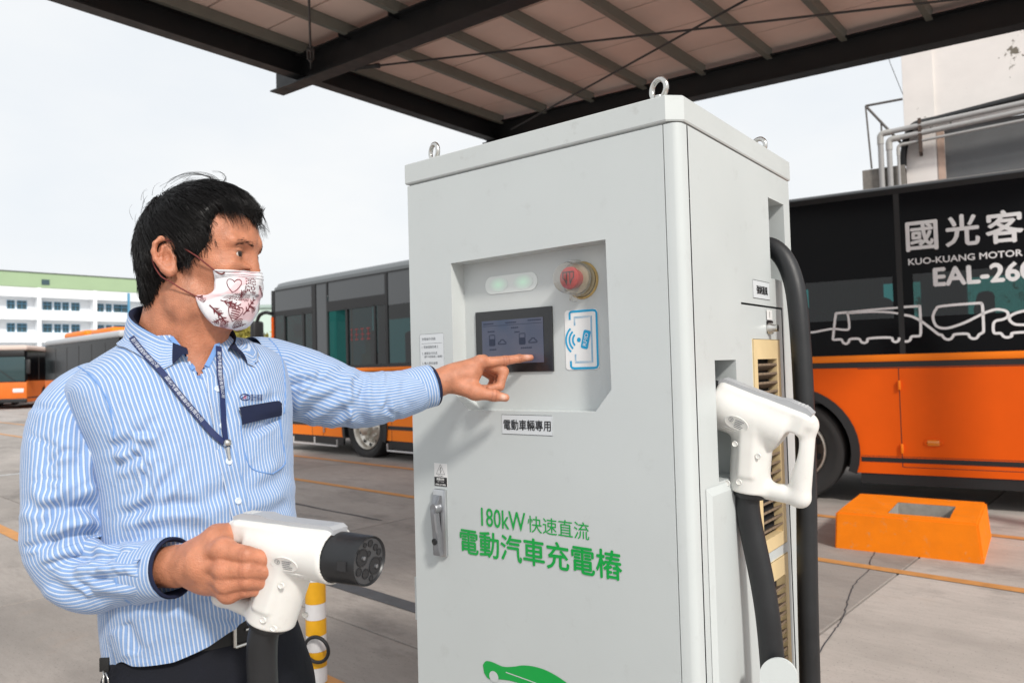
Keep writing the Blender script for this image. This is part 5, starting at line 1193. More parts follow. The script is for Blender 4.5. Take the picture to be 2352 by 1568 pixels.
for t in (.90, 1.0, 1.1): crease_shade(mi_, PIPi, t); 
for t in (.94, 1.04): crease_shade(PIPi, DIPi, t, rad=.010)
for t in (.9, 1.0, 1.1): crease_shade(TH_[1], TH_[2], t, rad=.013)
for j in range(4):
    Q_ = Wp(fr_[j])
    for t in (.92, 1.06): crease_shade(Q_[0], Q_[1], t, rad=.0125, a=.3)
# fine dark lines paint in wrinkle shade beside and under the eye
for s_ in (-1, 1):
    for du in (.004, -.002, -.009): blend(.35*gl(.078, s_*.0495, .010+du, .009, .012, .0011), (.30, .10, .05))
body_me = raw_mesh('body', V-PB, F, m_skin)
ca = body_me.color_attributes.new('tint', 'FLOAT_COLOR', 'POINT'); ca.data.foreach_set('color', np.concatenate([col, np.ones((len(V), 1))], 1).astype(np.float32).ravel())
body = link('body', body_me, man)
# eyes
m_eye = mat('eye white', (.62, .55, .50), .15); m_iris = mat('dark iris', (.018, .010, .007), .08)
for s_ in (-1, 1):
    c_ = Hd(.0868, s_*.0325, .0112); eyd = Vector(hf*.93+hl*(-.10)+np.array([0, 0, .0])).normalized()
    d = MB(); th_ = [0, .16, .32, .50, .52, .8, 1.2, 1.8, 2.6, 3.14]
    ey = wpart(man, 'eye', MB().lathe([(.0128*math.cos(a), .0128*math.sin(a)) for a in np.linspace(.5, 3.14, 14)], c_, eyd, 24), m_eye)
    wpart(ey, 'iris', MB().lathe([(.0132*math.cos(a), .0132*math.sin(a)) for a in np.linspace(0, .52, 6)], c_, eyd, 20), m_iris)
def clear_of(Q, marg):
    Q = np.array(Q, float)
    for _ in range(4):
        d0 = S.eval(Q); e_ = .001; gr_ = np.stack([S.eval(Q+np.eye(3)[k]*e_)-d0 for k in range(3)], 1)/e_; gr_ /= (np.linalg.norm(gr_, axis=1, keepdims=True)+1e-9)
        Q = Q+gr_*np.clip(marg-d0, 0, .02)[:, None]
    return Q
# ---- hair
HS = SDF(); S_keep = S
def he(f, l, u, rf, rl, ru, k=.02, op='u'): HS.ell(Hd(f, l, u), (rf, rl, ru), k, HM, op)
he(.015, 0, .048, .0895, .0785, .0845); he(-.032, 0, .005, .045, .069, .070, .03); he(.050, 0, .075, .062, .060, .052, .03); he(-.046, 0, -.045, .025, .050, .035, .02)
for s_ in (-1, 1): he(.018, s_*.062, .050, .044, .018, .046, .012); HS.cap(Hd(.022, s_*.072, .025), Hd(.026, s_*.0705, -.002), .006, .0025, .01)
he(.128, 0, .018, .060, .10, .058, .008, 's'); he(.090, 0, -.035, .075, .10, .055, .008, 's')
for s_ in (-1, 1): he(.0, s_*.096, .003, .0225, .030, .036, .004, 's'); he(.105, s_*.055, .052, .040, .05, .036, .012, 's')
he(.0, 0, -.105, .12, .12, .040, .01, 's'); he(.012, 0, -.07, .045, .10, .06, .01, 's')
hv, hfc = HS.mesh(.003); hv = relax(hv, hfc, 2, .5)
def hairmat():
    m = bpy.data.materials.new('black hair'); m.use_nodes = True; t = m.node_tree; b = t.nodes['Principled BSDF']
    b.inputs['Base Color'].default_value = (.0065, .0055, .0055, 1); b.inputs['Roughness'].default_value = .36; b.inputs['Specular IOR Level'].default_value = .28; b.inputs['Anisotropic'].default_value = .6; return m
m_hair = hairmat()
hair = link('hair', raw_mesh('hair', hv-PB, hfc, m_hair), man)
bv = BVHTree.FromPolygons([tuple(p) for p in hv], [tuple(int(i) for i in f) for f in hfc])
crown = Hd(-.045, .01, .135); rr_ = np.random.default_rng(11)
tri = hv[hfc]; area = np.linalg.norm(np.cross(tri[:, 1]-tri[:, 0], tri[:, 3]-tri[:, 0]), axis=1); cumA = np.cumsum(area)/area.sum()
sv, sf = [], []
def strand(P, r):
    n_ = len(P); P = np.asarray(P); o = len(sv)
    for i in range(n_):
        t = P[min(i+1, n_-1)]-P[max(i-1, 0)]; t = t/(np.linalg.norm(t)+1e-9); u = np.cross(t, [.3, .8, .5]); u /= (np.linalg.norm(u)+1e-9); w_ = np.cross(t, u); q = r*(1-.75*i/(n_-1))
        for a in (0, 2.094, 4.189): sv.append(P[i]+(u*math.cos(a)+w_*math.sin(a))*q)
    for i in range(n_-1):
        for k in range(3): sf.append((o+3*i+k, o+3*i+(k+1) % 3, o+3*i+3+(k+1) % 3, o+3*i+3+k))
for q in range(7500):
    fi = int(np.searchsorted(cumA, rr_.random())); fi = min(fi, len(hfc)-1); a, b = rr_.random(2); p = tri[fi, 0]*(1-a)*(1-b)+tri[fi, 1]*a*(1-b)+tri[fi, 2]*a*b+tri[fi, 3]*(1-a)*b
    l0 = (p-HO)@HM
    if l0[2] < -.05 and l0[0] > -.02: continue
    Ls = (.026+.026*rr_.random())*(1.0 if l0[2] > .05 else .5)*(.6 if l0[0] > .035 and l0[2] < .075 else 1); st = 6; P = []; clump = np.floor((p-HO)/.007); rc_ = np.random.default_rng(int(abs(clump@np.array([73856, 19349, 83492]))) % 100003); off = .0003+.0022*rr_.random()+.0026*rc_.random(); jit = rr_.normal(size=3)*.07+rc_.normal(size=3)*.13
    for i in range(st+1):
        if i > st-2:
            v_ = P[-1]-P[-2]; P.append(P[-1]+v_*.95-hu*.0004); continue
        loc, nr, _, _ = bv.find_nearest(Vector(p))
        nr = np.array(nr); sp = np.array(loc); nr = nr if nr@(sp-Hd(0, 0, .03)) > 0 else -nr; lift = off*(.3+1.1*math.sin(min(i/st, 1)*2.2))
        P.append(sp+nr*lift)
        l = (sp-HO)@HM; away = sp-crown; away /= (np.linalg.norm(away)+1e-6)
        dv = away*.8+hf*(.55 if l[2] > .02 else .15)-hu*(.35+.9*max(0, .06-l[2])/.06*.6)+jit
        dv = dv-nr*(dv@nr); dv /= (np.linalg.norm(dv)+1e-9); p = sp+dv*Ls/st
    strand(P, .00060)
# loose fringe falling over the forehead and hair ends past the nape and temples
for q in range(230):
    s0 = rr_.uniform(-.055, .045); p = Hd(.088+.012*rr_.random()-abs(s0)*.45, s0, .098+.012*rr_.random()-abs(s0)*.15); P = [p]; v = hf*(.8+.3*rr_.random())+hl*rr_.normal()*.35-hu*.1; Ls = .028+.04*rr_.random()
    for i in range(7):
        v = v/np.linalg.norm(v)-hu*.34+rr_.normal(size=3)*.05; p = p+v/np.linalg.norm(v)*Ls/7; P.append(p)
    strand(P, .00042)
for q in range(150):          # fringe ends over the near temple
    p = Hd(.058+.03*rr_.random(), -.054+.012*rr_.random(), .088+.014*rr_.random()); P = [p]; v = hf*.8-hu*.35-hl*.15+rr_.normal(size=3)*.2; Ls = .026+.028*rr_.random()
    for i in range(6):
        v = v/np.linalg.norm(v)-hu*.20+hf*.05; p = p+v/np.linalg.norm(v)*Ls/6; P.append(p)
    strand(P, .0004)
for q in range(130):          # ragged ends in front of and behind the ear
    if q % 2: p = Hd(.022+.012*rr_.random(), -.0725, .014*rr_.random()-.002); v = -hu+hf*.25+rr_.normal(size=3)*.15
    else: p = Hd(-.030-.030*rr_.random(), -.050+.02*rr_.random(), -.050-.010*rr_.random()); v = -hu+hf*.3+hl*.2+rr_.normal(size=3)*.15
    P = [p+v*k*.0035 for k in range(6)]; strand(P, .0004)
c1 = lambda x, y: ((400+x*.4464)/1.6327, (600+y*.4464)/1.6327)
arcs = [[(720, 200), (830, 185), (880, 160), (760, 118), (620, 130), (510, 195)], [(800, 190), (900, 200), (890, 150), (770, 125), (640, 140), (540, 185)], [(760, 185), (900, 195), (860, 140), (700, 100), (590, 130), (515, 165)], [(820, 190), (920, 210), (930, 170), (860, 125), (740, 108), (620, 150)],
        [(900, 205), (960, 200), (1000, 150), (960, 105), (890, 98)], [(930, 215), (985, 205), (1000, 160), (975, 118)], [(1020, 250), (1100, 260), (1170, 270), (1210, 310)], [(1080, 280), (1160, 300), (1220, 330), (1240, 350)], [(1240, 380), (1300, 440), (1330, 520), (1325, 600)], [(1230, 400), (1280, 460), (1300, 530)]]
for A_ in arcs:
    for k in range(4):
        jx, jy, js = rr_.normal()*9, rr_.normal()*8, 1+rr_.normal()*.05; P = [W(*c1(A_[0][0]+(x-A_[0][0])*js+jx*m_/len(A_), A_[0][1]+(y-A_[0][1])*js+jy*m_/len(A_)), 1.215+.01*k) for m_, (x, y) in enumerate(A_)]; strand(smoothline(P, 6), .0004)
for q in range(110):
    a, l = rr_.uniform(.2, 2.9), rr_.uniform(-.05, .05); p = Hd(.015+.089*math.cos(a), l, .048+.084*math.sin(a)); nrm = HM@np.array([math.cos(a), l*6, math.sin(a)]); tn = HM@np.array([math.sin(a), 0, -math.cos(a)]); Ls = rr_.uniform(.012, .03)
    am_ = .010*rr_.random(); P = [p+tn*Ls*k/5+nrm*(.001+am_*math.sin(k/5*2.4)) for k in range(6)]; strand(P, .00032)
st_o = link('hair_strands', raw_mesh('hair_strands', np.array(sv)-PB, np.array(sf), m_hair), hair); st_o['kind'] = 'stuff'
# eyebrows
sv, sf = [], []; EB = []
for s_ in (-1, 1):
    for q in range(75):
        t = rr_.random(); p = Hd(.1105-.013*t*t-.002, s_*(.014+.032*t), .0285+.0035*math.sin(t*2.4)-.004*t*t+rr_.normal()*.0017)
        dv = HM@np.array([-.35, s_*.85, .18-.45*t]); EB.append([p-dv*.001, p+dv*.0025, p+dv*.005])
for tri_ in clear_of(np.array(EB).reshape(-1, 3), .0004).reshape(-1, 3, 3): strand(list(tri_), .00024)
link('eyebrows', raw_mesh('eyebrows', np.array(sv)-PB, np.array(sf), m_hair), man)['kind'] = 'stuff'

# ---- shirt
def stripes():
    m = bpy.data.materials.new('blue striped cotton'); m.use_nodes = True; t = m.node_tree; b = t.nodes['Principled BSDF']; b.inputs['Roughness'].default_value = .85; b.inputs['Specular IOR Level'].default_value = .2
    b.inputs['Sheen Weight'].default_value = .15
    uv = N(t, 'ShaderNodeUVMap'); uv.uv_map = 'UVMap'; sx = N(t, 'ShaderNodeSeparateXYZ'); t.links.new(uv.outputs[0], sx.inputs[0])
    dv = N(t, 'ShaderNodeMath', operation='DIVIDE'); dv.inputs[1].default_value = .0061; t.links.new(sx.outputs[0], dv.inputs[0])
    fr = N(t, 'ShaderNodeMath', operation='FRACT'); t.links.new(dv.outputs[0], fr.inputs[0])
    r = N(t, 'ShaderNodeValToRGB'); r.color_ramp.interpolation = 'LINEAR'; e = r.color_ramp.elements
    blue, white, dark = (.215, .34, .59, 1), (.53, .595, .70, 1), (.11, .185, .34, 1)
    e[0].position = 0; e[0].color = blue; e[1].position = .50; e[1].color = blue
    for p, c in ((.535, dark), (.57, dark), (.61, white), (.92, white), (.955, blue)): q = e.new(p); q.color = c
    t.links.new(fr.outputs[0], r.inputs[0]); t.links.new(r.outputs[0], b.inputs['Base Color'])
    c = N(t, 'ShaderNodeTexCoord'); n = N(t, 'ShaderNodeTexNoise'); n.inputs['Scale'].default_value = 28; n.inputs['Detail'].default_value = 3; n.inputs['Distortion'].default_value = .6; t.links.new(c.outputs['Object'], n.inputs[0])
    n2 = N(t, 'ShaderNodeTexNoise'); n2.inputs['Scale'].default_value = 700; t.links.new(c.outputs['Object'], n2.inputs[0])
    bp = N(t, 'ShaderNodeBump'); bp.inputs['Strength'].default_value = .55; bp.inputs['Distance'].default_value = .006; t.links.new(n.outputs[0], bp.inputs['Height'])
    bp2 = N(t, 'ShaderNodeBump'); bp2.inputs['Strength'].default_value = .25; bp2.inputs['Distance'].default_value = .0008; t.links.new(n2.outputs[0], bp2.inputs['Height']); t.links.new(bp.outputs[0], bp2.inputs['Normal']); t.links.new(bp2.outputs[0], b.inputs['Normal'])
    return m
m_stripe = stripes(); m_navy = mat('navy cloth', (.012, .017, .045), .85, var=.12, vscale=40, bump=.3, bscale=500, spec=.25)
m_seam = mat('blue seam thread', (.16, .31, .62), .85); m_btn = mat('pearl button', (.62, .70, .80), .3)
ax_s = np.array([.64, .768, 0.]); ax_n = np.array([.768, -.64, 0.])          # across the shoulders, out of the chest

def fold_disp(PX, folds):
    """cloth folds along image-space guide lines -> height in metres"""
    h = np.zeros(PX.shape[0])
    for pts, A, w_ in folds:
        pts = np.array(smoothline(pts, 4)); best = np.full(len(PX), 1e9); sg = np.zeros(len(PX)); tt = np.zeros(len(PX)); n_ = len(pts)-1
        for i in range(n_):
            a, b = pts[i], pts[i+1]; ab = b-a; t = np.clip(((PX-a)@ab)/(ab@ab+1e-9), 0, 1); q = PX-a-t[:, None]*ab; d_ = np.hypot(q[:, 0], q[:, 1]); m_ = d_ < best
            cr_ = (ab[0]*q[:, 1]-ab[1]*q[:, 0]); best = np.where(m_, d_, best); sg = np.where(m_, np.sign(cr_)*d_, sg); tt = np.where(m_, (i+t)/n_, tt)
        w_ = w_*1.55; env = np.clip(np.minimum(tt, 1-tt)*5+.15, 0, 1)
        h += 1.45*A*env*(-np.exp(-(sg/w_)**2)+.75*np.exp(-((sg-1.7*w_)/(1.1*w_))**2)+.35*np.exp(-((sg+1.9*w_)/(1.3*w_))**2))
    return h
def gridnormals(P):
    du = np.gradient(P, axis=1); dv = np.gradient(P, axis=0); n_ = np.cross(du, dv); return n_/(np.linalg.norm(n_, axis=2, keepdims=True)+1e-12)
def nz(P, s_, o=0): return np.array([mnoise.noise((p[0]*s_+o, p[1]*s_, p[2]*s_)) for p in P.reshape(-1, 3)]).reshape(P.shape[:2])
def wrinkle(P, folds, amp=.0025, sc=11, out_sign=1., o=0):
    n_ = gridnormals(P)*out_sign; q = P.reshape(-1, 3)-cO; d_ = q@cF; PX = np.stack([CX+FPX*(q@cR)/d_, CY-FPX*(q@cU)/d_], 1)
    face = (np.einsum('ij,ij->i', n_.reshape(-1, 3), q) < 0).astype(float)
    h = fold_disp(PX, folds)*face if folds else np.zeros(len(PX)); h = h.reshape(P.shape[:2])+amp*nz(P, sc, o)+amp*.25*nz(P, sc*2.6, o+5)
    return P+n_*h[..., None]
def gridmesh(P, UV):
    ni, nj = P.shape[:2]; i, j = np.meshgrid(np.arange(ni-1), np.arange(nj-1), indexing='ij'); a = (i*nj+j).ravel()
    Fq = np.stack([a, a+1, a+nj+1, a+nj], 1); return P.reshape(-1, 3), Fq, UV.reshape(-1, 2)[Fq].reshape(-1, 2)

# torso: stacked rings (py, px, depth, half width, half depth, side tilt)
TR = [(1545, 486, 1.215, .152, .126, 0), (1490, 482, 1.215, .154, .128, 0), (1400, 474, 1.21, .154, .130, .0), (1300, 467, 1.207, .151, .130, .01), (1200, 460, 1.208, .150, .127, .01), (1100, 453, 1.213, .153, .124, .02), (1010, 446, 1.22, .161, .120, .03), (945, 438, 1.225, .172, .115, .05), (890, 429, 1.23, .177, .107, .08), (852, 422, 1.235, .175, .099, .10), (825, 416, 1.238, .155, .090, .11), (802, 412, 1.24, .122, .082, .10), (786, 410, 1.242, .092, .076, .06), (774, 408, 1.243, .076, .071, .03)]
TR = np.array([(*W(a[1], a[0], a[2]), a[3], a[4], a[5]) for a in TR])
nv, nu = 190, 260
tq = np.linspace(0, len(TR)-1, nv); prm = np.array(smoothline(TR, 12)); prm = np.stack([np.interp(tq, np.linspace(0, len(TR)-1, len(prm)), prm[:, k]) for k in range(6)], 1)
th = np.linspace(-math.pi, math.pi, nu+1)                  # 0 = chest centre, seam at the back
P = np.zeros((nv, nu+1, 3)); ex = .86
cs, sn = np.cos(th), np.sin(th)
for i in range(nv):
    c_, a_, b_, tl = prm[i, :3], prm[i, 3], prm[i, 4], prm[i, 5]
    s_c = np.sign(sn)*np.abs(sn)**ex*a_; n_c = np.sign(cs)*np.abs(cs)**ex*b_
    P[i] = c_+s_c[:, None]*ax_s+n_c[:, None]*ax_n; P[i, :, 2] += tl*s_c
# uneven hem: lower at the near side and tails, rising to the buckle
q = P.reshape(-1, 3)-cO; d_ = q@cF; PXt = (CX+FPX*(q@cR)/d_).reshape(nv, nu+1)
hem_px = np.interp(PXt[0], [200, 250, 305, 400, 480, 560, 600, 700], [1468, 1492, 1503, 1492, 1468, 1432, 1406, 1370])
for j in range(nu+1):
    zc = P[:, j, 2].copy(); frontface = cs[j] > -.2
    bl_ = np.clip((cs[j]+.55)/.75, 0, 1); bl_ = bl_*bl_*(3-2*bl_); hz = W(PXt[0, j], hem_px[j], 1.12)[2]*bl_+.905*(1-bl_)
    low = P[:, j, 2] < 1.08; t = (P[low, j, 2]-P[0, j, 2])/(1.08-P[0, j, 2]); P[low, j, 2] = hz+(1.08-hz)*t
folds = [([(258, 1032), (285, 1020), (310, 1008)], .006, 8), ([(262, 1068), (300, 1056), (350, 1030)], .0045, 8), ([(310, 1190), (345, 1150), (415, 1070)], .0050, 8), ([(270, 1186), (330, 1168), (400, 1158), (470, 1160)], .0060, 9),
         ([(280, 1150), (330, 1120), (345, 1075)], .003, 8), ([(300, 990), (335, 985), (360, 960)], .003, 8), ([(470, 1150), (530, 1120), (590, 1085)], .0035, 12), ([(300, 1230), (400, 1215), (500, 1225)], .003, 12), ([(430, 1010), (450, 1090), (500, 1180)], .002, 12),
         ([(640, 905), (600, 930), (560, 930)], .003, 9), ([(648, 960), (600, 975), (560, 1000)], .003, 10), ([(660, 1080), (620, 1110), (560, 1130)], .0035, 10), ([(668, 1150), (620, 1180), (570, 1190)], .0035, 10), ([(600, 820), (560, 850), (530, 900)], .0025, 10),
         ([(250, 840), (300, 870), (340, 930)], .0022, 10), ([(300, 1380), (380, 1370), (480, 1395)], .0035, 12), ([(285, 1430), (300, 1460), (320, 1500)], .004, 10), ([(520, 870), (515, 950), (522, 1040)], .0015, 7), ([(420, 1320), (500, 1310), (560, 1330)], .003, 10)]
ich = int(np.argmax(prm[:, 3])); s_pre = np.einsum('ijk,k->ij', P-prm[:, None, :3], ax_s); A_ref = np.where(np.arange(nv)[:, None] <= ich, prm[:, 3:4], prm[ich, 3])
tt_ = np.linspace(0, math.pi/2, 200); ch_ = np.stack([np.sin(tt_)**ex*prm[ich, 3], np.cos(tt_)**ex*prm[ich, 4]], 1); al_ = np.concatenate([[0], np.cumsum(np.linalg.norm(np.diff(ch_, axis=0), axis=1))])
th_e = np.arcsin(np.clip(np.abs(s_pre)/A_ref, 0, 1)**(1/ex)); U = np.interp(th_e, tt_, al_); U = np.where(cs[None, :] >= 0, U, 2*al_[-1]-U)*np.sign(s_pre+1e-12)
fr2 = np.random.default_rng(5)
for k in range(15):
    a = fr2.uniform(-.5, .9); L0, L1 = fr2.uniform(15, 60), fr2.uniform(70, 150); folds.append(([(262+L0*math.cos(a), 1015+L0*math.sin(a)), (262+(L0+L1)/2*math.cos(a+.08), 1015+(L0+L1)/2*math.sin(a+.08)), (262+L1*math.cos(a+.2), 1015+L1*math.sin(a+.2))], fr2.uniform(.0010, .0024), fr2.uniform(3.5, 6)))
for k in range(12):
    a = math.pi-fr2.uniform(-.9, .9); L0, L1 = fr2.uniform(8, 30), fr2.uniform(50, 110); folds.append(([(652+L0*math.cos(a), 945+L0*math.sin(a)), (652+(L0+L1)/2*math.cos(a+.1), 945+(L0+L1)/2*math.sin(a+.1)), (652+L1*math.cos(a+.2), 945+L1*math.sin(a+.2))], fr2.uniform(.0008, .002), fr2.uniform(3.5, 5.5)))
for k in range(16):
    x, y = fr2.uniform(300, 640), fr2.uniform(1190, 1440); l = fr2.uniform(30, 80); sl_ = fr2.uniform(-.5, .25); folds.append(([(x-l, y-l*sl_), (x, y+fr2.normal()*5), (x+l, y+l*sl_)], fr2.uniform(.0008, .0022), fr2.uniform(4, 7)))
P = wrinkle(P, folds, .0030, 6.5, 1., 0)
# which way do normals look?  make them point outward
cm = prm[nv//2, :3]; gn = gridnormals(P); outw = np.sign(np.mean(np.einsum('ijk,ijk->ij', gn, P-prm[:, None, :3])))
UV = np.stack([U, P[..., 2]], 2)
TV, TF, TUV = gridmesh(P, UV)
# yoke: cloth over the shoulder runs along the shoulder line
fc = TV[TF].mean(1); cy_ = prm[np.clip(np.searchsorted(-np.arange(1), 0), 0, 0), :3]
rel = fc-NB; ncoord = rel@ax_n; scoord = rel@ax_s
q = fc-cO; d_ = q@cF; fx, fy = CX+FPX*(q@cR)/d_, CY-FPX*(q@cU)/d_; yk = (fc[:, 2] > 1.36) & (((scoord < -.02) & (fy < 752+(296-fx)*.617)) | ((scoord > .02) & (ncoord < -.01)))
uvq = TUV.reshape(-1, 4, 2).copy(); Vq = TV[TF]; uvq[yk, :, 0] = ((Vq[yk]-NB)@(ax_n*.85+np.array([0, 0, .5]))); TUV = uvq.reshape(-1, 2)
if outw < 0: TF = TF[:, ::-1]; TUV = TUV.reshape(-1, 4, 2)[:, ::-1].reshape(-1, 2)
fcq = TV[TF].mean(1); q = fcq-cO; d_ = q@cF; fx, fy = CX+FPX*(q@cR)/d_, CY-FPX*(q@cU)/d_
poly = [(380, 720), (520, 720), (498, 790), (482, 822), (458, 866), (440, 838), (420, 806), (395, 775)]
ins_ = np.zeros(len(fcq), bool)
for k in range(len(poly)):
    (x1_, y1_), (x2_, y2_) = poly[k], poly[(k+1) % len(poly)]; ins_ ^= ((y1_ > fy) != (y2_ > fy)) & (fx < (x2_-x1_)*(fy-y1_)/(y2_-y1_+1e-9)+x1_)
keep = ~(ins_ & ((fcq-NB)@ax_n > .02)); TF = TF[keep]; TUV = TUV.reshape(-1, 4, 2)[keep].reshape(-1, 2)
tbv = BVHTree.FromPolygons([tuple(p) for p in TV], [tuple(int(i) for i in f) for f in TF])
allV, allF, allUV = [TV], [TF], [TUV]; nof = len(TV)

def sleeve(pts, rs, folds, nu_=120, nv_=170, u_off=0., amp=.0022, ell_=1., up0=(0, 0, 1.), o=0):
    C = np.array(smoothline(np.array([[*p, r] for p, r in zip(pts, rs)]), 20)); n0 = len(C); C = np.stack([np.interp(np.linspace(0, n0-1, nv_), np.arange(n0), C[:, k]) for k in range(4)], 1)
    T = np.gradient(C[:, :3], axis=0); T /= np.linalg.norm(T, axis=1, keepdims=True); a_ = np.linspace(0, 2*math.pi, nu_+1); P = np.zeros((nv_, nu_+1, 3))
    u = np.array(up0, float)
    for i in range(nv_):
        u = u-T[i]*(u@T[i]); u /= np.linalg.norm(u); w_ = np.cross(T[i], u); P[i] = C[i, :3]+(np.cos(a_)[:, None]*u*ell_+np.sin(a_)[:, None]*w_)*C[i, 3]
    gn = gridnormals(P); sg = np.sign(np.mean(np.einsum('ijk,ijk->ij', gn, P-C[:, None, :3])))
    P = wrinkle(P, folds, amp, 14, sg, o)
    UV = np.stack([np.broadcast_to(a_*.058+u_off, P.shape[:2]), np.broadcast_to(np.linspace(0, .5, nv_)[:, None], P.shape[:2])], 2)
    V_, F_, UV_ = gridmesh(P, UV)
    if sg < 0: F_ = F_[:, ::-1]; UV_ = UV_.reshape(-1, 4, 2)[:, ::-1].reshape(-1, 2)
    return V_, F_, UV_, C, T
rf_ = [([(92, 1216), (140, 1176), (205, 1164), (240, 1195)], .013, 13), ([(75, 1265), (140, 1235), (215, 1225), (262, 1245)], .008, 11), ([(245, 1000), (225, 1080), (235, 1150)], .004, 10), ([(100, 1000), (115, 1080), (110, 1150)], .0025, 12), ([(180, 930), (190, 1010), (180, 1080)], .0022, 12), ([(66, 1150), (100, 1170), (140, 1160)], .004, 10),
       ([(160, 1300), (210, 1280), (270, 1290), (310, 1285)], .005, 9), ([(180, 1345), (240, 1330), (320, 1330)], .005, 9), ([(262, 1262), (300, 1275), (350, 1268)], .004, 8), ([(110, 1330), (170, 1365), (260, 1370)], .004, 10), ([(300, 1300), (340, 1315), (370, 1310)], .003, 7)]
for k in range(26):
    y = fr2.uniform(930, 1260); x = fr2.uniform(80, 235); l = fr2.uniform(18, 55); a = fr2.uniform(-.9, .5); rf_.append(([(x-l*math.cos(a), y-l*math.sin(a)), (x, y+fr2.normal()*3), (x+l*math.cos(a), y+l*math.sin(a))], fr2.uniform(.0008, .0022), fr2.uniform(3.5, 6)))
for k in range(16):
    x = fr2.uniform(130, 310); y = fr2.uniform(1265, 1365); l = fr2.uniform(15, 45); a = fr2.uniform(-.5, .7); rf_.append(([(x-l*math.cos(a), y-l*math.sin(a)), (x, y+fr2.normal()*3), (x+l*math.cos(a), y+l*math.sin(a))], fr2.uniform(.001, .0024), fr2.uniform(3.5, 5.5)))
V_, F_, UV_, CR_, TRs = sleeve(Wp([(268, 893, 1.21), (218, 912, 1.175), (170, 972, 1.148), (160, 1065, 1.130), (162, 1170, 1.119), (166, 1262, 1.112), (205, 1316, 1.10), (280, 1316, 1.078), (345, 1310, 1.06), (372, 1308, 1.052)]),
    [.044, .055, .0615, .063, .064, .062, .052, .0455, .042, .0405], rf_, up0=(0, 1., .2), o=3)
allV.append(V_); allF.append(F_+nof); allUV.append(UV_); nof += len(V_); RSbv = BVHTree.FromPolygons([tuple(p) for p in V_], [tuple(int(i) for i in f) for f in F_])
lf_ = [([(814, 862), (812, 910), (822, 972)], .007, 6), ([(828, 858), (826, 910), (834, 975)], .008, 6), ([(842, 860), (838, 905), (846, 968)], .006, 6), ([(858, 856), (856, 900), (864, 962)], .004, 6), ([(655, 945), (668, 900), (690, 860)], .006, 9), ([(690, 960), (740, 925), (800, 885)], .005, 9), ([(720, 970), (770, 945), (810, 925)], .004, 8),
       ([(650, 850), (690, 830), (740, 840)], .003, 9), ([(880, 860), (878, 900), (888, 955)], .003, 7), ([(905, 858), (902, 890), (915, 945)], .003, 7), ([(930, 870), (925, 900), (935, 935)], .0025, 6), ([(700, 880), (740, 880), (790, 865)], .003, 8)]
for k in range(22):
    x = fr2.uniform(665, 940); y = fr2.uniform(850, 965); l = fr2.uniform(12, 40); a = fr2.uniform(.6, 2.2) if x > 780 else fr2.uniform(-1.1, -.1); lf_.append(([(x-l*math.cos(a), y-l*math.sin(a)), (x+fr2.normal()*3, y), (x+l*math.cos(a), y+l*math.sin(a))], fr2.uniform(.0008, .0024), fr2.uniform(3, 5)))
V_, F_, UV_, CL_, TLs = sleeve(Wp([(560, 835, 1.33), (610, 850, 1.37), (660, 872, 1.395), (725, 893, 1.42), (790, 911, 1.445), (835, 917, 1.462), (890, 910, 1.49), (940, 900, 1.515), (962, 894, 1.527)]),
    [.050, .062, .069, .068, .058, .0545, .0505, .0460, .0430], lf_, up0=(.3, 1., 0), o=8)
allV.append(V_); allF.append(F_+nof); allUV.append(UV_); nof += len(V_); LSbv = BVHTree.FromPolygons([tuple(p) for p in V_], [tuple(int(i) for i in f) for f in F_])
shirt = link('shirt', raw_mesh('shirt', np.concatenate(allV)-PB, np.concatenate(allF), m_stripe, uv=np.concatenate(allUV)), man)

def cast(px, py, bvs=None, lift=0.):
    """nearest cloth point seen through a picture point, pushed out along its normal"""
    r = Vector(W(px, py, 1.)-cO).normalized(); best = None
    for b_ in (bvs or (tbv,)):
        l, n_, _, dd = b_.ray_cast(Vector(cO), r)
        if l is not None and (best is None or dd < best[2]): best = (l, n_, dd)
    if best is None: return None
    n_ = best[1] if best[1].dot(r) < 0 else -best[1]; return np.array(best[0]+n_*lift), np.array(n_)
def ribbon_on(pts, w, lift, bvs=None, thick=.0012, k=8):
    """strip of given width lying on the cloth"""
    L = []
    for p in smoothline(pts, k):
        c_ = cast(p[0], p[1], bvs, lift)
        if c_ is not None: L.append(c_)
    C = np.array([c_[0] for c_ in L]); Nn = np.array([c_[1] for c_ in L])
    for _ in range(3): C[1:-1] = (C[:-2]+2*C[1:-1]+C[2:])/4; Nn[1:-1] = (Nn[:-2]+2*Nn[1:-1]+Nn[2:])/4
    return frame_strip(C, Nn, w, thick)
def frame_strip(C, Nn, w, thick):
    T = np.gradient(C, axis=0); T /= np.linalg.norm(T, axis=1, keepdims=True); B = np.cross(T, Nn); B /= np.linalg.norm(B, axis=1, keepdims=True); M_ = np.cross(B, T)
    vs = []
    for i in range(len(C)): vs += [C[i]-B[i]*w/2, C[i]-B[i]*w/2+M_[i]*thick, C[i]+B[i]*w/2+M_[i]*thick, C[i]+B[i]*w/2]
    fs = [(4*i+k, 4*i+(k+1) % 4, 4*i+4+(k+1) % 4, 4*i+4+k) for i in range(len(C)-1) for k in range(4)]+[(3, 2, 1, 0), tuple(range(4*len(C)-4, 4*len(C)))]
    return MB().add(vs, fs), C, B, M_
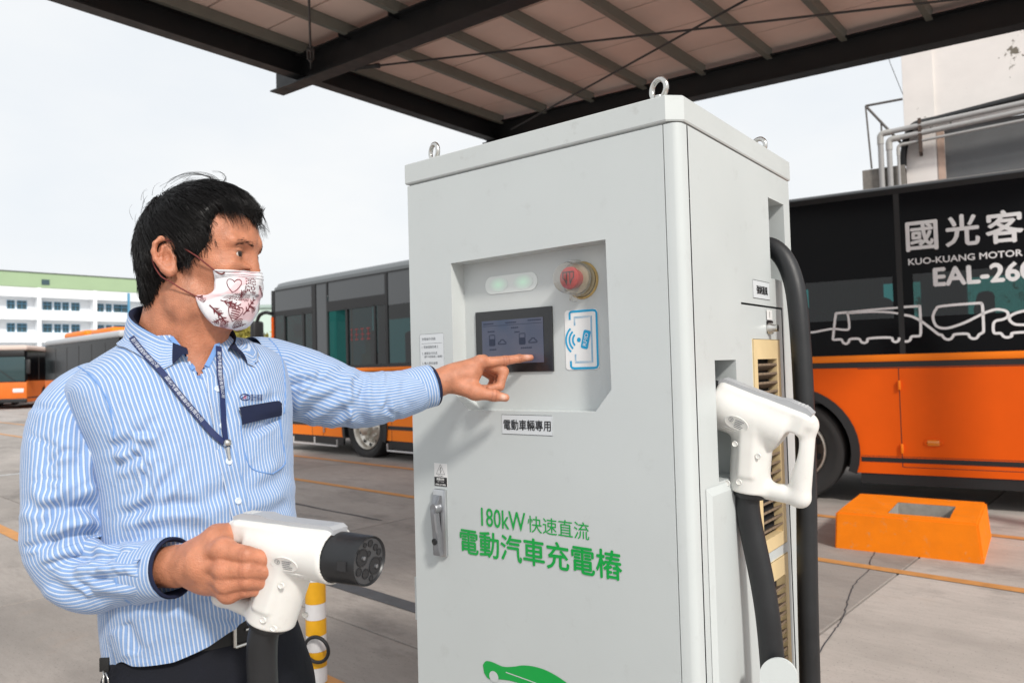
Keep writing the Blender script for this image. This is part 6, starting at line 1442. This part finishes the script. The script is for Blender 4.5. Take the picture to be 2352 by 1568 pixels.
# cuffs (striped the other way) with a navy lining that shows at the edge
def cuff(p0, p1, r0, r1, edge):
    C = [np.array(p0)+(np.array(p1)-np.array(p0))*t for t in np.linspace(0, 1, 14)]; ax = (np.array(p1)-np.array(p0)); Lc = np.linalg.norm(ax); ax /= Lc
    u = np.cross(ax, [0, 0, 1.]); u /= np.linalg.norm(u); w_ = np.cross(u, ax); a_ = np.linspace(0, 2*math.pi, 65); P = np.zeros((14, 65, 3))
    for i in range(14):
        r = r0+(r1-r0)*i/13; P[i] = C[i]+(np.cos(a_)[:, None]*u+np.sin(a_)[:, None]*w_*1.05)*(r+.0008*np.sin(a_*3+i*.3)[:, None])
    UV = np.stack([np.broadcast_to(np.linspace(0, Lc, 14)[:, None], P.shape[:2]), np.broadcast_to(a_*.04, P.shape[:2])], 2); V_, F_, UV_ = gridmesh(P, UV)
    cu = link('cuff', raw_mesh('cuff', V_-PB, F_, m_stripe, uv=UV_), shirt)
    d = MB(); e0 = np.array(p1)-ax*.001
    pr_ = [(0, r1*1.03), (.004, r1*1.045), (.007, r1*1.0), (.004, r1*.93), (-.03, r1*.88)]
    d.lathe(pr_, e0, ax, 40); wpart(cu, 'cuff_lining', d, m_navy)
    d = MB().lathe([(.0, r0*1.005), (.0012, r0*1.03), (.0026, r0*1.005)], np.array(p0)+ax*.003, ax, 40); wpart(cu, 'cuff_seam', d, m_seam)
    return cu, u, w_, ax
cuR = cuff(W(318, 1314, 1.068), W(396, 1303, 1.047), .0425, .0405, 0)
cuL = cuff(W(930, 901, 1.511), W(990, 886, 1.541), .0445, .0418, 0)
# collar: stand and fall, points at the front
ncl = 90
def collar():
    thc = np.linspace(-2.80, 2.80, ncl)                     # 0 = nape
    base = NB+np.array([-.004, .002, .0]); rows = []; inner = []
    for t in thc:
        fr = abs(t)/2.80; dr = -ax_n*math.cos(t)+ax_s*math.sin(t)*1.0
        ztop = .078-.082*fr**1.7; rt = .0640+.040*fr**3; drop = (.052+.026*fr**2)*(1 if fr < .86 else max(.12, 1-(fr-.86)/.14)); ro = .012+.010*fr**2
        top = base+dr*rt+np.array([0, 0, ztop]); mid = base+dr*(rt+.007)+np.array([0, 0, ztop+.001])
        lowp = base+dr*(rt+ro)+np.array([0, 0, ztop-drop]); ins = base+dr*(rt-.001)+np.array([0, 0, ztop-.035])
        rows.append([mid+(lowp-mid)*q+dr*.003*math.sin(q*math.pi) for q in np.linspace(0, 1, 12)]); inner.append([ins+(top-ins)*q for q in np.linspace(0, 1, 6)]+[mid])
    return thc, np.array(rows), np.array(inner)
thc, CRo, CIn = collar()
Lq = np.linspace(0, .06, 12); UVc = np.stack([np.broadcast_to(Lq[None, :], CRo.shape[:2]), np.broadcast_to((thc*.075)[:, None], CRo.shape[:2])], 2)
for i in range(CRo.shape[0]):
    for j in range(CRo.shape[1]):
        l_, n_, _, dd_ = tbv.find_nearest(Vector(CRo[i, j])); l_ = np.array(l_); n_ = np.array(n_); h_ = (CRo[i, j]-l_)@n_; need = .0035*min(1, j/5)
        if dd_ < .04 and h_ < need and j > 2: CRo[i, j] = CRo[i, j]+n_*(need-h_)
V_, F_, UV_ = gridmesh(CRo, UVc); mi_c = np.zeros(len(F_), int); jj = np.arange(len(F_))//11; mi_c[(jj < 3) | (jj > ncl-5)] = 1
cl_o = link('collar', raw_mesh('collar', V_-PB, F_, [m_stripe, m_navy], uv=UV_, mi=mi_c), shirt)
V_, F_, UV_ = gridmesh(CIn, np.zeros((*CIn.shape[:2], 2))); link('collar_lining', raw_mesh('collar_lining', V_-PB, F_, m_navy), cl_o)
for pts in ([(392, 776), (418, 808), (438, 840), (457, 868)], [(500, 788), (484, 824), (459, 868)]):
    nb_, _, _, _ = ribbon_on(pts, .0075, .0006, (tbv,), .0018, 8); wpart(shirt, 'neck_edge', nb_, m_seam, 30)
# placket, seams, buttons, pocket
plk, pC, pB, pM = ribbon_on([(497, 868), (503, 950), (522, 1050), (545, 1150), (570, 1260), (590, 1350), (600, 1405)], .030, .0008, k=10)
V_ = np.array(plk.v); F_ = np.array([f for f in plk.f if len(f) == 4][:-2]); uvv = np.tile(np.array([[0, 0], [0, 0], [.030, 0], [.030, 0]]), (len(V_)//4, 1)); link('placket', raw_mesh('placket', V_-PB, F_, m_stripe, smooth=30, uv=uvv[F_].reshape(-1, 2)), shirt)
for k in range(7):
    i = int((k+.5)/7*len(pC)); i = min(i, len(pC)-1); wpart(shirt, 'button', MB().lathe([(.0, .0052), (.0018, .0052), (.0024, .004), (.0018, .0032), (.0018, 0)], pC[i]+pM[i]*.0012, pM[i], 18), m_btn, 40)
def seam(pts, bvs, r=.0011, lift=.0002):
    C = [cast(p[0], p[1], bvs, lift) for p in smoothline(pts, 6)]; C = [c_[0] for c_ in C if c_ is not None]
    if len(C) > 3: wpart(shirt, 'seam', MB().tube(C, r, 6), m_seam)
seam([(283, 755), (250, 772), (205, 796), (168, 826)], (tbv, RSbv)); seam([(150, 838), (180, 842), (215, 870), (245, 915), (258, 965), (262, 1010)], (tbv, RSbv)); seam([(618, 778), (640, 805), (652, 850), (655, 910), (652, 950)], (tbv, LSbv))
d = MB()
pk = [(543, 938), (635, 924), (641, 955), (552, 977)]
ng = 10; PP = np.zeros((ng, 5, 3))
for i in range(ng):
    for j in range(5):
        a, b = i/(ng-1), j/4; q = np.array(pk[0])*(1-a)*(1-b)+np.array(pk[1])*a*(1-b)+np.array(pk[2])*a*b+np.array(pk[3])*(1-a)*b; c_ = cast(q[0], q[1], (tbv,), .003); PP[i, j] = c_[0] if c_ is not None else PP[i, max(j-1, 0)]
c4 = [PP[0, 0], PP[-1, 0], PP[-1, -1], PP[0, -1]]; pn_ = np.cross(c4[1]-c4[0], c4[3]-c4[0]); pn_ /= np.linalg.norm(pn_); pn_ = pn_ if pn_@(cO-c4[0]) > 0 else -pn_
for i in range(ng):
    for j in range(5):
        a, b = i/(ng-1), j/4; flat = c4[0]*(1-a)*(1-b)+c4[1]*a*(1-b)+c4[2]*a*b+c4[3]*(1-a)*b; PP[i, j] = flat+pn_*max(.0, (PP[i, j]-flat)@pn_)*.9+pn_*.0035
for _ in range(2): PP[1:-1] = (PP[:-2]+2*PP[1:-1]+PP[2:])/4
V_, F_, UV_ = gridmesh(PP, np.zeros((ng, 5, 2))); pkt = link('pocket', raw_mesh('pocket', V_-PB, F_, m_navy), shirt)
for pts in ([(552, 977), (560, 1030), (578, 1075), (625, 1088)], [(641, 955), (648, 1010), (655, 1062), (625, 1088)]):
    C = [cast(p[0], p[1], (tbv,), .0004) for p in smoothline(pts, 6)]; C = [c_[0] for c_ in C if c_ is not None]
    if len(C) > 3: wpart(pkt, 'pocket_seam', MB().tube(C, .0010, 6), m_seam)
# embroidered badge and name on the chest
d = MB(); mn = mat('navy embroidery', (.008, .02, .11), .8); mrd = mat('red embroidery', (.45, .02, .02), .8)
def chest(x, y): 
    c_ = cast(x, y, (tbv,), .0012); return c_[0] if c_ is not None else W(x, y, 1.2)
stroke(d, [(562+11.5*math.cos(a), 912+7*math.sin(a)) for a in np.linspace(0, 2*math.pi, 24)], 1.7, chest); stroke(d, [(553, 916), (562, 909), (571, 907)], 1.6, chest); stroke(d, [(569, 908), (567, 917)], 1.4, chest)
text(d, '國光客運', 575, 602, 920, 905, chest, .0)
wpart(shirt, 'embroidered_name', d, mn, None)
d = MB(); stroke(d, [(561, 908), (559, 916)], 1.8, chest); stroke(d, [(565, 908), (563, 916)], 1.8, chest); wpart(shirt, 'embroidered_emblem', d, mrd, None)

# ---- trousers, belt, shoes
m_trs = mat('dark navy trousers', (.010, .011, .016), .85, var=.25, vscale=20, bump=.3, bscale=300, spec=.2); m_belt = mat('black leather belt', (.006, .006, .006), .6, var=.2, vscale=40)
HPc = W(480, 1500, 1.215); 
def ringP(c, a, b, nn=64): t = np.linspace(0, 2*math.pi, nn, False); return np.asarray(c)+np.cos(t)[:, None]*ax_n*b+np.sin(t)[:, None]*ax_s*a
TSD = SDF(); Rm = np.stack([ax_s, ax_n, [0, 0, 1.]], 1)
TSD.ell([HPc[0], HPc[1], .93], (.156, .116, .14), .05, Rm); TSD.ell([HPc[0], HPc[1], .86], (.168, .128, .12), .05, Rm); TSD.cyl([HPc[0], HPc[1], .9], [HPc[0], HPc[1], 1.04], .104, .01, .05)
for s_ in (-1, 1):
    hp_ = np.array([HPc[0], HPc[1], .84])+ax_s*.085*s_; TSD.chain([hp_, hp_+[.0, 0, -.40]+ax_n*.01, hp_+[0, 0, -.76]], [.095, .066, .058], .03)
TSD.box([HPc[0], HPc[1], 1.18], (.4, .4, .14), .01, .004, None, 's'); TSD.box([HPc[0], HPc[1], -.06], (.5, .5, .12), .01, .004, None, 's')
V_, F_ = TSD.mesh(.007); V_ = relax(V_, F_, 2, .5)
link('trousers', raw_mesh('trousers', V_-PB, F_, m_trs), man)
def bring(z, off): 
    return [p for p in ringP([HPc[0], HPc[1], z], .118+off, .106+off)]
d = MB(); rows = [bring(.990, .006), bring(.990, .013), bring(1.026, .011), bring(1.026, .004)]
d.add([p for r_ in rows for p in r_], [(i*64+k, i*64+(k+1) % 64, (i+1)*64+(k+1) % 64, (i+1)*64+k) for i in range(3) for k in range(64)]); belt = wpart(man, 'belt', d, m_belt, 60)
bc = np.array([HPc[0], HPc[1], 1.008])+ax_n*(.121)
d = MB(); bw_, bh_ = .022, .021
for (a0, b0, a1, b1) in ((-bw_, -bh_, bw_, -bh_), (bw_, -bh_, bw_, bh_), (bw_, bh_, -bw_, bh_), (-bw_, bh_, -bw_, -bh_)): d.cyl(bc+ax_s*a0+np.array([0, 0, b0]), bc+ax_s*a1+np.array([0, 0, b1]), .0028, n=8)
d.cyl(bc+ax_s*-bw_*.2+np.array([0, 0, 0]), bc+ax_s*bw_, .002, n=8); wpart(belt, 'buckle', d, m_steel, 40)
for s_ in (-1, 1):
    c_ = np.array([HPc[0], HPc[1], 0])+ax_s*.085*s_; SS = SDF(); SS.ell(c_+ax_n*.05+[0, 0, .04], (.045, .14, .045), .02, Rm); SS.ell(c_+[0, 0, .06], (.045, .06, .06), .02, Rm); SS.box(c_+[0, 0, -.1], (.4, .4, .1), .005, .003, None, 's')
    V_, F_ = SS.mesh(.006); link('shoe', raw_mesh('shoe', V_-PB, F_, m_belt), man)

# ---- face mask, in head coordinates
m_mask = mat('white pink mask cloth', (.78, .70, .72), .8, spec=.2)
_t = m_mask.node_tree; _b = _t.nodes['Principled BSDF']; _c = N(_t, 'ShaderNodeUVMap'); _v = N(_t, 'ShaderNodeTexNoise'); _v.inputs['Scale'].default_value = 3.2; _v.inputs['Detail'].default_value = 1; _t.links.new(_c.outputs[0], _v.inputs[0])
_r = N(_t, 'ShaderNodeMapRange'); _r.inputs[1].default_value = .47; _r.inputs[2].default_value = .54; _t.links.new(_v.outputs[0], _r.inputs[0]); _x = N(_t, 'ShaderNodeMix', data_type='RGBA'); _x.inputs[6].default_value = (.78, .78, .81, 1); _x.inputs[7].default_value = (.80, .58, .61, 1); _t.links.new(_r.outputs[0], _x.inputs[0]); _t.links.new(_x.outputs[2], _b.inputs['Base Color'])
# rows top to bottom: middle line (f, u) and cheek edge (f, l, u)
MR = [(.1245, -.0175, .066, .053, -.0145), (.1265, -.028, .0655, .055, -.026), (.1275, -.040, .065, .0565, -.038), (.1255, -.0525, .063, .057, -.0495), (.1215, -.0565, .052, .0585, -.0560), (.1205, -.068, .036, .0600, -.0565), (.1175, -.080, .038, .0585, -.070), (.109, -.0945, .044, .055, -.084), (.098, -.1045, .050, .049, -.095), (.085, -.1085, .056, .042, -.103)]
MRs = np.array(smoothline(MR, 5)); nm, nw = len(MRs), 41
aw = np.linspace(-1, 1, nw); MP = np.zeros((nm, nw, 3)); ML = np.zeros((nm, nw, 3))
for i, (fm, um, fe, le, ue) in enumerate(MRs):
    for j, a in enumerate(aw):
        be = abs(a)*math.pi/2; fm_ = fm-.0125; l = le*math.copysign(abs(math.sin(be))**1.0, a); f = fe+(fm_-fe)*math.cos(be)**.85; u = ue+(um-ue)*math.cos(be)
        v_ = i/(nm-1); pleat = .0016*((v_*4.2) % 1-.5)*(1-abs(a)**4)
        ML[i, j] = (f+pleat, l, u); MP[i, j] = Hd(*ML[i, j])
MP = clear_of(MP.reshape(-1, 3), .0025).reshape(nm, nw, 3)
for _ in range(2): MP[1:-1, 1:-1] = (MP[1:-1, 1:-1]*2+MP[:-2, 1:-1]+MP[2:, 1:-1]+MP[1:-1, :-2]+MP[1:-1, 2:])/6
Fm = gridnormals(MP); 
UVm = np.stack(np.meshgrid(np.linspace(0, 1, nm), np.linspace(0, 1.3, nw), indexing='ij'), 2); V_, F_, UV_ = gridmesh(MP, UVm)
mask = link('face_mask', raw_mesh('face_mask', V_-PB, F_, m_mask, uv=UV_), man); mask['label'] = 'white and pink surgical face mask with dark red floral print'
sol = mask.modifiers.new('thick', 'SOLIDIFY'); sol.thickness = .0012; sol.offset = 0
msgn = 1. if np.mean(np.einsum('ijk,k->ij', Fm, hf)) > 0 else -1.
def MS(a, v):
    """point on the mask: a across (-1 near cheek .. 1 far cheek), v down 0..1"""
    x, y = np.clip(v, 0, 1)*(nm-1), np.clip((a+1)/2, 0, 1)*(nw-1); i, j = min(int(x), nm-2), min(int(y), nw-2); s_, t = x-i, y-j
    p = MP[i, j]*(1-s_)*(1-t)+MP[i+1, j]*s_*(1-t)+MP[i, j+1]*(1-s_)*t+MP[i+1, j+1]*s_*t; return p+Fm[i, j]*msgn*.0014
m_print = mat('dark red print', (.14, .012, .02), .8)
d = MB(); K_ = .34       # one unit of v is about .1 m, one unit of a about .075 m
def sprig(a, v, s_, rot):
    R_ = lambda x, y: MS(a+(x*math.cos(rot)-y*math.sin(rot))*s_, v+(x*math.sin(rot)+y*math.cos(rot))*s_*.8)
    stroke(d, [(0, 0), (.25, .02), (.5, 0), (.8, .03)], .05, R_)
    for k in range(4):
        for sg in (-1, 1): x = .12+.2*k; d.add([R_(x, 0), R_(x+.07, sg*.07), R_(x+.16, sg*.16), R_(x+.13, sg*.05)], [(0, 1, 2, 3)])
def heart(a, v, s_, fill=True):
    pts = [(.5*math.sin(t)**3*1.0, -(.42*math.cos(t)-.18*math.cos(2*t)-.07*math.cos(3*t))) for t in np.linspace(0, 2*math.pi, 22, False)]
    R_ = lambda x, y: MS(a+x*s_, v+y*s_*.8)
    stroke(d, pts, .05, R_, closed=True)
    if fill:
        for k in np.linspace(-.25, .25, 5): stroke(d, [(-.3, k), (.3, k+.05)], .05, R_)
def rose(a, v, s_):
    R_ = lambda x, y: MS(a+x*s_, v+y*s_*.8); stroke(d, [(t*.018*math.cos(t*1.0), t*.018*math.sin(t)) for t in np.linspace(3, 24, 50)], .045, R_)
def patch(a, v, s_):
    R_ = lambda x, y: MS(a+x*s_, v+y*s_*.8)
    for x in np.arange(-.5, .5, .17):
        for y in np.arange(-.5, .5, .17): stroke(d, [(x, y), (x+.09+.03*rr_.random(), y+.06*rr_.normal())], .07, R_)
sprig(-.50, .30, .3, 1.2); heart(-.2, .34, .12); rose(-.42, .34, .14); sprig(-.66, .80, .34, 2.6); rose(-.55, .62, .15); heart(-.74, .74, .10); sprig(-.22, .60, .22, .3); patch(-.62, .50, .12); patch(-.30, .24, .26); sprig(-.08, .20, .30, .6); rose(-.05, .40, .17); heart(-.66, .24, .28, False); patch(-.48, .47, .22); patch(-.33, .48, .18); sprig(-.30, .72, .42, -1.0); heart(-.46, .72, .26); rose(-.30, .86, .26); sprig(-.86, .66, .45, .75); rose(-.62, .93, .28); sprig(-.70, .58, .36, .2); heart(-.93, .60, .09); rose(-.80, .90, .12); sprig(-.12, .82, .25, 2.4); heart(-.10, .64, .12); sprig(.1, .3, .3, .4); rose(.2, .6, .25); heart(.4, .5, .2); sprig(.5, .8, .35, 2.)
wpart(mask, 'floral_print', d, m_print, None); bpy.data.objects[mask.children[-1].name]['kind'] = 'stuff'
d = MB(); 
for v in (.012, .075, .105): 
    wpart(mask, 'mask_seam', MB().tube([MS(a, v) for a in np.linspace(-.98, .98, 30)], .0007, 6), mat('mask seam', (.70, .70, .73), .8))
loop_pts = lambda L: [tuple(p) for p in clear_of(np.array(smoothline(L, 8)), .0016)]
m_loop = mat('dark red ear loop', (.16, .030, .025), .75)
for s_ in (-1, 1):
    e0 = MS(-.9 if s_ < 0 else .9, .045); e1 = MS(-.97 if s_ < 0 else .97, .56); q = lambda f, l, u: Hd(f, s_*l, u)
    wpart(mask, 'ear_loop', MB().tube(loop_pts([e0+hf*.006, e0-hf*.004, q(.045, .0725, .004), q(.028, .0765, .016), q(.012, .0805, .027), q(-.004, .080, .033), q(-.018, .079, .026), q(-.021, .080, .0), q(-.010, .079, -.024), q(.004, .076, -.034), q(.020, .072, -.046), e1-hf*.004, e1+hf*.006]), .0012, 8), m_loop)

# ---- lanyard
LA = W(512, 1018, 1.16)
lan = thing('lanyard', 'navy lanyard with white lettering and a metal clip hanging on the shirt front', 'lanyard', PB)
m_lan = mat('navy ribbon', (.010, .022, .10), .6, bump=.2, bscale=600)
strapL, sC, sB, sM = ribbon_on([(296, 752), (312, 790), (340, 826), (372, 860), (405, 902), (440, 944), (475, 984), (512, 1020)], .0092, .0045, (tbv,), .0014, 8)
strapL.v = [tuple(np.array(p)-PB) for p in strapL.v]; part(lan, 'strap', strapL, m_lan, 30)
strapR, tC, tB, tM = ribbon_on([(499, 800), (502, 850), (505, 910), (508, 965), (513, 1020)], .0092, .0052, (tbv,), .0014, 8)
strapR.v = [tuple(np.array(p)-PB) for p in strapR.v]; part(lan, 'strap', strapR, m_lan, 30)
m_ltxt = mat('white ribbon print', (.62, .66, .74), .7)
for C, B, Mm in ((sC, sB, sM), (tC, tB, tM)):
    arcl = np.concatenate([[0], np.cumsum(np.linalg.norm(np.diff(C, axis=0), axis=1))]); d = MB()
    def lf2(x, y):
        x = np.clip(x, 0, arcl[-1]-1e-6); c_ = np.array([np.interp(x, arcl, C[:, k]) for k in range(3)]); b_ = np.array([np.interp(x, arcl, B[:, k]) for k in range(3)]); n_ = np.array([np.interp(x, arcl, Mm[:, k]) for k in range(3)]); return c_-b_*y+n_*.0019-PB
    x = .012
    while x+.085 < arcl[-1]+.02: text(d, '國光汽車客運股份有限公司', x, min(x+.085, arcl[-1]), -.0030, .0030, lf2); x += .105
    part(lan, 'lettering', d, m_ltxt, None)
k0 = cast(512, 1012, (tbv,), .008)[0]; k1 = cast(516, 1030, (tbv,), .008)[0]; k2 = cast(523, 1056, (tbv,), .006)[0]
d = MB().lathe([(0, .004), (.002, .0062), (.008, .0062), (.010, .004)], k0-PB, k1-k0, 18); d.tube([k1-PB, k2-PB], [.0032, .0022], 10); part(lan, 'clip', d, m_steel, 60)

# ---- keys on the belt
K1 = W(240, 1522, 1.085); ky = thing('key_bunch', 'black headed keys on a ring hanging below the shirt hem at the hip', 'keys', K1); z3 = np.zeros(3)
part(ky, 'belt_clip', MB().box(-.007, .007, -.002, .002, -.012, .008, bev=.001), m_belt, 40)
part(ky, 'key_ring', MB().torus((-.002, 0, -.022), (.8, .5, 0), .012, .0011).torus((.003, -.002, -.024), (.7, .7, .1), .012, .0011), m_steel, 60)
for k, (dx, rt, dz) in enumerate(((0, -.1, 0), (-.012, .35, -.004), (.010, .1, -.002), (-.018, .6, -.02))):
    bx = [(-.010, .0), (-.016, -.008), (-.017, -.030), (-.012, -.038), (.012, -.038), (.017, -.030), (.016, -.008), (.010, 0)]
    fn = lambda a, b, o, dx=dx, rt=rt, dz=dz, k=k: (dx+a*math.cos(rt)-b*math.sin(rt)*.4, -.004+k*.006+o, -.034+dz+b*math.cos(rt)+a*math.sin(rt)*.4)
    kk = part(ky, 'key', MB().prism(bx, fn, -.0025, .0025), m_blackplastic, None)
    part(kk, 'key_blade', MB().prism([(-.004, -.037), (.004, -.037), (.004, -.085), (0, -.09), (-.004, -.085)], fn, -.001, .001), mat('brass', (.55, .36, .12), .35, .9), None)
